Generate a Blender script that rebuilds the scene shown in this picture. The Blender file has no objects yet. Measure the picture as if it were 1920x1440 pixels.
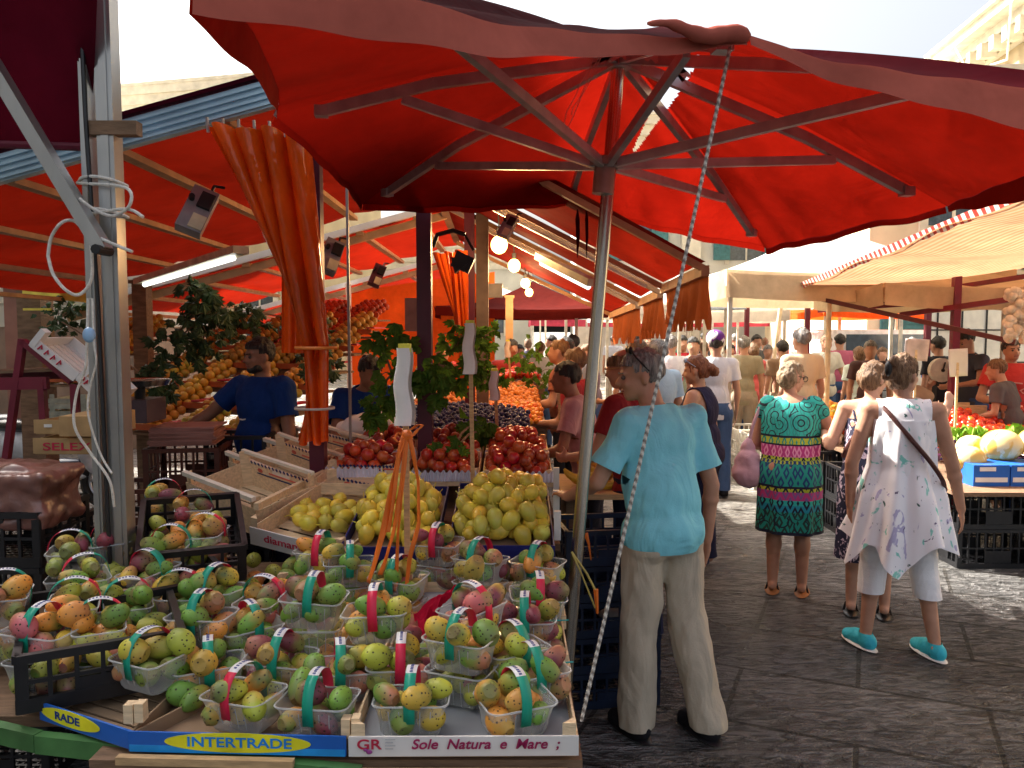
import bpy, bmesh, math, random
import numpy as np
from mathutils import Vector, Matrix, Euler, noise
random.seed(7); RNG = random.Random(11)
SC = bpy.context.scene; COL = SC.collection
R = math.radians; PI = math.pi
# ---------------- camera, world, sun, exposure ----------------
CH = 1.83; PITCH = R(4.0); F = 1500.0
cam = bpy.data.cameras.new("camera"); cam.sensor_width = 36; cam.lens = 36 * F / 1920
cam.clip_start = 0.05; cam.clip_end = 600
camo = bpy.data.objects.new("camera", cam); COL.objects.link(camo)
camo.location = (0, 0, CH); camo.rotation_euler = (R(90) - PITCH, 0, 0); SC.camera = camo
SUN = Vector((-0.93, 0.55, 1.0)).normalized()
W = bpy.data.worlds.new("World"); SC.world = W; W.use_nodes = True
nt = W.node_tree; bg = nt.nodes['Background']
sky = nt.nodes.new('ShaderNodeTexSky'); sky.sky_type = 'NISHITA'; sky.sun_disc = False
sky.sun_elevation = math.asin(SUN.z); sky.sun_rotation = math.atan2(SUN.x, SUN.y)
sky.air_density = 1.0; sky.dust_density = 10; sky.ozone_density = 0.0
hs = nt.nodes.new('ShaderNodeHueSaturation'); hs.inputs['Saturation'].default_value = .45
nt.links.new(sky.outputs[0], hs.inputs['Color']); nt.links.new(hs.outputs[0], bg.inputs[0]); bg.inputs[1].default_value = 0.105
sl = bpy.data.lights.new("sun", 'SUN'); sl.energy = 4.6; sl.angle = R(0.5); sl.color = (1, .94, .84)
so = bpy.data.objects.new("sun", sl); COL.objects.link(so); so.rotation_euler = (-SUN).to_track_quat('-Z', 'Y').to_euler()
SC.view_settings.view_transform = 'Standard'; SC.view_settings.look = 'None'
SC.view_settings.gamma = 1; SC.view_settings.exposure = 1.95
SC.render.engine = 'CYCLES'; SC.cycles.max_bounces = 7; SC.cycles.transparent_max_bounces = 16

def ray(px, py):
    a = (px - 960) / F; b = (720 - py) / F
    return Vector((a, math.cos(PITCH) + b * math.sin(PITCH), -math.sin(PITCH) + b * math.cos(PITCH)))
def P(px, py, Y):
    d = ray(px, py); return Vector((0, 0, CH)) + d * (Y / d.y)
def G(px, py, z=0.0):
    d = ray(px, py); return Vector((0, 0, CH)) + d * ((z - CH) / d.z)
V = Vector
# ---------------- materials ----------------
MC = {}
def NN(nt, t, **k):
    n = nt.nodes.new(t)
    for a, b in k.items(): setattr(n, a, b)
    return n
def newmat(name):
    m = bpy.data.materials.new(name); m.use_nodes = True; nt = m.node_tree
    return m, nt, nt.nodes['Principled BSDF'], nt.links
def M(name, col=None, rough=.6, metal=0., var=.25, scale=9., bump=0., bscale=40., col2=None, stretch=None, objcol=False, spec=.4, emit=0, dirt=0., wr=0.):
    if name in MC: return MC[name]
    m, nt, bs, L = newmat(name); MC[name] = m
    bs.inputs['Roughness'].default_value = rough; bs.inputs['Metallic'].default_value = metal
    bs.inputs['Specular IOR Level'].default_value = spec
    tc = NN(nt, 'ShaderNodeTexCoord'); mp = NN(nt, 'ShaderNodeMapping')
    L.new(tc.outputs['Object'], mp.inputs[0])
    if stretch: mp.inputs['Scale'].default_value = stretch
    no = NN(nt, 'ShaderNodeTexNoise'); no.inputs['Scale'].default_value = scale; no.inputs['Detail'].default_value = 6
    L.new(mp.outputs[0], no.inputs[0])
    rp = NN(nt, 'ShaderNodeMapRange'); rp.inputs[1].default_value = .3; rp.inputs[2].default_value = .7
    L.new(no.outputs[0], rp.inputs[0])
    mx = NN(nt, 'ShaderNodeMix', data_type='RGBA')
    L.new(rp.outputs[0], mx.inputs[0])
    if objcol:
        oi = NN(nt, 'ShaderNodeObjectInfo'); hv = NN(nt, 'ShaderNodeHueSaturation'); hv.inputs['Value'].default_value = 1 - var
        L.new(oi.outputs['Color'], hv.inputs['Color']); L.new(hv.outputs[0], mx.inputs[6]); L.new(oi.outputs['Color'], mx.inputs[7])
    else:
        c2 = col2 or tuple(min(1, c * (1 + var)) for c in col); c1 = col if col2 else tuple(c * (1 - var) for c in col)
        mx.inputs[6].default_value = (*c1, 1); mx.inputs[7].default_value = (*c2, 1)
    out = mx.outputs[2]
    if dirt:
        n2 = NN(nt, 'ShaderNodeTexNoise'); n2.inputs['Scale'].default_value = scale * .4; n2.inputs['Detail'].default_value = 9
        L.new(tc.outputs['Object'], n2.inputs[0])
        r2 = NN(nt, 'ShaderNodeMapRange'); r2.inputs[1].default_value = .5; r2.inputs[2].default_value = .75; r2.inputs[4].default_value = dirt
        L.new(n2.outputs[0], r2.inputs[0]); m2 = NN(nt, 'ShaderNodeMix', data_type='RGBA'); L.new(r2.outputs[0], m2.inputs[0])
        L.new(out, m2.inputs[6]); m2.inputs[7].default_value = (.07, .055, .04, 1); out = m2.outputs[2]
    L.new(out, bs.inputs['Base Color'])
    if emit:
        bs.inputs['Emission Strength'].default_value = emit; bs.inputs['Emission Color'].default_value = (*col, 1)
    if bump:
        nb = NN(nt, 'ShaderNodeTexNoise'); nb.inputs['Scale'].default_value = bscale; nb.inputs['Detail'].default_value = 5
        L.new(mp.outputs[0], nb.inputs[0]); b = NN(nt, 'ShaderNodeBump'); b.inputs['Strength'].default_value = bump
        b.inputs['Distance'].default_value = .01
        hsrc = nb.outputs[0]
        if wr:
            nw = NN(nt, 'ShaderNodeTexNoise'); nw.inputs['Scale'].default_value = wr; nw.inputs['Detail'].default_value = 3; nw.inputs['Distortion'].default_value = 1.5
            mw = NN(nt, 'ShaderNodeMapping'); mw.inputs['Rotation'].default_value = (.3, .5, .2); mw.inputs['Scale'].default_value = (1, 1, .45); L.new(tc.outputs['Object'], mw.inputs[0]); L.new(mw.outputs[0], nw.inputs[0])
            ma = NN(nt, 'ShaderNodeMath', operation='MULTIPLY_ADD'); ma.inputs[1].default_value = .06; L.new(nb.outputs[0], ma.inputs[0]); L.new(nw.outputs[0], ma.inputs[2]); hsrc = ma.outputs[0]; b.inputs['Distance'].default_value = .045; b.inputs['Strength'].default_value = .6
        L.new(hsrc, b.inputs['Height']); L.new(b.outputs[0], bs.inputs['Normal'])
    return m
def FAB(name, col, tcol, tmix=.5, rough=.8, stripes=None, wr=.5):
    if name in MC: return MC[name]
    m, nt, bs, L = newmat(name); MC[name] = m
    bs.inputs['Roughness'].default_value = rough; bs.inputs['Specular IOR Level'].default_value = .5 if rough < .5 else .03
    tc = NN(nt, 'ShaderNodeTexCoord')
    no = NN(nt, 'ShaderNodeTexNoise'); no.inputs['Scale'].default_value = 1.9; no.inputs['Detail'].default_value = 12; no.inputs['Roughness'].default_value = .65; L.new(tc.outputs['Object'], no.inputs[0])
    rr = NN(nt, 'ShaderNodeMapRange'); rr.inputs[1].default_value = .3; rr.inputs[2].default_value = .7; rr.inputs[3].default_value = .62; rr.inputs[4].default_value = 1.15
    L.new(no.outputs[0], rr.inputs[0])
    def tint(c, src=None):
        x = NN(nt, 'ShaderNodeVectorMath', operation='SCALE'); x.inputs[0].default_value = c
        if src: L.new(src, x.inputs[0])
        L.new(rr.outputs[0], x.inputs['Scale']); return x.outputs[0]
    s1 = s2 = None
    if stripes:
        wv = NN(nt, 'ShaderNodeTexWave'); wv.bands_direction = stripes[0]; wv.inputs['Scale'].default_value = stripes[1]
        L.new(tc.outputs['Object'], wv.inputs[0]); cr = NN(nt, 'ShaderNodeMix', data_type='RGBA'); L.new(wv.outputs['Fac'], cr.inputs[0])
        cr.inputs[6].default_value = (*tcol, 1); cr.inputs[7].default_value = (*stripes[2], 1); s1 = s2 = cr.outputs[2]
    L.new(tint(col, s1), bs.inputs['Base Color'])
    tr = NN(nt, 'ShaderNodeBsdfTranslucent'); L.new(tint(tcol, s2), tr.inputs[0])
    nb = NN(nt, 'ShaderNodeTexNoise'); nb.inputs['Scale'].default_value = 3.5; nb.inputs['Detail'].default_value = 3; nb.inputs['Distortion'].default_value = .8
    L.new(tc.outputs['Object'], nb.inputs[0]); b = NN(nt, 'ShaderNodeBump'); b.inputs['Strength'].default_value = wr; b.inputs['Distance'].default_value = .03
    L.new(nb.outputs[0], b.inputs['Height']); L.new(b.outputs[0], bs.inputs['Normal']); L.new(b.outputs[0], tr.inputs['Normal'])
    ms = NN(nt, 'ShaderNodeMixShader'); ms.inputs[0].default_value = tmix
    L.new(bs.outputs[0], ms.inputs[1]); L.new(tr.outputs[0], ms.inputs[2]); L.new(ms.outputs[0], nt.nodes['Material Output'].inputs[0])
    return m
def CLEAR(name, tint=(.93, .95, .95), amt=.16):
    if name in MC: return MC[name]
    m, nt, bs, L = newmat(name); MC[name] = m
    bs.inputs['Base Color'].default_value = (.75, .77, .78, 1); bs.inputs['Roughness'].default_value = .12; bs.inputs['Specular IOR Level'].default_value = .8
    t = NN(nt, 'ShaderNodeBsdfTransparent'); t.inputs[0].default_value = (*tint, 1)
    lw = NN(nt, 'ShaderNodeLayerWeight'); lw.inputs[0].default_value = .35
    mr = NN(nt, 'ShaderNodeMapRange'); mr.inputs[3].default_value = amt; mr.inputs[4].default_value = .75; L.new(lw.outputs['Facing'], mr.inputs[0])
    ms = NN(nt, 'ShaderNodeMixShader'); L.new(mr.outputs[0], ms.inputs[0]); L.new(t.outputs[0], ms.inputs[1]); L.new(bs.outputs[0], ms.inputs[2])
    L.new(ms.outputs[0], nt.nodes['Material Output'].inputs[0]); return m
# ---------------- mesh builder ----------------
def frame(d):
    d = V(d).normalized(); u = d.cross(V((0, 0, 1)))
    if u.length < 1e-3: u = V((1, 0, 0))
    u.normalize(); return u, d.cross(u).normalized()
class MB:
    def __init__(s): s.v = []; s.f = []; s.mi = []; s.cur = 0
    def add(s, vs, fs):
        o = len(s.v); s.v += [tuple(v) for v in vs]
        for f in fs: s.f.append(tuple(o + i for i in f)); s.mi.append(s.cur)
        return s
    def mat(s, i): s.cur = i; return s
    def box(s, c, sz, rot=None):
        c = V(c); h = [x / 2 for x in sz]; vs = []
        for x in (-1, 1):
            for y in (-1, 1):
                for z in (-1, 1):
                    p = V((x * h[0], y * h[1], z * h[2]))
                    if rot is not None: p = rot @ p
                    vs.append(c + p)
        return s.add(vs, [(0, 1, 3, 2), (4, 6, 7, 5), (0, 4, 5, 1), (2, 3, 7, 6), (0, 2, 6, 4), (1, 5, 7, 3)])
    def beam(s, a, b, w, h=None, up=None):
        h = h or w; a = V(a); b = V(b); d = (b - a).normalized()
        if up is None: u, n = frame(d)
        else: u = d.cross(V(up)).normalized(); n = u.cross(d).normalized()
        vs = []
        for p in (a, b):
            for i, j in ((-1, -1), (1, -1), (1, 1), (-1, 1)): vs.append(p + u * (i * w / 2) + n * (j * h / 2))
        return s.add(vs, [(3, 2, 1, 0), (4, 5, 6, 7), (0, 1, 5, 4), (1, 2, 6, 5), (2, 3, 7, 6), (3, 0, 4, 7)])
    def tube(s, pts, r, n=8, cap=True):
        pts = [V(p) for p in pts]; rs = r if isinstance(r, (list, tuple)) else [r] * len(pts); vs = []; u = None
        for i, p in enumerate(pts):
            d = (pts[min(i + 1, len(pts) - 1)] - pts[max(i - 1, 0)]).normalized()
            if u is None: u, w = frame(d)
            else:
                u = (u - d * u.dot(d)); u.normalize()
            w = d.cross(u)
            for k in range(n):
                a = 2 * PI * k / n; vs.append(p + (u * math.cos(a) + w * math.sin(a)) * rs[i])
        fs = [(i * n + k, i * n + (k + 1) % n, (i + 1) * n + (k + 1) % n, (i + 1) * n + k) for i in range(len(pts) - 1) for k in range(n)]
        if cap: fs += [tuple(range(n))[::-1], tuple((len(pts) - 1) * n + k for k in range(n))]
        return s.add(vs, fs)
    def cap(s, a, b, ra, rb, n=12, sx=1.):   # tapered capsule
        a = V(a); b = V(b); d = b - a; L = d.length or 1e-4; d = d / L; u, w = frame(d); rings = []
        for k in range(1, 5): t = -PI / 2 + k * PI / 10 * 1.0; rings.append((a + d * ra * math.sin(t), ra * math.cos(t)))
        rings.append((a, ra)); rings.append((b, rb))
        for k in range(1, 5): t = k * PI / 10; rings.append((b + d * rb * math.sin(t), rb * math.cos(t)))
        vs = []
        for c, r in rings:
            for k in range(n): q = 2 * PI * k / n; vs.append(c + (u * math.cos(q) + w * math.sin(q)) * r)
        m = len(rings)
        fs = [(i * n + k, i * n + (k + 1) % n, (i + 1) * n + (k + 1) % n, (i + 1) * n + k) for i in range(m - 1) for k in range(n)]
        fs += [tuple(range(n))[::-1], tuple((m - 1) * n + k for k in range(n))]
        return s.add(vs, fs)
    def ell(s, c, r, rot=None, nu=16, nv=10, fn=None):
        c = V(c); vs = []
        if not isinstance(r, (tuple, list)): r = (r, r, r)
        for j in range(1, nv):
            t = PI * j / nv
            for i in range(nu):
                q = 2 * PI * i / nu; d = V((math.sin(t) * math.cos(q), math.sin(t) * math.sin(q), math.cos(t)))
                k = fn(d) if fn else 1
                p = V((d.x * r[0], d.y * r[1], d.z * r[2])) * k
                vs.append(c + (rot @ p if rot is not None else p))
        for z in (1, -1):
            p = V((0, 0, z * r[2])) * (fn(V((0, 0, z))) if fn else 1); vs.append(c + (rot @ p if rot is not None else p))
        a = (nv - 1) * nu; fs = []
        for j in range(nv - 2):
            for i in range(nu): fs.append((j * nu + i, (j + 1) * nu + i, (j + 1) * nu + (i + 1) % nu, j * nu + (i + 1) % nu))
        for i in range(nu): fs.append((a, i, (i + 1) % nu)); fs.append((a + 1, (nv - 2) * nu + (i + 1) % nu, (nv - 2) * nu + i))
        return s.add(vs, fs)
    def grid(s, fn, nu, nv, skip=None):
        vs = [fn(i / nu, j / nv) for j in range(nv + 1) for i in range(nu + 1)]; fs = []
        for j in range(nv):
            for i in range(nu):
                if skip and skip(i / nu, j / nv): continue
                fs.append((j * (nu + 1) + i, j * (nu + 1) + i + 1, (j + 1) * (nu + 1) + i + 1, (j + 1) * (nu + 1) + i))
        return s.add(vs, fs)
    def lathe(s, c, prof, n=20, sx=1, sy=1, capb=True):
        c = V(c); vs = [c + V((r * math.cos(2 * PI * k / n) * sx, r * math.sin(2 * PI * k / n) * sy, z)) for r, z in prof for k in range(n)]
        m = len(prof); fs = [(i * n + k, i * n + (k + 1) % n, (i + 1) * n + (k + 1) % n, (i + 1) * n + k) for i in range(m - 1) for k in range(n)]
        if capb: fs += [tuple(range(n))[::-1], tuple((m - 1) * n + k for k in range(n))]
        return s.add(vs, fs)
    def prism(s, pts, ext):
        pts = [V(p) for p in pts]; e = V(ext); n = len(pts)
        return s.add(pts + [p + e for p in pts], [tuple(range(n))[::-1], tuple(range(n, 2 * n))] + [(i, (i + 1) % n, n + (i + 1) % n, n + i) for i in range(n)])
    def text(s, body, mtx, size=.05, ext=.0008, shear=0, width=1., bold=0):
        cu = bpy.data.curves.new('t', 'FONT'); cu.body = body; cu.size = size; cu.extrude = ext; cu.shear = shear
        cu.align_x = 'CENTER'; cu.align_y = 'CENTER'; cu.offset = bold
        o = bpy.data.objects.new('t', cu); COL.objects.link(o); dg = bpy.context.evaluated_depsgraph_get(); dg.update()
        me = bpy.data.meshes.new_from_object(o.evaluated_get(dg)); bpy.data.objects.remove(o); bpy.data.curves.remove(cu)
        xs = [v.co.x for v in me.vertices]; w = max(xs) - min(xs); k = width / w if width else 1
        s.add([mtx @ V((v.co.x * k, v.co.y, v.co.z)) for v in me.vertices], [tuple(p.vertices) for p in me.polygons])
        bpy.data.meshes.remove(me); return s
    def xf(s, m): s.v = [tuple(m @ V(v)) for v in s.v]; return s
    def mesh(s, name, mats, smooth=True, off=V((0, 0, 0))):
        me = bpy.data.meshes.new(name); me.from_pydata([tuple(V(v) - off) for v in s.v], [], s.f)
        for m in (mats if isinstance(mats, (list, tuple)) else [mats]): me.materials.append(m)
        if any(s.mi): me.polygons.foreach_set('material_index', s.mi)
        me.validate(); me.update()
        if smooth: shade(me)
        return me
def shade(me, ang=38):
    me.polygons.foreach_set('use_smooth', [True] * len(me.polygons))
    try: me.set_sharp_from_angle(angle=R(ang))
    except Exception: pass
def wloc(o):
    l = V((0, 0, 0))
    while o: l = l + V(o.location); o = o.parent
    return l
def thing(name, label, cat, loc=(0, 0, 0), group=None, rz=0):
    o = bpy.data.objects.new(name, None); o.empty_display_size = .1; COL.objects.link(o); o.location = loc; o.rotation_euler = (0, 0, rz)
    o['label'] = label; o['category'] = cat
    if group: o['group'] = group
    return o
def part(name, mb, mats, parent=None, smooth=True, label=None, local=False, stuff=False):
    off = V((0, 0, 0)) if (local or not parent) else wloc(parent)
    me = mb if isinstance(mb, bpy.types.Mesh) else mb.mesh(name, mats, smooth, off)
    if isinstance(mb, bpy.types.Mesh) and not local and parent and off.length: me.transform(Matrix.Translation(-off))
    o = bpy.data.objects.new(name, me); COL.objects.link(o); o.parent = parent
    if label: o['label'] = label
    if stuff: o['kind'] = 'stuff'
    return o
def one(name, mb, mats, label, cat, group=None, smooth=True, kind=None, base=None):
    """a thing that is a single mesh, its origin at its base"""
    if not isinstance(mb, bpy.types.Mesh):
        a = np.array(mb.v); off = V(base) if base else V((float(a[:, 0].mean()), float(a[:, 1].mean()), float(a[:, 2].min())))
        me = mb.mesh(name, mats, smooth, off)
    else: me = mb; off = V(base or (0, 0, 0))
    o = bpy.data.objects.new(name, me); COL.objects.link(o); o.location = off
    o['label'] = label; o['category'] = cat
    if group: o['group'] = group
    if kind: o['kind'] = kind
    return o
def struct(name, mb, mats, smooth=False):
    o = bpy.data.objects.new(name, mb.mesh(name, mats, smooth)); COL.objects.link(o); o['kind'] = 'structure'; return o
def dup(o, loc=None, rot=None, label=None, group=None, parent=None, scale=None):
    c = o.copy(); COL.objects.link(c); c.parent = parent
    if loc is not None: c.location = loc
    if rot is not None: c.rotation_euler = rot
    if scale is not None: c.scale = scale
    if label: c['label'] = label
    if group: c['group'] = group
    for ch in o.children: dup(ch, parent=c)
    return c
def fromobj(mesh, mods):
    o = bpy.data.objects.new('t', mesh); COL.objects.link(o)
    for t, kw in mods:
        m = o.modifiers.new('m', t)
        for a, b in kw.items(): setattr(m, a, b)
    dg = bpy.context.evaluated_depsgraph_get(); dg.update(); me = bpy.data.meshes.new_from_object(o.evaluated_get(dg))
    bpy.data.objects.remove(o); return me
def remesh(mb, vox, it=4, fac=.5):
    me = mb.mesh('t', [], False)
    return fromobj(me, [('REMESH', dict(mode='VOXEL', voxel_size=vox)), ('SMOOTH', dict(factor=fac, iterations=it))])
def vnoise(me, amp, sc, seed=0, mask=None):
    s = V((seed * 3.1, seed * 7.7, seed * 1.3)); ns = [v.normal.copy() for v in me.vertices]
    for v, n in zip(me.vertices, ns):
        k = mask(v.co) if mask else 1
        if k: v.co += n * (amp * k * noise.noise(V((v.co.x * sc[0], v.co.y * sc[1], v.co.z * sc[2])) + s))
    me.update()
def settle(n, r, hx, hy, seed=0, it=160, taper=0., mound=True, h0=0.):
    """drop n balls in a tray of half sizes hx, hy; walls up to the rim only"""
    g = np.random.default_rng(seed); p = np.c_[g.uniform(-hx * .7, hx * .7, n), g.uniform(-hy * .7, hy * .7, n), np.linspace(r, r * 2 + n * r * r * r * 8 / (4 * hx * hy) * 2, n)]
    for k in range(it):
        p[:, 2] -= r * .06; p[:, :2] *= (1 - .004)
        for _ in range(2):
            d = p[:, None] - p[None]; q = np.sqrt((d ** 2).sum(-1)) + np.eye(n) * 9 + 1e-6; ov = np.clip(2 * r - q, 0, None) * .5
            p += (d / q[..., None] * ov[..., None]).sum(1) * .7
        ex = taper * np.clip(p[:, 2] / .1, 0, 1)
        p[:, 0] = np.clip(p[:, 0], -hx - ex + r, hx + ex - r); p[:, 1] = np.clip(p[:, 1], -hy - ex + r, hy + ex - r); p[:, 2] = np.maximum(p[:, 2], r)
    return p
def mtx(loc, yaw=0, tilt=0): return Matrix.Translation(loc) @ Matrix.Rotation(yaw, 4, 'Z') @ Matrix.Rotation(tilt, 4, 'X')
# ---------------- ground ----------------
def ground_mat():
    m, nt, bs, L = newmat('lava_stone'); tc = NN(nt, 'ShaderNodeTexCoord'); mp = NN(nt, 'ShaderNodeMapping'); mp.inputs['Rotation'].default_value = (0, 0, R(24))
    L.new(tc.outputs['Object'], mp.inputs[0])
    br = NN(nt, 'ShaderNodeTexBrick'); br.inputs['Scale'].default_value = 1; br.inputs['Brick Width'].default_value = 1.15; br.inputs['Row Height'].default_value = .62
    br.inputs['Mortar Size'].default_value = .012; br.inputs['Color1'].default_value = (.062, .064, .067, 1); br.inputs['Color2'].default_value = (.098, .097, .096, 1); br.inputs['Mortar'].default_value = (.015, .014, .013, 1)
    L.new(mp.outputs[0], br.inputs[0])
    n1 = NN(nt, 'ShaderNodeTexNoise'); n1.inputs['Scale'].default_value = .8; n1.inputs['Detail'].default_value = 8; L.new(tc.outputs['Object'], n1.inputs[0])
    mx = NN(nt, 'ShaderNodeMix', data_type='RGBA', blend_type='MULTIPLY'); mx.inputs[0].default_value = 1; L.new(br.outputs[0], mx.inputs[6])
    cr = NN(nt, 'ShaderNodeValToRGB'); cr.color_ramp.elements[0].position = .36; cr.color_ramp.elements[0].color = (.62, .55, .52, 1); cr.color_ramp.elements[1].position = .62; cr.color_ramp.elements[1].color = (1.25, 1.25, 1.25, 1)
    L.new(n1.outputs[0], cr.inputs[0]); L.new(cr.outputs[0], mx.inputs[7])
    # colour grows paler farther up the street
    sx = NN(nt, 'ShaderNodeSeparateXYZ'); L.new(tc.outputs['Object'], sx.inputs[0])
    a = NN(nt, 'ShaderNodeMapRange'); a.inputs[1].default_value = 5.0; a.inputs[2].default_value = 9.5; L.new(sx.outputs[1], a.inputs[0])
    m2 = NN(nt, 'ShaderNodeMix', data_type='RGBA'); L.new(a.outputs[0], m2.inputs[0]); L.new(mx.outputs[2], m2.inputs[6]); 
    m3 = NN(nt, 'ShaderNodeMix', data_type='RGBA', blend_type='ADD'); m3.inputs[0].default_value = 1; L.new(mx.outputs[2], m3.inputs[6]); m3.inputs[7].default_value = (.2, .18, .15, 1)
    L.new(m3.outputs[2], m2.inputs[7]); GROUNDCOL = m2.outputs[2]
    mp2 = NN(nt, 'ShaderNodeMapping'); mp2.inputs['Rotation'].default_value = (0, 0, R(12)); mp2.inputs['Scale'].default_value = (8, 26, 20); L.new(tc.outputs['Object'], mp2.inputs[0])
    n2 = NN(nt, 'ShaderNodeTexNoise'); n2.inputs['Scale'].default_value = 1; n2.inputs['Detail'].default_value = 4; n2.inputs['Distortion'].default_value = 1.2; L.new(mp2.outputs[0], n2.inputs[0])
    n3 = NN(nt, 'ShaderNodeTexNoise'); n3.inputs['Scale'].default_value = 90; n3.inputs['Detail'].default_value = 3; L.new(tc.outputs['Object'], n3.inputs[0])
    cw = NN(nt, 'ShaderNodeMapRange'); cw.inputs[1].default_value = .38; cw.inputs[2].default_value = .62; cw.inputs[3].default_value = .4; cw.inputs[4].default_value = 1.9; L.new(n2.outputs[0], cw.inputs[0])  # hollows darkened by the bump noise, shade put into colour; ridges paler from polish
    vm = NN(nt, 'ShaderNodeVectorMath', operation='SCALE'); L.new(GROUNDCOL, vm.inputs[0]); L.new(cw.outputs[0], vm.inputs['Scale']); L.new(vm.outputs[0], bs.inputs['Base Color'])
    ad = NN(nt, 'ShaderNodeMath', operation='MULTIPLY_ADD'); ad.inputs[1].default_value = .22; L.new(n3.outputs[0], ad.inputs[0]); L.new(n2.outputs[0], ad.inputs[2])
    sb = NN(nt, 'ShaderNodeMath', operation='SUBTRACT'); L.new(ad.outputs[0], sb.inputs[0])
    fm = NN(nt, 'ShaderNodeMath', operation='MULTIPLY'); fm.inputs[1].default_value = .8; L.new(br.outputs['Fac'], fm.inputs[0]); L.new(fm.outputs[0], sb.inputs[1])
    b = NN(nt, 'ShaderNodeBump'); b.inputs['Strength'].default_value = 1; b.inputs['Distance'].default_value = .09; L.new(sb.outputs[0], b.inputs['Height']); L.new(b.outputs[0], bs.inputs['Normal'])
    rr = NN(nt, 'ShaderNodeMapRange'); rr.inputs[1].default_value = .35; rr.inputs[2].default_value = .65; rr.inputs[3].default_value = .16; rr.inputs[4].default_value = .42
    L.new(n1.outputs[0], rr.inputs[0]); L.new(rr.outputs[0], bs.inputs['Roughness']); return m
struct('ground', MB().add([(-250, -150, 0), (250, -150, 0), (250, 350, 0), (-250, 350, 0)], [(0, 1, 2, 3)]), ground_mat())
# ---------------- shared materials ----------------
wall_cream = M('plaster_cream', (.62, .52, .36), .9, var=.14, scale=1.2, bump=.3, bscale=25, dirt=.35)
wall_grey = M('plaster_grey', (.5, .48, .42), .9, var=.18, scale=.9, bump=.3, bscale=20, dirt=.4)
trim = M('stone_trim', (.6, .55, .44), .8, var=.15, scale=3)
glassm = M('window_glass', (.05, .07, .09), .12, var=.3, spec=.7)
shut_green = M('green_shutter', (.03, .12, .07), .6)
shut_teal = M('teal_shutter', (.05, .16, .17), .6)
iron = M('dark_iron', (.03, .03, .032), .5, .5)
alu = M('aluminium', (.42, .42, .41), .38, .85, var=.2, scale=6, stretch=(1, 1, .15), bump=.1, dirt=.25)
steel = M('pole_steel', (.5, .47, .42), .25, 1., var=.2, scale=20, stretch=(1, 1, .1))
galv = M('rib_metal', (.40, .36, .36), .42, .5, var=.25, scale=10)
redpaint = M('dark_red_paint', (.16, .012, .03), .45, var=.3, scale=6, dirt=.3)
purp = M('wine_post_paint', (.09, .012, .03), .4, var=.3, scale=5, dirt=.2)
wood = M('crate_wood', (.52, .34, .17), .75, var=.22, scale=14, stretch=(1, 6, 6), bump=.3, bscale=60)
woodl = M('pale_wood', (.74, .56, .35), .75, var=.18, scale=14, stretch=(1, 6, 6), bump=.3, bscale=60)
woodd = M('old_wood', (.2, .12, .07), .8, var=.3, scale=10, stretch=(1, 5, 5), bump=.4)
batten = M('batten_wood', (.42, .26, .14), .7, var=.2, scale=9)
blackp = M('black_plastic', (.012, .012, .014), .38, var=.3, scale=12, spec=.5)
bluep = M('navy_plastic', (.01, .02, .05), .4, var=.3)
white = M('white_paint', (.75, .74, .7), .5, var=.06)
paper = M('paper', (.78, .76, .74), .8, var=.05, bump=.2)
redfab = FAB('red_canvas', (.040, .0008, .004), (.19, .0048, .0018), .5)
redfab2 = FAB('roof_canvas', (.085, .004, .005), (.23, .009, .0025), .45)
faded = FAB('faded_canvas', (.5, .13, .095), (.16, .014, .008), .15)
wine = FAB('wine_canvas', (.07, .004, .014), (.05, .002, .006), .25)
tanfab = FAB('tan_striped_canvas', (.62, .40, .24), (.56, .34, .20), .42, stripes=('X', 5.5, (.5, .22, .10)))
whitefab = FAB('white_canvas', (.85, .83, .78), (.85, .75, .6), .4)
tanv = FAB('tan_canvas', (.62, .50, .34), (.7, .50, .30), .35)
orvinyl = FAB('orange_vinyl', (.78, .12, .012), (.95, .14, .012), .42, rough=.10, wr=1.0)
valfab = FAB('brown_orange_canvas', (.36, .10, .035), (.4, .09, .02), .4)
skyblue = M('blue_white_metal', (.4, .6, .72), .35, .2, var=.2, scale=3, dirt=.15)
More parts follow.
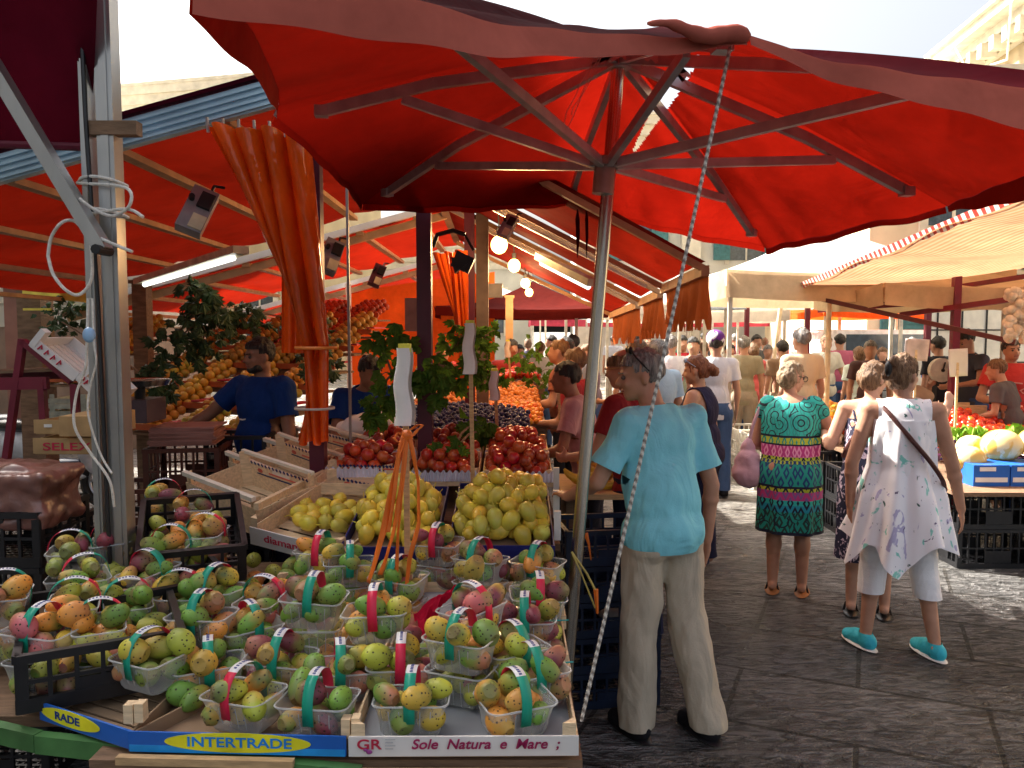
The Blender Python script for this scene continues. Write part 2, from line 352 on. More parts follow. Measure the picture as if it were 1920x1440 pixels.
# ---------------- buildings ----------------
def bframe(origin, ang):
    c, s = math.cos(ang), math.sin(ang); o = V(origin)
    return lambda x, y, z: o + V((c * x - s * y, s * x + c * y, z))
def wallbox(f, x0, x1, y0, y1, z0, z1, mb=None):
    mb = mb or MB(); vs = [f(x, y, z) for x in (x0, x1) for y in (y0, y1) for z in (z0, z1)]
    return mb.add(vs, [(0, 1, 3, 2), (4, 6, 7, 5), (0, 4, 5, 1), (2, 3, 7, 6), (0, 2, 6, 4), (1, 5, 7, 3)])
def window(b, f, x, z, w, h, shm=None, balc=False, sill=True):
    p = part('window', wallbox(f, x - w / 2, x + w / 2, -.03, .06, z, z + h), glassm, b)
    fr = MB(); t = .16
    wallbox(f, x - w / 2 - t, x - w / 2, -.09, .05, z - t, z + h, fr); wallbox(f, x + w / 2, x + w / 2 + t, -.09, .05, z - t, z + h, fr)
    wallbox(f, x - w / 2 - t - .05, x + w / 2 + t + .05, -.16, .05, z + h, z + h + .22, fr); wallbox(f, x - .03, x + .03, -.06, -.031, z, z + h, fr)
    part('frame', fr, trim, p, False)
    if shm:
        for q in (-1, 1):
            sh = MB(); wallbox(f, x + q * w * .72 - w * .24, x + q * w * .72 + w * .24, -.15, -.10, z, z + h, sh)
            for k in range(int(h / .14)): wallbox(f, x + q * w * .72 - w * .2, x + q * w * .72 + w * .2, -.175, -.151, z + .05 + k * .14, z + .13 + k * .14, sh)
            part('shutter', sh, shm, p, False)
    if balc:
        bb = MB(); wallbox(f, x - w * 1.3, x + w * 1.3, -.9, 0, z - .32, z - .17, bb); bk = part('balcony', bb, trim, b, False)
        ra = MB(); n = int(w * 2.6 / .11)
        for i in range(n + 1): wallbox(f, x - w * 1.3 + .02 + i * .11 - .012, x - w * 1.3 + .02 + i * .11 + .012, -.9, -.875, z - .17, z + .8, ra)
        wallbox(f, x - w * 1.3, x + w * 1.3, -.92, -.855, z + .8, z + .84, ra); part('railing', ra, iron, bk, False)
def building(label, origin, ang, w, d, h, wall, wins, corn=.5, kind='building', extra=None):
    f = bframe(origin, ang); b = thing('building', label, kind, origin)
    part('wall', wallbox(f, 0, w, 0, d, 0, h), wall, b, False)
    c = MB(); wallbox(f, -corn, w + corn, -corn, d + corn, h, h + .3, c); wallbox(f, -corn * .6, w + corn * .6, -corn * .6, d + corn * .6, h - .35, h - .002, c)
    wallbox(f, -corn * .25, w + corn * .25, -corn * .25, d + corn * .25, h - .7, h - .352, c); wallbox(f, -corn * 1.15, w + corn * 1.15, -corn * 1.15, d + corn * 1.15, h + .302, h + .42, c)
    part('cornice', c, trim, b, False)
    if wins: wins(b, f)
    if extra: extra(b, f)
    return b
def w_left(b, f):
    for x in (2.5, 6, 9.5): window(b, f, x, 5.5, 1.1, 1.9, shut_green); window(b, f, x, 1.5, 1.1, 2)
building('plain cream apartment block with flat parapet seen over the left awning', (-18.2, 31, 0), R(-14), 10.3, 9, 10.3, M('plaster_ochre', (.42, .33, .2), .9, var=.12, scale=1, bump=.3), w_left, .12)
building('small yellowish building with shuttered window at the far left edge', (-22, 21, 0), R(4), 8.6, 8, 7.7, wall_cream,
         lambda b, f: [window(b, f, x, z, 1, 1.5, shut_teal) for x in (3, 6.9) for z in (2, 5.1)], .2)
def w_far(b, f):
    for x in (2.2, 6.4, 10.6, 14.8):
        window(b, f, x, 4.4, 1.3, 2.9, shut_teal); window(b, f, x, 7.9, 1.3, .6)
    c = MB()
    for x in (.3, 4.3, 8.5, 12.7, 16.6): wallbox(f, x - .35, x + .35, -.28, 0, 0, 8.6, c)
    part('pilaster', c, trim, b, False)
building('grey stone palazzo with tall windows closing the street behind the market', (2.5, 31, 0), R(-3), 17, 12, 9.4, wall_grey, w_far, .6)
building('long pale building low behind the left market stalls', (-16, 39, 0), R(2), 17, 10, 5.4, wall_grey, lambda b, f: [window(b, f, x, 1.6, 1.2, 2, None) for x in (3, 7, 11, 15)], .3)
def w_mid(b, f):
    for x in (1.6, 4.6, 7.6): window(b, f, x, 4.35 if x != 1.6 else 3.9, 1.0, 1.9 if x != 1.6 else 1.2, shut_teal if x != 1.6 else None, balc=(x != 1.6))
    for i, x in enumerate((1.2, 3.6, 6.0)):
        sh = MB(); wallbox(f, x - .95, x + .95, -.05, .04, 0, 2.9, sh)
        for k in range(26): wallbox(f, x - .9, x + .9, -.075, -.051, .1 + k * .107, .17 + k * .107, sh)
        part('roller_shutter', sh, shut_green if i else shut_teal, b, False)
    dp = MB(); wallbox(f, 2.95, 3.05, -.14, -.001, 3.0, 6.1, dp); part('drainpipe', dp, iron, b, False)
building('cream palazzo with iron balconies and green roller shutters behind the right stalls', (7.3, 16.5, 0), R(-6), 12, 10, 6.5, wall_cream, w_mid, .35)
def w_right(b, f):
    for k in range(30): part('bracket', wallbox(f, .3 + k * .85, .6 + k * .85, -.9, -.37, 11.15, 11.62), trim, b, False)
    c = MB()
    c.tube([f(1.0, -1.2, 11.9), f(1.4, -.9, 10.9), f(3.4, -.55, 10.7), f(5, -1.25, 11.95)], .035, 6); part('cable', c, white, b)
    for x in (3, 7, 11, 15, 19): window(b, f, x, 6.2, 1.2, 2.4, shut_teal)
building('tall cream building with deep bracketed cornice at the upper right corner', (17.3, 30.5, 0), R(-96), 26, 10, 12.0, MC['plaster_ochre'], w_right, 1.2)
a = MB(); a.tube([(17.6, 29.2, 12.4), (17.6, 29.2, 13.9)], .03, 6)
for k in range(4): a.tube([(17.1 + .05 * k, 29.2, 13.2 + k * .2), (18.1 - .05 * k, 29.2, 13.2 + k * .2)], .02, 5)
one('antenna', a, iron, 'small roof antenna on the cornice at the upper right', 'antenna')
building('tall apartment house added outside the picture at left to shade the stalls', (-12.3, -14, 0), R(90), 28.2, 9, 15.5, wall_cream, lambda b, f: [window(b, f, x, z, 1.1, 1.9, shut_teal) for x in (4, 9, 14, 19, 24) for z in (4, 8, 12)], .3)  # unseen building, placed and sized so its shadow covers the left stalls
# brown pilaster wall at far left behind scooter
ws = MB(); 
building('old brown stone shopfront wall behind the parked scooter', (-12, 12.4, 0), R(-3), 6.6, 2, 2.55, M('brown_stone', (.3, .2, .14), .9, var=.3, scale=2, bump=.5, dirt=.5), None, .1)
# ---------------- posts and roofs ----------------
lp = thing('stall_post', 'tall grey aluminium double post of the stall at left foreground', 'post', (-1.52, 3.02, 0))
m = MB()
for x, w in ((-.045, .032), (.03, .062)):
    m.box((-1.52 + x, 3.02, 1.75), (w, .07, 3.5))
    m.box((-1.52 + x, 2.982, 1.75), (w * .45, .006, 3.5))
part('upright', m, alu, lp, False)
m = MB().tube([(-1.56, 2.97, 3.5), (-1.55, 2.968, 2.6), (-1.53, 2.97, 1.9), (-1.515, 2.968, .6)], .008, 6); part('cable', m, blackp, lp)
part('bracket', MB().box((-1.46, 3.0, 2.56), (.18, .05, .05)).box((-1.56, 3.02, .02), (.22, .2, .04)), woodd, lp, False)
m = MB(); a0 = P(-20, 110, 2.9); a1 = P(195, 470, 2.9)
m.beam(a0, a1, .062, .045); arm = thing('brace_pole', 'square metal brace arm running diagonally to the left post', 'awning arm', tuple(a1)); part('bar', m, alu, arm, False)
part('bolt', MB().tube([a1 + V((-.0, -.06, 0)), a1 + V((0, .04, 0))], .018, 8), iron, arm)
def rope(name, pts, r, mt, label, cat='rope', sub=6):
    # smooth catmull through points
    pts = [V(p) for p in pts]; o = []
    for i in range(len(pts) - 1):
        a = pts[max(i - 1, 0)]; b = pts[i]; c = pts[i + 1]; d = pts[min(i + 2, len(pts) - 1)]
        for k in range(sub):
            t = k / sub; o.append(.5 * ((2 * b) + (c - a) * t + (2 * a - 5 * b + 4 * c - d) * t * t + (3 * b - a - 3 * c + d) * t ** 3))
    o.append(pts[-1])
    return one(name, MB().tube(o, r, 7), mt, label, cat)
ropem = M('white_cord', (.72, .7, .64), .8, var=.15, scale=60, bump=.6, bscale=200)
def wrap(y0, r=.085, turns=1.15, tail=()):
    pts = []
    for k in range(int(14 * turns)):
        q = 2 * PI * k / 14 - PI * .9; z = P(200, y0, 2.98).z + .012 * math.sin(k * .7)
        pts.append((-1.52 + .085 * math.cos(q), 3.02 + .055 * math.sin(q), z))
    return pts + list(tail)
rope('rope', wrap(338, tail=[P(236, 352, 2.9), P(243, 385, 2.88), P(212, 405, 2.92), P(176, 392, 2.9), P(148, 372, 2.88)]), .006, ropem, 'white rope tied round the left post, upper loop', 'rope')
rope('rope', wrap(398, tail=[P(235, 392, 2.9), P(268, 407, 2.86)]), .006, ropem, 'white rope knotted round the left post just under the upper loop', 'rope')
rope('rope', [P(90, 480, 2.9), P(96, 445, 2.9), P(115, 418, 2.88), P(138, 414, 2.9), P(160, 432, 2.9), P(200, 452, 2.88), P(248, 472, 2.86)], .006, ropem, 'loose white rope drooping from the diagonal arm', 'rope')
rope('rope', [P(90, 480, 2.9), P(100, 515, 2.88), P(125, 545, 2.87), P(150, 552, 2.9), P(172, 520, 2.9), P(170, 450, 2.92)], .006, ropem, 'white cord hanging in a loop left of the post', 'rope')
rope('rope', [P(165, 560, 2.9), P(163, 640, 2.88), P(160, 690, 2.88), P(143, 740, 2.9), P(140, 800, 2.88), P(170, 850, 2.9), P(205, 900, 2.88), P(214, 950, 2.9)], .005, ropem, 'thin string hanging down beside the left post to the crates', 'string')
rope('rope', [P(173, 560, 2.9), P(176, 640, 2.86), P(180, 680, 2.86), P(168, 730, 2.88), P(166, 780, 2.88), P(188, 850, 2.88), P(210, 888, 2.86)], .004, ropem, 'second thin string bowing out beside the left post', 'string')
m = MB().ell(P(167, 628, 2.86), (.022, .02, .028)); one('clip', m, M('pale_blue_plastic', (.3, .5, .75), .3), 'pale blue plastic clip on the strings by the left post', 'clip')
# upper-left wine awning
a0 = P(-260, 262, 3.25); b0 = P(171, 276, 3.12); 
def fn(u, v):
    p = a0.lerp(b0, u); q = p + V((.22 + .12 * u, -.5, .95)) * v; return q + V((0, 0, .012 * math.sin(u * 9 + v * 3)))
aw = thing('awning', 'dark wine red awning flap hanging at the upper left corner', 'awning', tuple(a0)); part('canvas', MB().grid(fn, 20, 10), wine, aw)
part('hem_bar', MB().tube([a0, b0], .016, 8), M('wine_bar', (.12, .01, .03), .5), aw)
# left roof (slopes down to the left), built as three bays
def ridge(Y): return 3.16 - .012 * (Y - 4)
def leftz(x, Y, d=0): return ridge(Y) - .04 - d + .27 * (x + .62)
LB = [(4.02, 7.3, 0, 'nearest'), (7.55, 10.4, .1, 'middle'), (10.75, 16, .2, 'farthest')]
for (y0, y1, d, wd) in LB:
    xe = -4.1; t = thing('stall_awning', f'{wd} red canvas roof bay of the left stalls, sloping down to the left', 'awning', (xe, y0, 2.0), 'red roof bays over the stalls')
    def fn(u, v, y0=y0, y1=y1, d=d):
        x = xe + (-.62 - xe) * u; y = y0 + (y1 - y0) * v; nb = max(2, round((y1 - y0) / .55))
        return V((x, y, leftz(x, y, d) - .035 * abs(math.sin(PI * u * 6.5)) + .02 * noise.noise(V((x * 1.5, y * 1.5, d)))))
    part('canvas', MB().grid(fn, 52, 24), redfab2, t)
    m = MB()
    for k in range(8):
        x = xe + (-.62 - xe) * k / 6.5
        if x > -.6: break
        m.beam((x, y0, leftz(x, y0, d) - .05), (x, y1, leftz(x, y1, d) - .05), .07, .035)
    part('batten', m, batten, t, False)
    m = MB(); a = V((xe - .1, y0, leftz(xe - .1, y0, d))); b = V((-.62, y0, leftz(-.62, y0, d)))
    if d == 0:
        a.y -= .02; b.y -= .02; m.beam(a, b, .05, .13); n = 0
        for q in (-.05, -.02, .012, .045): m.beam(a + V((0, -.03, q)), b + V((0, -.03, q)), .02, .012)
        part('front_rail', m, skyblue, t, False); m = MB().beam(a + V((0, -.02, .088)), b + V((0, -.02, .088)), .05, .02); part('red_edge', m, wine, t, False)
    else:
        m.beam(a, b, .05, .06); part('front_rail', m, white, t, False); part('rail', MB().beam(a + V((0, .05, -.09)), b + V((0, .05, -.09)), .05, .07), batten, t, False)
# right roof slope
RB = [(4.5, 5.75, 2.2), (5.85, 6.75, 2.13), (6.9, 8.8, 2.08)]
for i, (y0, y1, ze) in enumerate(RB):
    wd = ('nearest', 'middle', 'farthest')[i]
    t = thing('stall_awning', f'{wd} orange lit canvas roof bay over the fruit stall, sloping down to the right', 'awning', (1.08, y0, ze), 'red roof bays over the stalls')
    def fn(u, v, y0=y0, y1=y1, ze=ze):
        y = y0 + (y1 - y0) * v; zt = ridge(y) - .05 - .06 * (y - 4.5); z = zt + (ze - .035 * (y - y0) - zt) * u
        return V((-.6 + 1.68 * u, y, z - .05 * math.sin(PI * v) * math.sin(PI * u) + .012 * noise.noise(V((u * 5, y * 2, 1)))))
    part('canvas', MB().grid(fn, 30, 16), redfab2, t)
    m = MB(); 
    for v in (.02, .98): part('rafter', MB().beam(fn(0, v) + V((0, 0, -.05)), fn(1, v) + V((0, 0, -.04)), .05, .035), batten, t, False)
    part('eave_beam', MB().beam(fn(1, 0) + V((0, 0, -.05)), fn(1, 1) + V((0, 0, -.05)), .045, .06), batten, t, False)
    def vf(u, v, fn=fn):
        p = fn(1, u); h = .26 - .02 * u; tooth = .06 * (1 if (u * (12 + 4 * (y1 - y0))) % 1 < .5 else 0)
        return p + V((.035 * math.sin(u * 34) * v + .02, 0, -.06 - (h + tooth) * v))
    part('valance', MB().grid(vf, 90, 6), valfab, t)
    lt = MB().beam(fn(.2, .985) + V((0, .04, -.1)), fn(.93, .985) + V((0, .04, -.09)), .05, .02)
    if i < 2: part('pale_strip', lt, M('pale_strip', (.85, .84, .78), .5), t, False)
# posts of the stall
for px, Y, w, zt, lab in ((594, 4.3, .08, 3.0, 'wine red square post behind the tied orange curtain'), (797, 4.75, .085, 2.95, 'wine red square post in the middle of the fruit stall'),
                     (881, 6.5, .08, 2.95, 'wine red post beside the second orange curtain')):
    x = (px - 960) / 1500 * Y; m = MB().box((x, Y, zt / 2), (w, w, zt)); t = thing('stall_post', lab, 'post', (x, Y, 0)); part('upright', m, purp, t, False); part('foot_plate', MB().box((x, Y, .012), (w * 2, w * 2, .024)), purp, t, False)
for px, Y, w, zt, lab, mt in ((905, 6.7, .1, 2.8, 'grey brown square post under the hanging bulbs', M('grey_brown_post', (.16, .11, .09), .6, var=.3, dirt=.2)), (655, 10.6, .06, 2.4, 'thin pale post at the front of the inner stall', white), (655, 4.6, .014, 2.7, 'thin grey rod hanging beside the orange curtain', alu),
                         (270, 7.4, .13, 2.25, 'brown wooden post in the left stall', woodd), (955, 9.5, .09, 2.2, 'light brown post farther up the fruit stall', batten)):
    x = (px - 960) / 1500 * Y; one('stall_post', MB().box((x, Y, zt / 2), (w, w, zt)).box((x, Y, zt), (w * 1.3, w * 1.3, .03)), mt, lab, 'post', smooth=False)
one('ridge_beam', MB().beam((-.61, 3.95, 3.12), (-.61, 9, 2.82), .07, .09), M('dark_beam', (.16, .09, .06), .6), 'dark ridge beam along the top of the stall roof', 'beam', smooth=False)
# orange backdrop sheets
def sheet(label, x0, x1, Y, z0, z1, mt, amp=.03, fr=11, tilt=0, name='curtain', dx=0):
    def fn(u, v): x = x0 + (x1 - x0) * u; return V((x + dx * v, Y + amp * math.sin(u * fr) * (1 - .4 * v) + tilt * v, z0 + (z1 - z0) * v))
    return one(name, MB().grid(fn, 50, 12), mt, label, 'curtain')
o1 = P(660, 700, 11.6); o2 = P(790, 520, 11.6)
def shf(u, v):
    z = 1.0 + (1.36 + .28 * u) * v; return V((-2.35 + 2.1 * u, 11.6 + .05 * math.sin(u * 9), z))
one('curtain', MB().grid(shf, 40, 8), FAB('bright_orange_sheet', (.85, .12, .02), (1, .16, .02), .5), 'bright orange sheet hung across the back of the fruit stall', 'curtain')
# tied orange vinyl curtain
def curtain(label, top_a, top_b, tie, bot, Y, n=90, tie2=None, wtie=.055, wbot=.085, folds=4.5, seed=1, thick=.5, tags=True):
    """gathered curtain: wide along a rail at the top, cinched at the tie and hanging straight below"""
    def fn(u, v):
        k = v; q = V(top_a).lerp(V(top_b), u)
        if v < .62:
            s = v / .62; s2 = s ** .8; c = V(tie) + V((wtie * math.cos(u * 2 * PI * 1.0), 0, 0)) * 1.0 + V((wtie * (2 * u - 1) * .3, 0, 0))
            p = q.lerp(c, s2); f = .075 * (1 - s * .5) + .006
        else:
            s = (v - .62) / .38; c = V(tie) + V((wtie * math.cos(u * 2 * PI) + wtie * .3 * (2 * u - 1), 0, 0)); e = V(bot) + V((wbot * (2 * u - 1), 0, 0))
            p = c.lerp(e, s); f = .03
        ph = u * 2 * PI * folds
        ph += 1.6 * noise.noise(V((u * 3.1, v * .8, seed))) ; f *= .75 + .6 * noise.noise(V((u * 5, v * 1.2, seed + 4)))
        return p + V((.35 * f * math.cos(ph), f * math.sin(ph) - .02, .012 * math.sin(ph * .5 + v * 8)))
    t = thing('curtain', label, 'curtain', tuple(bot)); part('vinyl', MB().grid(fn, n * 2, 44), orvinyl, t)
    tp = MB(); tt = V(tie)
    pts = [tt + V(((wtie * 1.9) * math.cos(2 * PI * k / 16), .075 * math.sin(2 * PI * k / 16), 0)) for k in range(17)]; tp.tube(pts, .009, 6)
    part('tie', tp, M('orange_tape', (.8, .25, .05), .4), t)
    if tie2:
        c = V(tie2); part('tie', MB().tube([c + V((.1 * math.cos(2 * PI * k / 16), .085 * math.sin(2 * PI * k / 16), 0)) for k in range(17)], .007, 6), M('grey_cord', (.5, .45, .4), .7), t)
    if tags:
        for k in range(7): q = V(top_a).lerp(V(top_b), (k + .3) / 7); part('hook', MB().tube([q + V((0, -.02, -.03)), q + V((0, -.03, .04))], .008, 6), M('curtain_hook', (.45, .42, .4), .4, .5), t)
    return t
curtain('orange vinyl curtain hung from the blue rail and tied tight round the post', P(384, 238, 3.95), P(585, 250, 4.05), P(592, 652, 4.16), P(588, 830, 4.14), 4.1, tie2=P(590, 765, 4.16))
# straight hanging vinyl strip left of post
curtain('second orange curtain gathered to the far wine red post', P(812, 478, 6.3), P(872, 470, 6.3), P(868, 640, 6.35), P(866, 730, 6.35), 6.3, n=40, wtie=.03, wbot=.05, folds=6, tags=False)
def strip(u, v):
    return P(528 + 54 * u, 262 + 400 * v, 4.22 + .015 * math.sin(u * 16))
one('curtain', MB().grid(strip, 24, 20), orvinyl, 'flat orange vinyl strip hanging against the front post', 'curtain')
# lamps --------------------------------------------------------
def flood(px, py, Y, s, rz, label, mt=None):
    p = P(px, py, Y); t = thing('floodlight', label, 'floodlight', tuple(p), 'grey floodlights under the stall roof')
    rot = Euler((R(-25), R(22), rz)).to_matrix(); mt = mt or M('lamp_grey', (.3, .3, .32), .4, .3)
    b = MB().box(p, (.17 * s, .09 * s, .34 * s), rot); part('housing', b, mt, t, False)
    part('lens', MB().box(p + rot @ V((.035 * s, -.05 * s, -.1 * s)), (.09 * s, .012 * s, .11 * s), rot), M('lamp_lens', (.7, .65, .45), .2), t, False)
    part('ballast', MB().box(p + rot @ V((.03 * s, -.055 * s, .07 * s)), (.09 * s, .03 * s, .12 * s), rot), iron, t, False)
    part('clamp', MB().tube([p + rot @ V((.02, 0, .15 * s)), p + rot @ V((.02, 0, .24 * s)), p + rot @ V((.09 * s, 0, .26 * s))], .012 * s, 6).tube([p + rot @ V((-.06 * s, -.05 * s, .05 * s)), p + rot @ V((-.06 * s, -.09 * s, .05 * s))], .02 * s, 8), iron, t)
flood(370, 397, 4.4, .8, R(15), 'large grey floodlight clamped under the left awning near the orange curtain')
flood(620, 482, 5.6, .75, R(20), 'grey floodlight half hidden behind the front wine red post')
flood(707, 517, 7.2, .62, R(10), 'small floodlight hanging between the two wine red posts', M('lamp_maroon', (.12, .04, .06), .4))
flood(952, 425, 5.6, .5, R(-20), 'small pale floodlight high under the orange roof')
def tube_light(a, b, label, w=.11):
    a = V(a); b = V(b); t = thing('strip_light', label, 'strip light', tuple(a)); part('housing', MB().beam(a, b, w, .05), M('lamp_cream', (.62, .58, .42), .4), t, False)
    d = (b - a) * .06; part('tube', MB().tube([a + d + V((0, 0, -.04)), b - d + V((0, 0, -.04))], .02, 8), M('tube_glass', (.85, .88, .8), .2, emit=.9), t)
tube_light(P(262, 528, 7.0), P(452, 468, 5.4), 'long cream strip light under the left awning')
tube_light(P(1010, 480, 5.85), P(1110, 530, 5.3), 'short white strip light under the right roof slope', .07)
bulbm = M('lit_bulb', (1, .50, .13), .3, emit=4.5)
for i, (px, py, Y, r) in enumerate(((936, 459, 6.0, .062), (964, 498, 7.2, .055), (985, 531, 8.2, .048), (992, 548, 9.2, .045))):
    p = P(px, py, Y); t = thing('bulb', f"glowing bare bulb under the stall roof, {('nearest and largest', 'second', 'third', 'smallest and farthest')[i]} of the row", 'bulb', tuple(p), 'glowing bulbs in a row')
    part('glass', MB().ell(p, (r, r, r * 1.1)), bulbm, t); part('socket', MB().tube([p + V((0, 0, r * .9)), p + V((0, 0, r * 2))], .02, 8), iron, t); part('cable', MB().tube([p + V((0, 0, r * 2)), p + V((-.02, 0, r * 2 + .35))], .006, 5), iron, t)
    l = bpy.data.lights.new('bulb_light', 'POINT'); l.energy = 9; l.color = (1, .62, .28); l.shadow_soft_size = .06; lo = bpy.data.objects.new('bulb_light', l); COL.objects.link(lo); lo.parent = t; lo.location = (0, -.09, -.02)
# black brackets / speaker arms
p = P(838, 440, 5.6); t = thing('spotlight', 'black spotlight on a curved bracket fixed to the middle post', 'spotlight', tuple(p))
part('bracket', MB().tube([P(812, 462, 5.6), P(820, 440, 5.55), P(850, 432, 5.5), P(872, 440, 5.5)], .016, 7).tube([P(872, 440, 5.5), P(888, 470, 5.5)], .01, 6), iron, t)
part('housing', MB().box(P(868, 492, 5.5), (.13, .09, .11), Euler((0, R(25), 0)).to_matrix()), iron, t, False)
part('hood', MB().prism([P(845, 482, 5.45), P(852, 512, 5.45), P(888, 486, 5.45)], (0, .1, 0)), iron, t, False)
# ---------------- big umbrella ----------------
def umbrella():
    O = V((.44, 3.36, 2.98)); B = V((.21, 3.34, 0))
    t = thing('market_umbrella', 'large square red market umbrella with patched canopy on a leaning steel pole', 'umbrella', tuple(B))
    E = [V(p) for p in ((-.62, 1.6, 2.56), (-.93, 3.2, 2.66), (-.85, 4.6, 2.53), (.33, 4.82, 2.57), (1.52, 4.85, 2.31), (1.93, 3.6, 2.37), (1.76, 1.95, 2.37), (.60, 2.1, 2.575))]
    Hv = [.125, .03, .04, .02, .04, .03, .15, .03]   # valance height at each rib end
    def pan(i, u, v):
        a, b = E[i], E[(i + 1) % 8]; e = a.lerp(b, u); s = 4 * u * (1 - u); e = e + (O - e) * (.05 * s) + V((0, 0, -.045 * s))
        p = O.lerp(e, v); wr = noise.noise(V((u * 5 + i * 3, v * 2.2, i))) * .022 * v + .003 * math.sin(u * 30 + i) * v * v
        return p + V((0, 0, -.05 * s * v * (1 - v) * 2 + .045 * math.sin(PI * v) - .0 + wr * (1 if 0 < u < 1 else 0)))
    def px(p):
        q = p - V((0, 0, CH)); c, s = math.cos(PITCH), math.sin(PITCH); d = q.y * c - q.z * s; h = q.y * s + q.z * c
        return 960 + q.x / d * F, 720 - h / d * F
    m = MB()
    for i in range(8):
        # a torn seam lets the sky through near the hub
        def skip(u, v, i=i):
            if i not in (3, 4, 5): return False
            x, y = px(pan(i, u, v)); 
            if not 104 < y < 284: return False
            k = (284 - y) / 180; xc = 1186 + 108 * k; return abs(x - xc) < 3 + 15 * min(1, k * 1.7)
        n = 64 if i in (3, 4, 5) else 28
        m.grid(lambda u, v, i=i: pan(i, u, v), n, n * 2 if n == 64 else 28, skip)
    part('canopy', m, redfab, t)
    for i in range(8):
        def vf(u, v, i=i):
            uu = .004 + .992 * u; p = pan(i, uu, 1); h = Hv[i] + (Hv[(i + 1) % 8] - Hv[i]) * u
            out = (p - O); out.z = 0; out.normalize(); h *= 1 + .02 * math.sin(u * 9 + i)
            return p + out * (.012 * v + .004 * math.sin(u * 15 + i * 2) * v) + V((0, 0, .004 - h * v))
        part('valance', MB().grid(vf, 60, 6), faded if i in (6, 7) else redfab, t)
    # rolled-up hem on the near edge
    m = MB(); pts = []; rs = []
    for k in range(25):
        u = .52 + .48 * k / 24; p = pan(7 - 1 + 1, 1 - u, 1) if False else pan(7, 1 - u, 1)
        pts.append(p)
    a = E[0].lerp(E[7], .78); b = E[7]; pts = []; rs = []
    for k in range(22):
        s = k / 21; pts.append(a.lerp(b, s) + V((0, -.01, -.012 + .008 * math.sin(s * 9)))); rs.append(.005 + .017 * math.sin(min(1, s * 1.1) * PI * .55) + .0015 * math.sin(s * 31))
    rs[-1] = .012; m.tube(pts, rs, 12); m.tube([p + V((0, .03, .012)) for p in pts], [r * .8 for r in rs], 10); part('rolled_hem', m, faded, t)
    Rn = V((.385, 3.34, 2.50))
    for i in range(8):
        e = E[i]; tip = O.lerp(e, .87) + V((0, 0, -.02)); m = MB(); mid = O.lerp(e, .55) + V((0, 0, .0))
        m.beam(O + V((0, 0, -.05)), mid, .028, .042); m.beam(mid, tip, .028, .042); m.box(tip, (.05, .05, .04), Matrix.Rotation(math.atan2((e - O).y, (e - O).x), 3, 'Z'))
        part('rib', m, galv, t, False)
        d = (mid - Rn).normalized(); st = MB().beam(Rn + V((d.x, d.y, 0)) * .05, O.lerp(e, .64) + V((0, 0, -.035)), .026, .036); part('strut', st, galv, t, False)
    part('pole', MB().tube([B, B.lerp(O, .5), O + V((0, 0, -.02))], .0275, 16), steel, t)
    part('runner', MB().tube([Rn + V((-.012, 0, -.12)), Rn + V((0, 0, .03))], .044, 14).tube([Rn + V((0, 0, -.01)), Rn + V((.001, 0, .02))], .07, 14), M('runner_metal', (.3, .25, .22), .4, .7), t)
    part('top_hub', MB().tube([O + V((0, 0, -.09)), O + V((0, 0, .02))], .05, 12), galv, t)
    # torn pale cap and threads
    def cf(u, v):
        q = PI * (.95 - 1.05 * u); w = .17 + .02 * math.sin(u * 33); return O + V((.06 + w * math.cos(q) * (.6 + .5 * v), -.16, -.10 + .06 * math.sin(q) - .085 * v * (.5 + .6 * u) + .008 * math.sin(u * 90) * v))
    part('torn_lining', MB().grid(cf, 50, 5), FAB('pale_lining', (.5, .3, .28), (.5, .3, .25), .2), t)
    m = MB(); r = RNG
    for x, y, L in ((1112, 110, 150), (1128, 105, 170), (1120, 108, 120), (1205, 120, 35), (1243, 130, 70)):
        p = P(x, y, 3.15); q = P(x - L * .42 if x < 1190 else x - 5, y + L * .9, 3.15); pts = [p.lerp(q, k / 8) + V((r.uniform(-.006, .006), 0, r.uniform(-.006, .006))) for k in range(9)]; m.tube(pts, .0016, 4)
    part('thread', m, M('frayed_thread', (.5, .3, .25), .9), t)
    for x, w in ((1083, .008), (1100, .006)):
        a = P(x, 392, 4.7); one('strap', MB().tube([a, a + V((0, 0, -.06)), a + V((.003, 0, -.16)), a + V((0, 0, -.28))], [.002, w * 1.6, w * 1.4, .002], 6), wine, f"narrow dark strap dangling from the far edge of the umbrella, {'left' if x < 1090 else 'right'} one", 'strap')
    return t
umbrella()
def ropetex():
    m, nt, bs, L = newmat('twisted_rope'); tc = NN(nt, 'ShaderNodeTexCoord'); w = NN(nt, 'ShaderNodeTexWave'); w.bands_direction = 'DIAGONAL'; w.inputs['Scale'].default_value = 24; w.inputs['Distortion'].default_value = .6
    L.new(tc.outputs['Object'], w.inputs[0]); c = NN(nt, 'ShaderNodeMix', data_type='RGBA'); L.new(w.outputs['Fac'], c.inputs[0]); c.inputs[6].default_value = (.2, .17, .15, 1); c.inputs[7].default_value = (.66, .62, .56, 1)
    L.new(c.outputs[2], bs.inputs['Base Color']); bs.inputs['Roughness'].default_value = .9; return m
a = P(1370, 84, 2.16); b = P(1090, 1352, 2.06); m = MB(); d = b - a; u_, w_ = frame(d)
for s in range(3):
    pts = []
    for k in range(260):
        t = k / 259; q = 2 * PI * (t * 62 + s / 3); sag = -.02 * math.sin(PI * t); pts.append(a + d * t + (u_ * math.cos(q) + w_ * math.sin(q)) * .0028 + V((0, 0, sag)))
    m.tube(pts, .0031, 6)
one('guy_rope', m, ropetex(), 'twisted black and white guy rope from the umbrella edge down to the stall corner', 'rope')
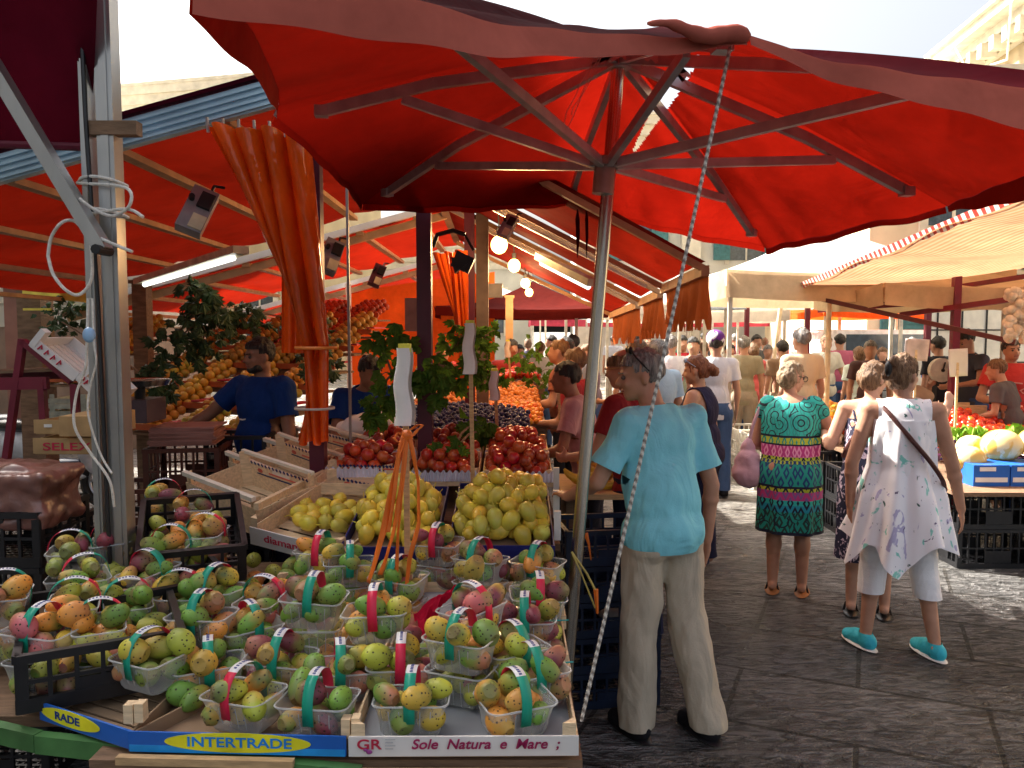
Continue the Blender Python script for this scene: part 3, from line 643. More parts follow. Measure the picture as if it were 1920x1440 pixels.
# ---------------- right side awnings and tents ----------------
a = P(1482, 543, 9.0); b = P(2150, 265, 3.6)
t = thing('awning', 'tan striped awning with red scalloped edge over the right stalls', 'awning', tuple(a))
def fn(u, v):
    p = a.lerp(b, u); return p + V((3.0 * v, .25 * v, -.02 + .34 * v - .12 * math.sin(PI * v) + .02 * math.sin(u * 22)))
part('canvas', MB().grid(fn, 50, 16), tanfab, t)
n = 38
em, ent, ebs, eL = newmat('red_white_braid'); etc = NN(ent, 'ShaderNodeTexCoord'); ew = NN(ent, 'ShaderNodeTexWave'); ew.bands_direction = 'Y'; ew.inputs['Scale'].default_value = 3.4; eL.new(etc.outputs['Object'], ew.inputs[0])
ec = NN(ent, 'ShaderNodeValToRGB'); ec.color_ramp.interpolation = 'CONSTANT'; ec.color_ramp.elements[0].color = (.8, .78, .72, 1); ec.color_ramp.elements[1].position = .5; ec.color_ramp.elements[1].color = (.55, .05, .04, 1); eL.new(ew.outputs['Fac'], ec.inputs[0]); eL.new(ec.outputs[0], ebs.inputs['Base Color'])
part('braided_edge', MB().grid(lambda u, v: a.lerp(b, u) + V((.03 * v, 0, .03 - .05 * v - .012 * abs(math.sin(u * 60)) * v)), 240, 2), em, t)
part('arm', MB().beam(a + V((0, 0, -.03)), P(1905, 642, 7.2), .045, .045).beam(P(1560, 560, 9), P(1905, 578, 8), .04, .04), M('arm_maroon', (.1, .03, .03), .5), t, False)
part('front_bar', MB().beam(P(1690, 590, 8.6), P(1905, 560, 7.2), .05, .05), redpaint, t, False)
def tent(label, cx, cy, hw, hd, ze, zp, mt, vmt, vh=.25, legs=True, rz=0, legm=None, post=.022):
    t = thing('market_tent', label, 'tent', (cx, cy, 0), None); Rm = Matrix.Rotation(rz, 3, 'Z'); c = V((cx, cy, 0))
    C4 = [c + Rm @ V((x * hw, y * hd, ze)) for x, y in ((-1, -1), (1, -1), (1, 1), (-1, 1))]; ap = c + V((0, 0, zp)); m = MB()
    for i in range(4):
        p, q = C4[i], C4[(i + 1) % 4]
        m.grid(lambda u, v, p=p, q=q: ap.lerp(p.lerp(q, u) + V((0, 0, -.05 * 4 * u * (1 - u))), v) + V((0, 0, -.10 * math.sin(PI * v))), 14, 10)
    part('canopy', m, mt, t); m = MB()
    for i in range(4):
        p, q = C4[i], C4[(i + 1) % 4]; o = ((p + q) / 2 - c); o.z = 0; o.normalize()
        m.grid(lambda u, v, p=p, q=q, o=o: p.lerp(q, u) + V((0, 0, -.05 * 4 * u * (1 - u) - vh * v)) + o * (.02 + .02 * v * math.sin(u * 17)), 30, 4)
    part('valance', m, vmt, t)
    if legs:
        for p in C4:
            d = (p - ap); d.z = 0; d.normalize(); q = p - d * .08; part('leg', MB().box((q.x, q.y, ze / 2), (post * 2, post * 2, ze)), legm or M('leg_metal', (.62, .58, .48), .4, .3), t, False)
    return t
t = tent('white canopy with tan valance over the crossing, its near corner by the red awning', 3.85, 10.0, 1.55, 1.35, 2.46, 3.12, whitefab, tanv, .30)
tent('second white canopy between the far stalls and the cream poles', 4.6, 13.4, 1.4, 1.2, 2.4, 3.0, whitefab, whitefab, .2)
tent('low white canopy above the crowd right of the steel pole', 1.9, 13.0, 1.0, 1.2, 2.25, 2.7, whitefab, whitefab, .16)
tent('low orange tan canopy hanging just behind the striped awning', 4.75, 8.9, 1.05, .9, 2.28, 2.62, tanv, tanv, .22, legs=False)
tent('round-topped white canopy farther up the market street', 3.2, 15.4, 1.6, 1.5, 2.15, 2.85, whitefab, whitefab, .18)
tent('small pale canopy behind the fruit stall roof', 3.0, 22.5, 2.2, 2, 2.25, 3.0, whitefab, M('cyan_edge', (.55, .75, .85), .7), .12)
tent('orange market canopy beyond the white tents', 6.4, 14.6, 1.2, 1.2, 2.15, 2.7, FAB('orange_canvas', (.8, .14, .03), (.95, .2, .03), .5), FAB('orange_canvas', (0, 0, 0), (0, 0, 0)), .12)
tent('long crimson awning at the far end of the street', 5.2, 27, 4.6, 1.2, 2.25, 2.75, whitefab, M('crimson', (.42, .03, .06), .7), .34)
tent('white canopy with blue edge behind the orange bulb row', -.3, 19, 2.0, 1.5, 2.3, 2.8, whitefab, M('cyan_edge', (0, 0, 0)), .2)
tent('maroon canopy at the end of the fruit stall row', .3, 11.6, 1.3, 1.1, 2.12, 2.5, FAB('maroon_canvas', (.12, .012, .008), (.10, .008, .004), .25), FAB('maroon_canvas', (0, 0, 0), (0, 0, 0)), .12, legs=False)
# far white round umbrella
t = thing('parasol', 'pale blue white round parasol beyond the purple helmet', 'parasol', (2.75, 12.6, 0)); part('canopy', MB().lathe((2.75, 12.6, 0), [(.02, 2.5), (.4, 2.38), (.85, 2.2), (.9, 2.12), (.87, 2.13), (.4, 2.33), (.02, 2.45)], 24), FAB('paleblue', (.7, .78, .85), (.75, .8, .85), .4), t); part('pole', MB().tube([(2.75, 12.6, 0), (2.75, 12.6, 2.45)], .02, 8), white, t)
# red framework of the right stalls
t = thing('market_gantry', 'dark red pipe framework of the right vegetable stalls', 'stall frame', (4.5, 8.3, 0))
for x, y, z in ((4.42, 8.0, 2.35), (5.0, 7.6, 2.4), (4.6, 12.5, 2.25), (3.95, 13.5, 2.25), (5.7, 11, 2.3), (4.7, 5.6, 2.5)): part('upright', MB().box((x, y, z / 2), (.07, .07, z)), redpaint, t, False)
part('crossbar', MB().beam((3.6, 13.5, 2.25), (5.8, 11, 2.3), .05), redpaint, t, False); part('crossbar', MB().beam((4.42, 8.0, 2.2), (5.8, 11, 2.2), .05), redpaint, t, False)
part('crossbar', MB().beam((3.9, 10.2, 2.05), (5.1, 7.6, 2.16), .05), redpaint, t, False); part('crossbar', MB().beam((4.0, 9.6, 2.12), (5.0, 7.6, 2.34), .045), redpaint, t, False)
for px, Y, zt, tl, lb in ((1552, 9.0, 2.3, .0, 'straight cream pole under the near corner of the white canopy'), (1447, 11.5, 2.2, .12, 'leaning cream pole beside the beret man')):
    x = (px - 960) / 1500 * Y; one('pole', MB().tube([(x - tl, Y, 0), (x + tl, Y, zt)], .03, 10).lathe((x - tl, Y, 0), [(.09, 0), (.09, .02), (.03, .05)], 12), M('cream_pole', (.7, .58, .4), .5), lb, 'pole')
# white wall panel and green board behind the right stalls
w = thing('shop_wall', 'white tiled shop wall behind the right stall sellers', 'wall', (6.6, 12.2, 0)); m = MB().box((7.5, 12.5, 1.3), (2.0, .1, 2.6)); part('panel', m, M('white_wall', (.75, .72, .62), .6, var=.1), w, False)
m = MB()
for k in range(6): m.box((6.6 + k * .38, 12.44, 1.3), (.025, .01, 2.6))
for k in range(5): m.box((7.5, 12.44, .3 + k * .5), (2, .008, .02))
part('tile_joint', m, iron, w, False)
# ---------------- fruit ----------------
def pearmat():
    m, nt, bs, L = newmat('prickly_pear_skin'); tc = NN(nt, 'ShaderNodeTexCoord'); oi = NN(nt, 'ShaderNodeObjectInfo')
    sx = NN(nt, 'ShaderNodeSeparateXYZ'); L.new(tc.outputs['Object'], sx.inputs[0])
    n1 = NN(nt, 'ShaderNodeTexNoise'); n1.inputs['Scale'].default_value = 30; n1.inputs['Detail'].default_value = 5; n1.noise_dimensions = '4D'
    L.new(tc.outputs['Object'], n1.inputs['Vector']); k = NN(nt, 'ShaderNodeMath', operation='MULTIPLY'); k.inputs[1].default_value = 50; L.new(oi.outputs['Random'], k.inputs[0]); L.new(k.outputs[0], n1.inputs['W'])
    ad = NN(nt, 'ShaderNodeMath', operation='MULTIPLY_ADD'); ad.inputs[1].default_value = 9; L.new(sx.outputs[2], ad.inputs[0]); L.new(n1.outputs[0], ad.inputs[2])
    mr = NN(nt, 'ShaderNodeMapRange'); mr.inputs[1].default_value = .35; mr.inputs[2].default_value = .85; L.new(ad.outputs[0], mr.inputs[0])
    mx = NN(nt, 'ShaderNodeMix', data_type='RGBA'); L.new(mr.outputs[0], mx.inputs[0]); L.new(oi.outputs['Color'], mx.inputs[6])
    mx.inputs[7].default_value = (.3, .3, .06, 1)
    rnd = NN(nt, 'ShaderNodeValToRGB'); rnd.color_ramp.interpolation = 'CONSTANT'; e = rnd.color_ramp.elements; e[0].color = (.22, .27, .06, 1); e[1].position = .35; e[1].color = (.45, .3, .06, 1)
    q = e.new(.6); q.color = (.16, .2, .06, 1); q = e.new(.8); q.color = (.42, .17, .09, 1)
    L.new(oi.outputs['Random'], rnd.inputs[0]); L.new(rnd.outputs[0], mx.inputs[7])
    vo = NN(nt, 'ShaderNodeTexVoronoi'); vo.inputs['Scale'].default_value = 84; vo.inputs['Randomness'].default_value = .85; L.new(tc.outputs['Object'], vo.inputs[0])
    dr = NN(nt, 'ShaderNodeMapRange'); dr.inputs[1].default_value = .14; dr.inputs[2].default_value = .26; L.new(vo.outputs['Distance'], dr.inputs[0])
    m2 = NN(nt, 'ShaderNodeMix', data_type='RGBA'); L.new(dr.outputs[0], m2.inputs[0]); m2.inputs[6].default_value = (.03, .02, .01, 1); L.new(mx.outputs[2], m2.inputs[7])
    ez = NN(nt, 'ShaderNodeMapRange'); ez.inputs[1].default_value = .0335; ez.inputs[2].default_value = .041; ez.inputs[4].default_value = .7; L.new(sx.outputs[2], ez.inputs[0])
    m4 = NN(nt, 'ShaderNodeMix', data_type='RGBA'); L.new(ez.outputs[0], m4.inputs[0]); L.new(m2.outputs[2], m4.inputs[6]); m4.inputs[7].default_value = (.2, .13, .06, 1)
    L.new(m4.outputs[2], bs.inputs['Base Color']); bs.inputs['Roughness'].default_value = .5
    b = NN(nt, 'ShaderNodeBump'); b.inputs['Strength'].default_value = .6; b.inputs['Distance'].default_value = .003; L.new(dr.outputs[0], b.inputs['Height']); L.new(b.outputs[0], bs.inputs['Normal'])
    bs.inputs['Subsurface Weight'].default_value = .0; return m
def bloommat(name, base2, rough=.35, sc=18, dots=False):
    m, nt, bs, L = newmat(name); tc = NN(nt, 'ShaderNodeTexCoord'); oi = NN(nt, 'ShaderNodeObjectInfo')
    n1 = NN(nt, 'ShaderNodeTexNoise'); n1.inputs['Scale'].default_value = sc; n1.inputs['Detail'].default_value = 3; n1.noise_dimensions = '4D'; L.new(tc.outputs['Object'], n1.inputs['Vector'])
    k = NN(nt, 'ShaderNodeMath', operation='MULTIPLY'); k.inputs[1].default_value = 50; L.new(oi.outputs['Random'], k.inputs[0]); L.new(k.outputs[0], n1.inputs['W'])
    mr = NN(nt, 'ShaderNodeMapRange'); mr.inputs[1].default_value = .4; mr.inputs[2].default_value = .65; L.new(n1.outputs[0], mr.inputs[0])
    mx = NN(nt, 'ShaderNodeMix', data_type='RGBA'); L.new(mr.outputs[0], mx.inputs[0]); L.new(oi.outputs['Color'], mx.inputs[6]); mx.inputs[7].default_value = (*base2, 1)
    L.new(mx.outputs[2], bs.inputs['Base Color']); bs.inputs['Roughness'].default_value = rough; return m
def pearmat_many():
    m = pearmat(); m.name = 'prickly_pear_skin_mixed'; nt = m.node_tree; L = nt.links; g = NN(nt, 'ShaderNodeNewGeometry'); r = NN(nt, 'ShaderNodeValToRGB'); r.color_ramp.interpolation = 'CONSTANT'; e = r.color_ramp.elements
    e[0].color = (.16, .30, .05, 1); e[1].position = .3; e[1].color = (.42, .42, .05, 1)
    for p, c in ((.55, (.42, .10, .11)), (.7, (.2, .04, .06)), (.82, (.6, .25, .04))): q = e.new(p); q.color = (*c, 1)
    w = NN(nt, 'ShaderNodeMath', operation='MULTIPLY'); w.inputs[1].default_value = 7.13; L.new(g.outputs['Random Per Island'], w.inputs[0]); f = NN(nt, 'ShaderNodeMath', operation='FRACT'); L.new(w.outputs[0], f.inputs[0]); L.new(f.outputs[0], r.inputs[0])
    for l in list(L):
        if l.from_node.type == 'OBJECT_INFO':
            to = l.to_socket; src = g.outputs['Random Per Island'] if l.from_socket.name == 'Random' else r.outputs[0]; L.remove(l); L.new(src, to)
        elif l.from_node.type == 'SEPXYZ': to = l.to_socket; L.remove(l); to.default_value = 0
    return m
pm = pearmat(); pm2 = pearmat_many(); EXTRA = MB()
def extra(loc, rot, sc):
    me = RNG.choice(PP); Mx = Matrix.Translation(loc) @ Euler(rot).to_matrix().to_4x4() @ Matrix.Scale(sc, 4); EXTRA.add([Mx @ v.co for v in me.vertices], [tuple(p.vertices) for p in me.polygons])
def crown(d): return 1 - .14 * max(0, d.z - .8) * 5 + .03 * noise.noise(d * 3) - .10 * max(0, -d.z - .3)
def fmesh(name, r, mat, fn, nu=18, nv=12, stem=None):
    mb = MB().ell((0, 0, 0), r, None, nu, nv, fn)
    if stem: stem(mb)
    return mb.mesh(name, mat, True)
def mound_dent(s):
    def f(d): return (1 - .16 * max(0, d.z - .86) * 7) * (1 + .05 * noise.noise(d * 2.1 + V((s, 0, 0)))) * (1 - .1 * max(0, -d.z))
    return f
PP = [fmesh('prickly_pear', r, pm, mound_dent(i * 3.3)) for i, r in enumerate(((.030, .031, .045), (.027, .029, .049), (.031, .032, .041), (.026, .027, .046)))]
def pearshape(d): return 1 - .30 * max(0, d.z) ** 1.2 + .04 * noise.noise(d * 2)
gm = bloommat('pear_skin', (.5, .42, .06), .4)
PE = [fmesh('pear', (.036, .036, .066), gm, lambda d, s=s: (1 - .52 * max(0, d.z + .05) ** 1.0 * (1 if d.z < .98 else .95)) * (1 + .05 * noise.noise(d * 2 + V((s, 0, 0)))), 14, 10, lambda mb: mb.tube([(0, 0, .036), (.003, 0, .05), (.007, 0, .06)], .0022, 5)) for s in (0, 5)]
NE = [fmesh('nectarine', .035, bloommat('nectarine_skin', (.55, .12, .03), .3), lambda d: 1 - .1 * max(0, d.z - .85) * 6, 12, 8)]
OR = [fmesh('apricot', .026, bloommat('apricot_skin', (.75, .25, .03), .45), None, 10, 7)]
TO = [fmesh('tomato', (.042, .042, .034), bloommat('tomato_skin', (.7, .06, .02), .18), lambda d: 1 - .2 * max(0, d.z - .85) * 4, 12, 8)]
YP = [fmesh('yellow_peach', .042, bloommat('yellow_peach_skin', (.62, .28, .03), .5), None, 12, 8)]
def put(mesh, name, loc, rot, col, label, cat, group, sc=1.):
    o = bpy.data.objects.new(name, mesh); COL.objects.link(o); o.location = loc; o.rotation_euler = rot; o.color = (*col, 1); o.scale = (sc, sc, sc)
    o['label'] = label; o['category'] = cat; o['group'] = group; return o
PC = {'green': (.13, .27, .04), 'yellow green': (.36, .38, .04), 'orange': (.62, .25, .04), 'dusky pink': (.42, .10, .11), 'purple red': (.2, .04, .06), 'golden yellow': (.62, .42, .05)}
PN = list(PC)
def jit(c, a=.18): k = RNG.uniform(1 - a, 1 + a) * 1.12; return tuple(min(1, x * k * RNG.uniform(.93, 1.07)) for x in c)
# ---------------- punnets ----------------
plast = CLEAR('clear_plastic', (.95, .96, .96), .09); rimm = CLEAR('clear_rim', (.86, .88, .88), .32)
TG = M('tag_green', (.01, .33, .22), .4, var=.08); TW = M('tag_white', (.8, .8, .82), .4, var=.05); TR = M('tag_red', (.7, .02, .07), .4, var=.08); TB = M('tag_ink', (.12, .14, .35), .6)
def rrect(hx, hy, r, z, n=6):
    o = []
    for cx, cy, a0 in ((hx - r, hy - r, 0), (-hx + r, hy - r, 90), (-hx + r, -hy + r, 180), (hx - r, -hy + r, 270)):
        for k in range(n + 1): q = R(a0 + 90 * k / n); o.append(V((cx + r * math.cos(q), cy + r * math.sin(q), z)))
    return o
def make_punnet():
    t = thing('fruit_punnet', 'x', 'punnet', (0, 0, 0)); m = MB(); prof = [(.072, .050, 0), (.080, .056, .012), (.084, .060, .045), (.091, .066, .075), (.098, .071, .088)]
    rings = [rrect(a, b, .024 if i else .02, z) for i, (a, b, z) in enumerate(prof)]; n = len(rings[0])
    for i, rg in enumerate(rings):
        if 0 < i < 4:   # ribbed sides
            for k, p in enumerate(rg): p *= 1
    vs = [p for r in rings for p in r]; fs = [(i * n + k, i * n + (k + 1) % n, (i + 1) * n + (k + 1) % n, (i + 1) * n + k) for i in range(4) for k in range(n)] + [tuple(range(n))[::-1]]
    m.add(vs, fs); part('tray', m, plast, t, local=True)
    rg = rrect(.099, .072, .026, .089); part('rim', MB().tube(rg + [rg[0]], .0026, 6), rimm, t, local=True)
    rb = MB()
    for x in (-.05, -.025, 0, .025, .05):
        for s in (-1, 1): rb.tube([(x, s * .052, .004), (x * 1.05, s * .0615, .045), (x * 1.1, s * .068, .075)], .0014, 4)
    part('moulded_rib', rb, rimm, t, local=True)
    h = MB(); N = 24; w = .0145
    for k in range(N + 1):
        a = PI * (k / N); y = -.076 * math.cos(a); z = .072 + .096 * math.sin(a) ** .75
        if k == 0 : y, z = -.073, .045
        if k == N: y, z = .073, .045
        for x in (-w, w): h.v.append((x, y, z))
    for k in range(N):
        h.f.append((2 * k, 2 * k + 1, 2 * k + 3, 2 * k + 2)); h.mi.append(0 if k < 9 else (1 if k < 16 else 2))
    a0 = h.mesh('h', [TG, TW, TR], True); hm = fromobj(a0, [('SOLIDIFY', dict(thickness=.0012))]); part('handle', hm, None, t, local=True)
    ink = MB()
    for k in (9.6, 10.6, 11.5, 12.6, 13.6, 14.6):
        a = PI * k / N; ink.box((0, -.076 * math.cos(a), .072 + .096 * math.sin(a) ** .75 + .0012), (.008, .005, .0012), Matrix.Rotation(-(a - PI / 2), 3, 'X') if False else Euler((PI / 2 - a, 0, 0)).to_matrix())
    part('printed_line', ink, TB, t, local=True, smooth=False)
    return t
PUN = make_punnet(); punnet_used = False
PK = [settle(7, .040, .088, .066, s, 200, .02) for s in range(6)]
BL = [ # px, py, z rim, front colour, yaw, phrase, colour mix
 (773, 1306, .85, 'g', 0, 'front green handled punnet at left in white lettered crate', 'gygG'),
 (963, 1306, .85, 'g', 24, 'front punnet with tilted green handle in white crate', 'ggpo'),
 (597, 1310, .85, 'g', -8, 'green handled punnet just left of the white lettered crate', 'mpgo'),
 (460, 1297, .86, 'r', -22, 'punnet with red handle behind the yellow oval lettering', 'yoGy'),
 (285, 1226, .90, 'g', -28, 'big green handled punnet beside the front black crate', 'gyGp'),
 (395, 1243, .85, 'g', 20, 'punnet with dark green handle behind the wood block', 'oogy'),
 (865, 1192, .95, 'g', -24, 'highest raised punnet, green handled, at right of the display', 'yyog'),
 (708, 1142, .97, 'r', 0, 'punnet with upright red handle mid display', 'yogo'),
 (587, 1117, .98, 'g', -4, 'raised green handled punnet left of the orange ribbons', 'gmgg'),
 (378, 1152, .93, 'g', -6, 'punnet with green handle right of the black crates', 'ygoy'),
 (470, 1170, .88, 'g', 40, 'punnet with curved green handle behind the left middle one', 'ogyg'),
 (525, 1228, .86, 'g', -5, 'punnet with short teal handle at centre left', 'gmyg'),
 (634, 1248, .85, 'g', 14, 'punnet with white topped handle behind the front centre one', 'pgyg'),
 (498, 1118, .92, 'r', 75, 'low white tagged punnet left of the raised centre one', 'mopm'),
 (602, 1032, .96, 'r', -8, 'red handled punnet before the pale crate with pears', 'ggmo'),
 (655, 1052, .93, 'g', 12, 'green handled punnet next to the ribbons at the back', 'ggyg'),
 (752, 1236, .86, 'r', 5, 'red handled punnet behind the front left of white crate', 'mpyG'),
 (962, 1212, .88, 'g', 32, 'punnet with dark round handle right of the raised one', 'mggy'),
 (1000, 1256, .86, 'g', 20, 'green handled punnet against the right wall of white crate', 'gggm'),
 (888, 1136, .97, 'r', 48, 'purple filled punnet beside the crimson cloth', 'mppm'),
 (900, 1046, .96, 'g', -30, 'punnet with slanted green handle below the right pear heap', 'mpyg'),
 (1008, 1052, .93, 'g', -26, 'punnet of golden fruit at the right edge, back', 'ooyg'),
 (822, 1014, .95, 'r', -15, 'purple tagged punnet below the left pear heap', 'mmpg'),
 (1006, 1112, .90, 'r', 4, 'punnet with small red handle at the right edge', 'gmgp'),
 (988, 1154, .90, 'g', -4, 'punnet with short green handle at the right edge', 'gmgy'),
 (748, 1078, .93, 'g', -20, 'punnet behind the hanging orange ribbons', 'gpgy'),
 (135, 1128, .97, 'g', -66, 'punnet with slanting tag mid front black crate', 'yooy'),
 (186, 1168, .94, 'g', -64, 'punnet over the near rim of the front black crate', 'gyog'),
 (78, 1178, .95, 'g', -10, 'punnet at the near corner of the front black crate', 'mpyo'),
 (5, 1112, .98, 'r', -66, 'punnet cut by the left edge in front black crate', 'ompo'),
 (128, 1032, 1.0, 'r', -70, 'left punnet with pink tag in the second black crate', 'gymy'),
 (212, 1012, 1.01, 'r', -68, 'rear punnet with tricolour tag in the second black crate', 'myGy'),
 (162, 1078, .97, 'r', -56, 'punnet with low red tag in the second black crate', 'gyGm'),
 (282, 1068, .96, 'r', -112, 'rightmost punnet in the second black crate', 'gmgp'),
 (335, 1108, .92, 'g', -80, 'teal tagged punnet just right of the second black crate', 'gygy'),
 (402, 1098, .94, 'r', 160, 'punnet with white and red handle behind left middle one', 'ggog'),
 (308, 930, 1.09, 'g', -62, 'rear punnet with teal band in tilted black crate', 'oyom'),
 (388, 998, 1.03, 'g', -86, 'right punnet in the tilted black crate', 'ogmp'),
 (322, 1020, 1.01, 'r', -84, 'front left punnet in the tilted black crate', 'yogm'),
 (362, 952, 1.07, 'r', -70, 'middle rear punnet in the tilted black crate', 'mogg'), (236, 1125, .93, 'g', -60, 'punnet under the corner of second black crate', 'gygG')]
CK = {'g': 'green', 'G': 'green', 'y': 'yellow green', 'o': 'orange', 'p': 'dusky pink', 'm': 'purple red'}
for i, (px, py, zr, fc, yaw, ph, cm) in enumerate(BL):
    p = G(px, py, zr); base = V((p.x, p.y, zr - .089)); rz = R(yaw) + (PI if fc == 'r' else 0)
    tilt = RNG.uniform(-.07, .07)
    if i == 0: o = PUN; o.location = base; o.rotation_euler = (tilt, 0, rz); o['label'] = 'clear plastic ' + ph; o['group'] = 'fruit punnets with paper handles'
    else: o = dup(PUN, base, (tilt, RNG.uniform(-.06, .06), rz), 'clear plastic ' + ph, 'fruit punnets with paper handles')
    c, s = math.cos(rz), math.sin(rz); n = 7
    for j, q in enumerate(sorted(PK[i % 6].tolist(), key=lambda a: -a[2])[:n]):
        cn = CK[RNG.choice(cm)]
        if RNG.random() < .12: cn = 'golden yellow'
        x, y = q[0], q[1]; rot = (RNG.uniform(.9, 2.2), RNG.uniform(-.6, .6), RNG.uniform(0, 6.28))
        put(RNG.choice(PP), 'prickly_pear', base + V((c * x - s * y, s * x + c * y, q[2] + .006)), rot, jit(PC[cn]), f'{cn} prickly pear in the ' + ph, 'prickly pear', 'prickly pears in the ' + ph, RNG.uniform(1.02, 1.22))
    if base.z > .815 and not (px < 450 and py < 1030):   # stacked on a fuller punnet beneath
        lo = dup(PUN, V((base.x, base.y, .764)), (0, 0, rz + RNG.uniform(-.2, .2)), 'lower clear punnet stacked under the ' + ph, 'lower punnets without handles', None, (.95, .95, max(.7, (base.z - .764) / .092)))
        for ch in list(lo.children):
            if ch.name.split('.')[0] in ('handle', 'printed_line'): bpy.data.objects.remove(ch)
        for j in range(5):
            cn = CK[RNG.choice(cm)]; x, y = (-.05, .05, 0, -.045, .045)[j], (-.03, -.032, 0, .03, .028)[j]
            extra(V((base.x + c * x - s * y, base.y + s * x + c * y, .80 + .012 * (j == 2))), (RNG.uniform(.9, 2.2), RNG.uniform(-.6, .6), RNG.uniform(0, 6.28)), RNG.uniform(.95, 1.08))
# loose prickly pears lying between the punnets
loose = [(r_.uniform(470, 1030), r_.uniform(1040, 1262)) for r_ in [random.Random(5)] for _ in range(58)] + [(520, 1175), (610, 1165), (445, 1205), (560, 1250), (680, 1215), (700, 1250), (790, 1230), (925, 1180), (945, 1140), (1035, 1190), (935, 1085), (770, 1100), (655, 1090), (545, 1060), (440, 1140), (330, 1150), (300, 1140), (850, 1060), (960, 1020), (925, 1025), (880, 1010), (500, 1290), (340, 1270), (310, 1160),(690, 1125), (560, 1190), (650, 1195), (600, 1200), (480, 1230), (700, 1180), (740, 1170), (930, 1250), (820, 1255), (880, 1080), (840, 1090), (970, 1080), (1030, 1150), (1010, 1190), (1035, 1215), (930, 1110), (700, 1035), (540, 1085), (470, 1100), (345, 1300), (365, 1310), (430, 1120), (1020, 1095), (780, 1050), (660, 1120), (960, 1160), (545, 1240), (900, 1155)]
for k_, (px, py) in enumerate(loose):
    if k_ < len(loose) - 12: extra(G(px, py, .795), (RNG.uniform(.9, 2.2), RNG.uniform(-.5, .5), RNG.uniform(0, 6.28)), RNG.uniform(1.02, 1.2)); continue
    cn = RNG.choice(['green', 'yellow green', 'green', 'dusky pink', 'orange']); p = G(px, py, .795)
    put(RNG.choice(PP), 'prickly_pear', p, (RNG.uniform(.9, 2.2), RNG.uniform(-.5, .5), RNG.uniform(0, 6.28)), jit(PC[cn]), f'{cn} prickly pear lying loose between the punnets', 'prickly pear', 'loose prickly pears between the punnets', RNG.uniform(1.05, 1.25))
p = G(888, 1085, .99) + V((0, 0, .03)); put(PP[1], 'prickly_pear', p, (.5, .2, .3), (.3, .3, .07), 'large dusky green prickly pear perched on top of the red handled punnet', 'prickly pear', 'loose prickly pears between the punnets', 1.25)
for (Mc, w_, d_, zz) in ((mtx((-1.35, 2.12, .775), R(28)), .42, .58, (.045, .10)), (mtx((-1.37, 2.55, .785), R(36), R(4)), .44, .60, (.045, .10)), (mtx((-1.37, 2.88, .865), R(22), R(12)), .37, .50, (.045, .095))):
    for z_ in zz:
        for i_ in range(int((w_ - .06) / .072)):
            for j_ in range(int((d_ - .06) / .078)):
                if RNG.random() < .85: extra(Mc @ V((.06 + i_ * .072 + RNG.uniform(-.01, .01), .06 + j_ * .078 + RNG.uniform(-.01, .01), z_)), (RNG.uniform(.9, 2.2), RNG.uniform(-.5, .5), RNG.uniform(0, 6.28)), RNG.uniform(.98, 1.15))
one('prickly_pears', EXTRA, pm2, 'loose prickly pears filling the gaps between and beneath the punnets', 'prickly pears', kind='stuff')
# crimson cloth
def cl(u, v):
    a = P(775, 1150, 2.72).lerp(P(868, 1098, 2.86), u); b = P(795, 1205, 2.6).lerp(P(830, 1130, 2.72), u); p = a.lerp(b, v); return p + V((0, 0, .03 * noise.noise(V((u * 5, v * 4, 2))) + .035 * math.sin(PI * u) * math.sin(PI * v)))
one('cloth', MB().grid(cl, 30, 20), FAB('crimson_cloth', (.45, .01, .04), (.5, .01, .04), .2), 'crumpled crimson net cloth lying among the punnets', 'cloth')
# ---------------- crates ----------------
def mtx(loc, yaw=0, tilt=0): return Matrix.Translation(loc) @ Matrix.Rotation(yaw, 4, 'Z') @ Matrix.Rotation(tilt, 4, 'X')
def slats(Mx, x0, x1, y0, y1, z0, z1, n, gap=.35, axis='z'):
    m = MB(); h = (z1 - z0) / n
    for k in range(n):
        a = z0 + k * h; c = V(((x0 + x1) / 2, (y0 + y1) / 2, a + h * (1 - gap) / 2 + .0)); m.box(c, (abs(x1 - x0), abs(y1 - y0), h * (1 - gap)))
    return m.xf(Mx)
def wood_crate(label, Mx, w, d, h, mat=None, n=2, posts=True, floor=True, front=None, group=None, post_h=.02, liner=None, name='wooden_crate'):
    mat = mat or woodl; o = Mx.translation; t = thing(name, label, 'crate', tuple(o), group); T = .006
    part('front_panel', slats(Mx, 0, w, 0, T, .004, h, n if not front else 1, .12 if n < 3 else .3), front or mat, t, False)
    part('back_panel', slats(Mx, 0, w, d - T, d, .004, h, n, .2), mat, t, False)
    part('side_panel', slats(Mx, 0, T, T, d - T, .004, h, n, .2), mat, t, False); part('side_panel', slats(Mx, w - T, w, T, d - T, .004, h, n, .2), mat, t, False)
    if floor:
        m = MB(); k = 7
        for i in range(k): m.box((w / 2, d * (i + .5) / k, .002), (w - 2 * T, d / k * .8, .004))
        part('base', m.xf(Mx), mat, t, False)
    if posts:
        for x, sx in ((T, 1), (w - T, -1)):
            for y, sy in ((T, 1), (d - T, -1)):
                m = MB().prism([(x, y, .004), (x + sx * .035, y, .004), (x, y + sy * .035, .004)], (0, 0, h + post_h)); part('corner_post', m.xf(Mx), mat, t, False)
    if liner:
        part('paper_liner', MB().box((w / 2, d / 2, .008), (w - .02, d - .02, .004)).xf(Mx), liner, t, False)
    return t
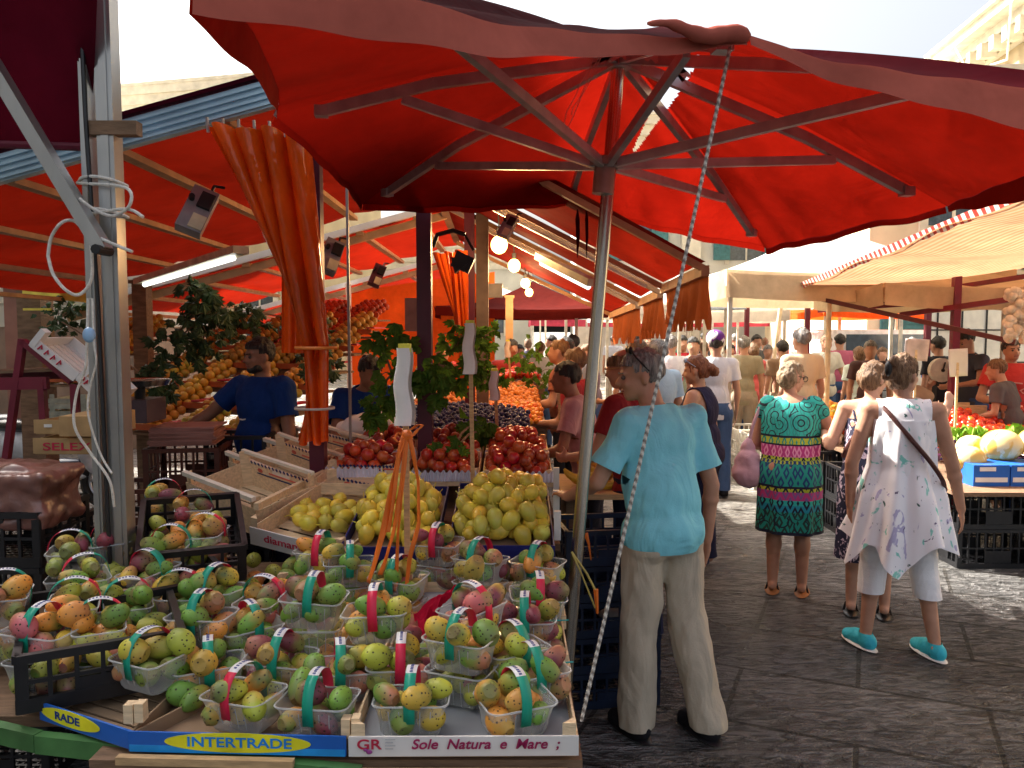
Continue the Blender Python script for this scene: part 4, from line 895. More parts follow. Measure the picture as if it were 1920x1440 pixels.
def black_crate(label, Mx, w=.58, d=.38, h=.17, mat=None, group=None, nx=8, name='plastic_crate'):
    mat = mat or blackp; t = thing(name, label, 'crate', tuple(Mx.translation), group)
    def side(L, place):
        m = MB(); m.box((L / 2, 0, h - .012), (L, .022, .024)); m.box((L / 2, 0, .02), (L, .014, .04)); m.box((L / 2, 0, h * .52), (L, .009, .012)); n = max(3, int(L / .065))
        for k in range(n + 1): x = .012 + (L - .024) * k / n; m.box((x, 0, h / 2), (.012 if 0 < k < n else .03, .012, h))
        m.box((L * .5, 0, h * .3), (L * .34, .011, h * .32)); return m.xf(Mx @ place)
    part('side_panel', side(w, Matrix.Identity(4)), mat, t, False); part('side_panel', side(w, Matrix.Translation((0, d, 0))), mat, t, False)
    rt = Matrix.Rotation(PI / 2, 4, 'Z'); part('side_panel', side(d, rt), mat, t, False); part('side_panel', side(d, Matrix.Translation((w, 0, 0)) @ rt), mat, t, False)
    m = MB()
    for k in range(10): m.box((w / 2, d * (k + .5) / 10, .004), (w, .014, .008))
    for k in range(14): m.box((w * (k + .5) / 14, d / 2, .002), (.01, d, .008))
    part('base', m.xf(Mx), mat, t, False); return t
# table
tb = thing('market_table', 'long wooden stall table edged with a green painted plank', 'table', (-1, 3, 0))
m = MB().box((-.45, 2.72, .715), (1.26, 1.5, .03)).box((-1.5, 2.95, .715), (1.05, 1.5, .03)).box((-.42, 7.4, .83), (1.28, 7.6, .03)); part('top', m, woodd, tb, False)
m = MB().beam((-2.2, 2.42, .715), (-1.28, 2.09, .715), .03, .05).beam((-1.28, 2.09, .713), (-.38, 1.935, .705), .03, .05); part('green_edge', m, M('green_paint', (.06, .17, .05), .6, var=.3, dirt=.5), tb, False)
m = MB().beam((-.4, 1.93, .71), (.14, 1.93, .71), .03, .028).beam((-1.0, 1.955, .74), (-.55, 1.945, .735), .02, .02); part('bare_edge', m, wood, tb, False)
for x, y in ((-.9, 2.2), (.1, 2.2), (.1, 3.3), (.12, 5), (.12, 7), (.12, 9), (-1.0, 5), (-1.0, 7)): part('leg', MB().box((x, y, .36), (.05, .05, .71)), woodd, tb, False)
part('skirt', MB().box((-.42, 3.4, .4), (1.1, .02, .6)), blackp, tb, False)
greyl = M('blue_grey_paper', (.26, .28, .31), .8, var=.12, scale=3); brownl = M('brown_card', (.3, .2, .12), .85, var=.2, scale=5)
whitep = M('white_board', (.7, .68, .66), .5, var=.06); bluec = M('blue_card', (.015, .12, .5), .45, var=.12)
def frontpanel_text(t, Mx, items):
    for nm, body, x, z, size, mt, sh, w in items:
        part(nm, MB().text(body, Mx @ Matrix.Translation((x, -.0035, z)) @ Matrix.Rotation(PI / 2, 4, 'X'), size, .0006, sh, w, .0006), mt, t, False)
mx1 = mtx((-.413, 1.952, .745), R(.5)); c1 = wood_crate('shallow white lettered fruit crate with wood corner posts at the front right corner', mx1, .582, .405, .062, woodl, 1, front=whitep, liner=greyl, name='fruit_crate')
berry = M('berry_ink', (.3, .01, .08), .5); 
frontpanel_text(c1, mx1, [('lettering', 'Sole  Natura  e  Mare  ;', .345, .036, .036, berry, .25, .375), ('logo', 'GR', .052, .036, .036, M('red_ink', (.5, .02, .06), .5), 0, .062)])
part('logo', MB().ell(mx1 @ V((.053, -.006, .019)), (.008, .002, .006)).ell(mx1 @ V((.044, -.006, .024)), (.006, .0015, .004)), M('grape_ink', (.3, .05, .25), .5), c1)
m = MB()
for k in range(4): m.box(mx1 @ V((.106 - .003 * (k % 2), -.0038, .05 - k * .008)), (.026 - .006 * (k % 2), .001, .002))
part('small_print', m, M('grey_ink', (.4, .4, .42), .5), c1, False)
for px, py in ((1053, 1238), (1047, 1160)):
    p = G(px, py, .83); part('teal_string', MB().tube([p + V((-.03, -.02, 0)), p + V((.035, -.012, 0))], .0025, 5), M('teal_string', (.02, .35, .35), .6), c1)
mx2 = mtx((-.985, 1.985, .742), R(-2.6)); c2 = wood_crate('shallow blue card fruit tray with yellow oval lettering at the front centre', mx2, .565, .4, .062, brownl, 1, posts=False, front=bluec, liner=brownl, name='fruit_crate')
oval = M('yellow_oval', (.72, .68, .02), .45); dk = M('dark_blue_ink', (.0, .03, .2), .5)
part('oval', MB().lathe((0, 0, 0), [(1, 0), (1, .001)], 40).xf(mx2 @ Matrix.Translation((.285, -.0012, .033)) @ Matrix.Rotation(PI / 2, 4, 'X') @ Matrix.Diagonal((.19, .026, 1, 1))), oval, c2, False)
frontpanel_text(c2, mx2, [('lettering', 'INTERTRADE', .29, .033, .036, M('bright_blue_ink', (.01, .2, .6), .45), 0, .27)])
part('lower_band', MB().box((.2825, -.0005, .012), (.56, .001, .018)).xf(mx2), M('light_blue_ink', (.02, .3, .75), .45), c2, False)
mx3 = mtx((-1.31, 2.15, .742), R(-26)); c3 = wood_crate('blue card fruit tray turned aside under the front black crate', mx3, .37, .3, .06, brownl, 1, posts=False, front=bluec, name='fruit_crate')
part('oval', MB().lathe((0, 0, 0), [(1, 0), (1, .001)], 30).xf(mx3 @ Matrix.Translation((.13, -.0012, .033)) @ Matrix.Rotation(PI / 2, 4, 'X') @ Matrix.Diagonal((.12, .022, 1, 1))), oval, c3, False)
frontpanel_text(c3, mx3, [('lettering', 'RADE', .12, .033, .03, dk, 0, .1)])
for (x, y, w, d, lb) in ((-.40, 2.385, .58, .40, 'second shallow wooden crate behind the white lettered one'), (-.97, 2.41, .56, .40, 'shallow wooden crate behind the blue lettered tray'), (-.385, 2.81, .58, .40, 'third shallow wooden crate on the right edge of the table'), (-.96, 2.83, .56, .40, 'shallow wooden crate in the middle of the punnets')):
    wood_crate(lb, mtx((x, y, .745)), w, d, .06, woodl, 1, liner=greyl, name='fruit_crate')
m = MB().box((.13, 1.99, .80), (.03, .035, .1)); 
for px, py, w, yy in ((245, 1335, .055, 2.03), (650, 1362, .05, 1.985)):
    p = P(px, py, yy); t = one('wood_block', MB().box(p, (w * .45, .03, .05)).box(p + V((w * .5, 0, .003)), (w * .42, .03, .05)), woodl, f"small wooden corner block {'behind the yellow oval lettering' if px > 500 else 'at the left end of the blue lettered tray'}", 'wood block', smooth=False)
# black plastic crates
black_crate('front black plastic crate of punnets at the lower left, turned to the camera', mtx((-1.35, 2.12, .775), R(28)), .42, .58, .165)
black_crate('second black plastic crate of punnets behind the first', mtx((-1.37, 2.55, .785), R(36), R(4)), .44, .60, .165)
black_crate('tilted small black crate of punnets beside the empty wooden crates', mtx((-1.37, 2.88, .865), R(22), R(12)), .37, .50, .15)
# empty pale wood crates
stripe = M('printed_stripe', (.6, .12, .08), .6); nav = M('printed_navy', (.02, .03, .12), .6)
def printed(t, Mx, w, d, h):
    m = MB(); m2 = MB()
    for k in range(16): m.box((.06 + (w - .12) * k / 15, d - .0085, h * .86), (.016, .002, .012), Euler((0, R(45), 0)).to_matrix())
    m.box((w * .45, d - .0085, h * .55), (w * .55, .002, .006)); m2.box((w * .6, d - .0085, h * .66), (w * .5, .002, .008)); m2.ell((w * .22, d - .008, h * .66), (.022, .002, .012))
    part('print', m.xf(Mx), nav, t, False); part('print', m2.xf(Mx), stripe, t, False)
whitew = M('whitened_wood', (.8, .74, .62), .7, var=.1)  # top rails get a near-white wood, a sunlit look put into the colour
def rail_crate(label, L, Rr, d, h, grp=None, tilt=0, bar=True):
    L = V(L); Rr = V(Rr); w = (Rr - L).length; x = (Rr - L).normalized(); y = V((0, 0, 1)).cross(x).normalized(); y = Matrix.Rotation(tilt, 3, x) @ y; z = x.cross(y)
    Mx = Matrix((( x.x, y.x, z.x, L.x), (x.y, y.y, z.y, L.y), (x.z, y.z, z.z, L.z), (0, 0, 0, 1))) @ Matrix.Translation((0, 0, -h - .03))
    t = wood_crate(label, Mx, w, d, h, woodl, 1, group=grp, post_h=.03, front=None if bar else whitep); printed(t, Mx, w, d, h)
    if bar: part('top_rail', MB().box((w / 2, 0, h + .032), (w, .024, .022)).xf(Mx), whitew, t, False); part('top_rail', MB().box((w / 2, d - .012, h + .032), (w, .02, .016)).xf(Mx), whitew, t, False)
    return Mx, t
rail_crate('nearest empty pale wooden crate with a top rail', P(345, 887, 4.0), P(476, 937, 3.66), .36, .17, 'empty pale wooden crates', R(12))
rail_crate('second empty pale wooden crate with a top rail', P(425, 849, 4.42), P(546, 897, 4.08), .36, .17, 'empty pale wooden crates', R(12))
rail_crate('third empty pale wooden crate with a top rail', P(496, 824, 4.85), P(612, 860, 4.5), .36, .17, 'empty pale wooden crates', R(12))
rail_crate('farthest empty pale wooden crate by the white bag', P(548, 802, 5.3), P(650, 826, 5.0), .38, .12, 'empty pale wooden crates', R(12))
Mx, t = rail_crate('pale wooden crate with red lettering holding the first green pears', P(466, 972, 3.5), P(640, 1016, 3.32), .62, .1, None, R(12), False)
frontpanel_text(t, Mx, [('lettering', 'diamance', .2, .05, .05, M('red_ink', (.5, .02, .06), .5), 0, .24)])
MxD = Mx
for a, b, lb in (((480, 950, 3.55), (705, 838, 5.0), 'long bare wood rail running back along the empty crates'),): one('wood_rail', MB().beam(P(*a), P(*b), .025, .03), woodl, lb, 'rail', smooth=False)
# pears
def heap(meshes, name, n, Mx, w, d, r, colf, label, group, seed, wall=.0, sq=1., hump=.0, cat=None):
    q = settle(n, r, w / 2, d / 2, seed, 130)
    for a in q:
        p = Mx @ V((w / 2 + a[0], d / 2 + a[1], a[2] + hump * math.cos(a[0] / w * 2.2) * math.cos(a[1] / d * 2.2)))
        cn, c = colf(a); put(RNG.choice(meshes), name, p, (RNG.uniform(-1.9, 1.9), RNG.uniform(-.6, .6), RNG.uniform(0, 6.28)), jit(c), f'{cn} ' + label, cat or name.replace('_', ' '), group, RNG.uniform(.9, 1.08))
gp = lambda a: RNG.choice([('yellow green', (.62, .52, .05)), ('pale yellow green', (.52, .50, .08)), ('golden', (.74, .50, .05)), ('yellow', (.72, .58, .06))])
heap(PE, 'pear', 16, MxD @ Matrix.Translation((.01, .1, .03)), .38, .42, .036, gp, 'pear in the pale wooden crate with red lettering', 'pears in the lettered wooden crate', 3)
for (x, y, z, w, d, n, ph, sd) in ((-.72, 3.28, .86, .40, .74, 74, 'left heap of pears behind the ribbons', 4), (-.27, 3.30, .86, .45, .78, 98, 'right heap of pears beside the steel pole', 5)):
    Mx = mtx((x, y, z), 0, R(9)); wood_crate(f'navy edged card box holding the {ph}', Mx, w, d, .07, M('navy_card', (.01, .015, .14), .5), 1, posts=False, name='fruit_crate', liner=brownl)
    heap(PE, 'pear', n, Mx @ Matrix.Translation((.01, .01, .01)), w - .02, d - .02, .037, gp, f'pear in the {ph}', f'pears in the {ph}', sd, hump=.03)
for (px, py, Y, L) in ((1043, 900, 4.1, .1), (1043, 945, 3.7, .1), (1045, 985, 3.5, .12)):
    one('end_board', MB().box(P(px, py, Y), (.03, .02, .13)), white, f"white corner board on the right edge of the pear box, {'far' if py == 900 else 'middle' if py == 945 else 'near'} one", 'board', smooth=False)
# nectarines in scalloped trays
rc = lambda a: RNG.choice([('deep red', (.42, .01, .015)), ('red and orange', (.62, .07, .02)), ('crimson', (.5, .012, .03)), ('dark red', (.22, .008, .012))])
scal = M('scalloped_paper', (.62, .62, .72), .6)
def tray(label, x, y, z, w, d, tilt=R(5)):
    Mx = mtx((x, y, z), 0, tilt); t = wood_crate(label, Mx, w, d, .07, woodl, 1, name='fruit_crate', liner=brownl)
    def sf(u, v): return Mx @ V((w * u, -.004 + .004 * math.sin(u * 120), .03 + .055 * v + (.008 * math.sin(u * w * 190) if v > .9 else 0)))
    part('scalloped_edge', MB().grid(sf, 80, 4), scal, t); return Mx
sets = [(-1.0, 4.25, 1.0, .42, .38, 30, 'left front tray'), (-.98, 4.68, 1.03, .42, .38, 32, 'left rear tray'), (-.54, 4.25, .98, .36, .42, 34, 'front middle tray'), (-.16, 4.22, .98, .38, .42, 40, 'front right tray'), (-.54, 4.72, 1.02, .36, .42, 32, 'rear middle tray'), (-.16, 4.70, 1.02, .38, .42, 36, 'rear right tray')]
for x, y, z, w, d, n, ph in sets:
    Mx = tray(f'nectarine crate with scalloped paper, {ph}', x, y, z, w, d); heap(NE, 'nectarine', n, Mx @ Matrix.Translation((.01, .01, .015)), w - .02, d - .02, .035, rc, f'nectarine in the {ph}', f'nectarines in the {ph}', int(n + x * 10), hump=.05)
# extra striped empty trays (front left of nectarines)
for k, (px, py, Y) in enumerate(((640, 905, 4.0), (655, 880, 4.3))):
    Mx = mtx(P(px - 60, py, Y) - V((0, 0, .06)), R(-8), R(8)); t = wood_crate(f"printed empty wooden tray {'just behind' if k else 'above'} the lettered crate", Mx, .42, .3, .07, woodl, 1, name='fruit_crate'); printed(t, Mx, .42, .3, .07)
# grapes, apricots, tomatoes further up
def field(mesh, name, x0, x1, y0, y1, zf, sp, colf, label, group, maxn=295, layers=1, mb=None, mat=None, rr=.02):
    pts = []; y = y0; row = 0
    while y < y1:
        x = x0 + (row % 2) * sp / 2
        while x < x1:
            pts.append(V((x + RNG.uniform(-.2, .2) * sp, y + RNG.uniform(-.2, .2) * sp, zf(x, y) + RNG.uniform(-.25, .35) * sp))); x += sp
        y += sp * .86; row += 1
    if mesh is None: return pts
    for p in pts[:maxn]:
        cn, c = colf(0); put(RNG.choice(mesh), name, p, (RNG.uniform(-1, 1), RNG.uniform(-1, 1), RNG.uniform(0, 6)), jit(c), f'{cn} {label}', name.replace('_', ' '), group, RNG.uniform(.9, 1.1))
    return pts[maxn:]
def stuffballs(pts, r, name, mt, label, cat, nu=8, nv=6):
    m = MB()
    for p in pts: m.ell(p, (r, r, r * 1.05), None, nu, nv)
    return one(name, m, mt, label, cat, kind='stuff')
bump_ = lambda x, y, k=.05: k * (math.sin((x + 1) * 7.5) * .5 + math.sin(y * 6.0) * .5)
pts = field(None, '', -.86, .12, 5.2, 6.05, lambda x, y: 1.09 + .05 * math.sin((x + .9) * 3.1) + .1 * (y - 5.2), .038, None, '', '')
pts += [p + V((RNG.uniform(-.015, .015), .01, .028)) for p in pts if RNG.random() < .7]
stuffballs(pts, .019, 'grapes', M('grape_skin', (.035, .03, .1), .45, var=.6, scale=30), 'heap of dusky blue black grapes behind the nectarines', 'grapes')
oc = lambda a: RNG.choice([('orange', (.75, .22, .02)), ('golden', (.8, .38, .04)), ('reddish', (.65, .1, .02))])
zf = lambda x, y: 1.12 + .045 * (y - 6) + bump_(x, y, .04)
rest = field(OR, 'apricot', -.85, .24, 6.1, 8.4, zf, .055, oc, 'apricot in the long bed beyond the grapes', 'apricots in the bed beyond the grapes')
stuffballs(rest, .027, 'apricots', M('apricot_far', (.6, .2, .025), .5, var=.4, scale=25), 'far part of the long apricot bed beyond the grapes', 'apricots')
one('stall_bed', MB().box((-.33, 7.3, .98), (1.2, 2.4, .2)).box((-.37, 5.62, 1.02), (1.05, .9, .1)), woodd, 'wooden bed of crates under the grapes and apricots', 'crate bed', smooth=False)
zf2 = lambda x, y: 1.28 + .03 * (y - 8.5) + bump_(x, y, .06)
rest = field(TO, 'tomato', -.7, .3, 8.5, 10.4, zf2, .078, lambda a: RNG.choice([('red', (.6, .03, .015)), ('orange red', (.7, .12, .02)), ('dark red', (.3, .015, .01))]), 'tomato in the far bed of the fruit stall', 'tomatoes in the far bed')
one('stall_bed', MB().box((-.2, 9.5, 1.1), (1.1, 2.0, .28)), woodd, 'wooden bed of crates under the far tomatoes', 'crate bed', smooth=False)
# back-left rack of yellow peaches
def rack(label, A, B, rise, depth, z0, rows, ph, colf, mesh, name, sp, grp, maxn, cratef=True):
    A = V(A); B = V(B); x = (B - A).normalized(); w = (B - A).length; y = V((-x.y, x.x, 0)); t = thing('display_rack', label, 'display rack', tuple(A)); cnt = 0; over = []
    for r in range(rows):
        d0 = depth * r / rows; zz = z0 + rise * r / rows; n = max(1, round(w / .5))
        part('shelf', MB().beam(A + y * (d0 + depth / rows / 2) + V((0, 0, zz - .06)), B + y * (d0 + depth / rows / 2) + V((0, 0, zz - .06)), depth / rows, .02), woodd, t, False)
        part('shelf_lip', MB().beam(A + y * d0 + V((0, 0, zz)), B + y * d0 + V((0, 0, zz)), .015, .05), M('lip_orange', (.45, .1, .03), .6), t, False)
        for c in range(n):
            ox = w * c / n; kind = RNG.random(); m = int((w / n - .04) / sp); dd = max(2, int(depth / rows / sp + .9)); cf = colf(r, c)
            for i in range(m):
                for j in range(dd):
                    for l in range(2 if (0 < i < m - 1) else 1):
                        if cnt >= maxn:
                            over.append(A + x * (ox + .03 + sp * (i + .5 + .5 * (l % 2))) + y * (d0 + sp * (j + .5)) + V((0, 0, zz + .01 + l * sp * .72 + j * sp * .38))); continue
                        p = A + x * (ox + .03 + sp * (i + .5 + .5 * (l % 2))) + y * (d0 + sp * (j + .5)) + V((0, 0, zz + .01 + l * sp * .72 + j * sp * .38 + RNG.uniform(-.008, .008))); cnt += 1
                        cn, cc = cf; put(mesh[0], name, p, (RNG.uniform(-1, 1), RNG.uniform(-1, 1), 0), jit(cc), f'{cn} {name.replace("_"," ")} in {ph}', name.replace('_', ' '), grp, RNG.uniform(.9, 1.1))
            if c % 2 and cratef:
                q = A + x * (ox + w / n) + y * (d0 + .1) + V((0, 0, zz + .04)); one('card_divider', MB().box(q, (.09, .25, .015), Matrix.Rotation(math.atan2(x.y, x.x), 3, 'Z')), M('red_card', (.45, .015, .04), .5), f'red card divider on shelf row {("one","two","three","four","five","six")[r]} of the back rack, column {("one","two","three","four","five","six","seven")[c % 7]}', 'card', 'red card dividers of the back rack', False)
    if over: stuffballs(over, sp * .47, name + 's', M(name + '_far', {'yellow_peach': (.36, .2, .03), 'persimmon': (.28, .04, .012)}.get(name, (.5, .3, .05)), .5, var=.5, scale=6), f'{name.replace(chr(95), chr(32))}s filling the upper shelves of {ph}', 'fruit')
    return t
yc = lambda r, c: [('yellow', (.50, .34, .04)), ('golden orange', (.48, .22, .03)), ('green yellow', (.36, .34, .05)), ('yellow', (.46, .30, .04))][(r * 3 + c) % 4]
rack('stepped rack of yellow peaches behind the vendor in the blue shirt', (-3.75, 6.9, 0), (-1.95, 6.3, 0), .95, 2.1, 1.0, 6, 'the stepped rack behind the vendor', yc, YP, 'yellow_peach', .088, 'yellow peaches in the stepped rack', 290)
yc2 = lambda r, c: ('lime yellow', (.42, .42, .06))
rack('small rack of lime yellow pears behind the left post', (-4.45, 7.5, 0), (-3.8, 7.4, 0), .55, 1.2, 1.35, 4, 'the rack left of the post', yc2, YP, 'lemon', .09, 'lemons in the rack left of the post', 90, False)
yc3 = lambda r, c: [('orange red', (.40, .05, .015)), ('orange', (.45, .10, .015)), ('dark red', (.2, .02, .01))][(r * 2 + c) % 3]
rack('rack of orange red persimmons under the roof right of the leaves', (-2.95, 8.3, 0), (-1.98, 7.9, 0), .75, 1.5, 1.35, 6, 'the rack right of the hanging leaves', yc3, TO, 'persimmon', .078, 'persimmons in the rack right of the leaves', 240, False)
# ---------------- people ----------------
def skinmat(name, c, c2=None):
    return M(name, c, .5, var=.12, scale=14, col2=c2, bump=.12, bscale=120, spec=.35)
SK1 = skinmat('skin_tanned', (.42, .215, .135), (.52, .28, .185)); SK2 = skinmat('skin_fair', (.5, .27, .18), (.58, .33, .23)); SK3 = skinmat('skin_brown', (.26, .12, .07), (.33, .165, .10))
def hairmat(name, c, c2): return M(name, c, .5, col2=c2, scale=30, stretch=(3, 3, .6), bump=.9, bscale=60, spec=.4)
HG = hairmat('grey_hair', (.08, .072, .066), (.32, .30, .28)); HBK = hairmat('black_hair', (.01, .008, .007), (.03, .025, .02)); HBR = hairmat('brown_hair', (.08, .04, .02), (.27, .15, .075))
HBL = hairmat('blond_grey_hair', (.17, .11, .06), (.38, .27, .16)); HRD = hairmat('auburn_hair', (.12, .03, .012), (.3, .1, .04))
def cutplane(me, co, no, near=None):
    bm = bmesh.new(); bm.from_mesh(me); fs = [f for f in bm.faces if (near is None or near(f.calc_center_median()))]
    g = list({v for f in fs for v in f.verts}) + list({e for f in fs for e in f.edges}) + fs
    bmesh.ops.bisect_plane(bm, geom=g, dist=1e-5, plane_co=co, plane_no=no)
    kill = [f for f in bm.faces if (f.calc_center_median() - V(co)).dot(V(no)) > 0 and (near is None or near(f.calc_center_median()))]
    bmesh.ops.delete(bm, geom=kill, context='FACES'); bm.to_mesh(me); bm.free(); return me
BASE = dict(pel=(0, 0, .95), bel=(0, 0, 1.08), che=(0, 0, 1.30), nck=(0, -.005, 1.49), hed=(0, .02, 1.635), lsho=(-.175, 0, 1.43), rsho=(.175, 0, 1.43), lelb=(-.235, -.01, 1.14), relb=(.235, -.01, 1.14),
            lwri=(-.245, .06, .89), rwri=(.245, .06, .89), lhip=(-.09, 0, .92), rhip=(.09, 0, .92), lkne=(-.1, .01, .50), rkne=(.1, .01, .50), lank=(-.105, -.02, .085), rank=(.105, -.02, .085))
def joints(pose, bulk):
    J = {k: V(v) for k, v in BASE.items()}
    lean = pose.get('lean', 0); side = pose.get('side', 0); Rm = Matrix.Rotation(-R(lean), 3, 'X') @ Matrix.Rotation(R(side), 3, 'Y'); pv = J['pel']
    for k in ('bel', 'che', 'nck', 'hed', 'lsho', 'rsho', 'lelb', 'relb', 'lwri', 'rwri'): J[k] = pv + Rm @ (J[k] - pv)
    for k, v in pose.items():
        if k in J: J[k] = V(v)
        elif k.startswith('+'): J[k[1:]] += V(v)
    return J
def hand(mb, w, d, pn, side, curl=.5, s=1.):
    """palm and five fingers; d = pointing direction, pn = palm normal (the way the fingers curl)"""
    d = d.normalized(); pn = (pn - d * pn.dot(d)).normalized(); sd = d.cross(pn) * side  # thumb side
    pc = w + d * .045 * s; Rm = Matrix((sd, pn, d)).transposed(); mb.ell(pc, (.036 * s, .015 * s, .05 * s), Rm, 12, 8)
    for k, (o, L) in enumerate(((.026, .070), (.009, .078), (-.008, .073), (-.024, .056))):
        a = w + d * (.082 - abs(o) * .2) * s + sd * o * s; dd = (d + sd * o * 3.2 + pn * curl * .4).normalized(); b = a + dd * L * .5 * s; dd2 = (dd + pn * curl * (1 + .15 * k)).normalized(); c = b + dd2 * L * .5 * s
        mb.cap(a - d * .015 * s, b, .0092 * s, .0082 * s, 8); mb.cap(b, c, .0082 * s, .0066 * s, 8)
    a = w + d * .022 * s + sd * .028 * s; b = a + (d * .6 + sd * .8 + pn * .3).normalized() * .036 * s; c = b + (d + sd * .3 + pn * .35).normalized() * .03 * s
    mb.cap(a, b, .012 * s, .0098 * s, 8); mb.cap(b, c, .0098 * s, .0075 * s, 8)
def headshape(mb, c, Rm, fem=False, s=1.):
    q = lambda x, y, z: c + Rm @ (V((x, y, z)) * s)
    e = lambda p, r: mb.ell(q(*p), tuple(k * s for k in r), Rm, 16, 12)
    e((0, -.012, .03), (.074, .094, .083)); e((0, .022, -.03), (.060, .070, .075)); e((0, .05, -.075), (.038, .038, .034)); e((0, .062, -.092), (.02, .02, .018))
    for x in (-1, 1): e((x * .03, .072, -.028), (.022, .018, .02)); e((x * .074, -.008, -.012), (.009, .018, .030)); e((x * .028, .078, .022), (.022, .012, .008)); e((x * .045, .0, -.06), (.018, .035, .03))
    mb.cap(q(0, .088, .008), q(0, .108, -.024), .008 * s, .013 * s, 10); mb.cap(q(-.012, .094, -.027), q(.012, .094, -.027), .009 * s, .009 * s, 8)
    mb.cap(q(-.017, .083, -.052), q(.017, .083, -.052), .0075 * s, .0075 * s, 8); mb.cap(q(-.014, .081, -.061), q(.014, .081, -.061), .008 * s, .008 * s, 8)
def person(label, at, yaw, H=1.75, bulk=1., pose={}, skin=SK1, vox=.011, hair=None, hairmat=HBK, hairfn=None, headrot=(0, 0, 0), hands=((0, 1, 0), (0, 1, 0)), handn=None, fem=False, curl=(.5, .5), group=None, eyes=False, belly=0., bare=True, loc_only=False, feet=True):
    J = joints(pose, bulk); S = H / 1.75; T = Matrix.Translation(V(at)) @ Matrix.Rotation(yaw, 4, 'Z') @ Matrix.Scale(S, 4)
    t = thing('person', label, 'person', at, group); mb = MB(); b = bulk; hs = 1.0
    HR = Matrix.Rotation(R(headrot[2]), 3, 'Z') @ Matrix.Rotation(R(headrot[0]), 3, 'X') @ Matrix.Rotation(R(headrot[1]), 3, 'Y')
    headshape(mb, J['hed'], HR, fem)
    up = (J['nck'] - J['pel']).normalized(); sx = (J['rsho'] - J['lsho']).normalized(); fw = up.cross(sx); TR_ = Matrix((sx, fw, sx.cross(fw))).transposed()
    mb.cap(J['nck'] - up * .03, J['hed'] + HR @ V((0, -.02, -.045)), .056 if not fem else .05, .052 if not fem else .046, 12)
    mb.cap(J['lsho'] + sx * .02, J['nck'] + V((-.02, 0, -.01)) - up * .02, .052 * b ** .5, .05, 10); mb.cap(J['rsho'] - sx * .02, J['nck'] + V((.02, 0, -.01)) - up * .02, .052 * b ** .5, .05, 10)
    def torso(m, g, lo=True):
        m.ell(J['che'] + up * .02, (.160 * b + g, .108 * b + g, .19 + g), TR_, 20, 12); m.ell(J['bel'] + fw * belly, (.148 * b + g, .112 * b + g + belly * .6, .17 + g), TR_, 20, 12)
        if lo: m.ell(J['pel'] + V((0, -.01, 0)), ((.165 if not fem else .18) * b + g, (.115 if not fem else .13) * b + g, .14 + g), None, 20, 12)
        if fem: 
            for k in (-1, 1): m.ell(J['che'] + sx * (.075 * k) + fw * .08 + up * .0, (.062 * b + g, .055 * b + g, .06 * b + g), TR_)
        for k in ('lsho', 'rsho'): m.cap(J[k], J['che'] + up * .09, .055 * b ** .6 + g, .075 + g, 12)
    torso(mb, 0)
    for s, i in (('l', -1), ('r', 1)):
        mb.cap(J[s + 'sho'], J[s + 'elb'], .050 * b, .038 * b, 12); mb.cap(J[s + 'elb'], J[s + 'wri'], .039 * b, .025 * b ** .6, 12); mb.ell(J[s + 'elb'].lerp(J[s + 'wri'], .25), .041 * b)
        d = (J[s + 'wri'] - J[s + 'elb']).normalized(); k = 0 if s == 'l' else 1; n = V(handn[k]) if handn and handn[k] else V((-i, .25, 0))
        if hands and hands[k] and hands[k] != (0, 1, 0): d = V(hands[k])
        hand(mb, J[s + 'wri'], d, n, i if (handn is None or handn[k] is None) else i, curl[k])
        mb.cap(J[s + 'hip'], J[s + 'kne'], .082 * b, .054 * b, 14); mb.cap(J[s + 'kne'], J[s + 'ank'], .053 * b, .034 * b ** .6, 14); mb.ell(J[s + 'kne'].lerp(J[s + 'ank'], .28) + V((0, -.015, 0)), (.052 * b, .056 * b, .10))
        if feet:
            a = J[s + 'ank']; f = V(pose.get(s + 'toe', (.1 * i * .4, 1, 0))).normalized(); mb.cap(a + V((0, 0, -.02)) - f * .025, a + f * .1 + V((0, 0, -.052)), .034, .028, 10); mb.ell(a + f * .13 + V((0, 0, -.06)), (.04, .045, .022), Matrix.Rotation(math.atan2(-f.x, f.y), 3, 'Z'))
    me = remesh(mb, vox, 5, .5); me.transform(T); shade(me, 70); me.materials.append(skin)
    me2 = me; me2.transform(Matrix.Translation(-V(at))); o = bpy.data.objects.new('body', me2); COL.objects.link(o); o.parent = t
    ctx = dict(t=t, J=J, T=T, at=V(at), torso=torso, up=up, fw=fw, sx=sx, b=b, HR=HR, S=S, TR=TR_)
    if eyes:
        for x in (-1, 1):
            e = MB().ell(J['hed'] + HR @ V((x * .029, .081, .003)), .0105, None, 10, 8); part('eye', e.xf(T), M('eye', (.1, .08, .07), .2), t)
            br = MB().cap(J['hed'] + HR @ V((x * .014, .094, .022)), J['hed'] + HR @ V((x * .045, .082, .024)), .0042, .003, 6); part('eyebrow', br.xf(T), hairmat, t)
        part('lips', MB().cap(J['hed'] + HR @ V((-.018, .088, -.057)), J['hed'] + HR @ V((.018, .088, -.057)), .005, .005, 8).xf(T), M('lips', (.3, .09, .07), .5), t)
    if hair: mkhair(ctx, hair, hairmat, max(vox * .8, .006))
    return ctx
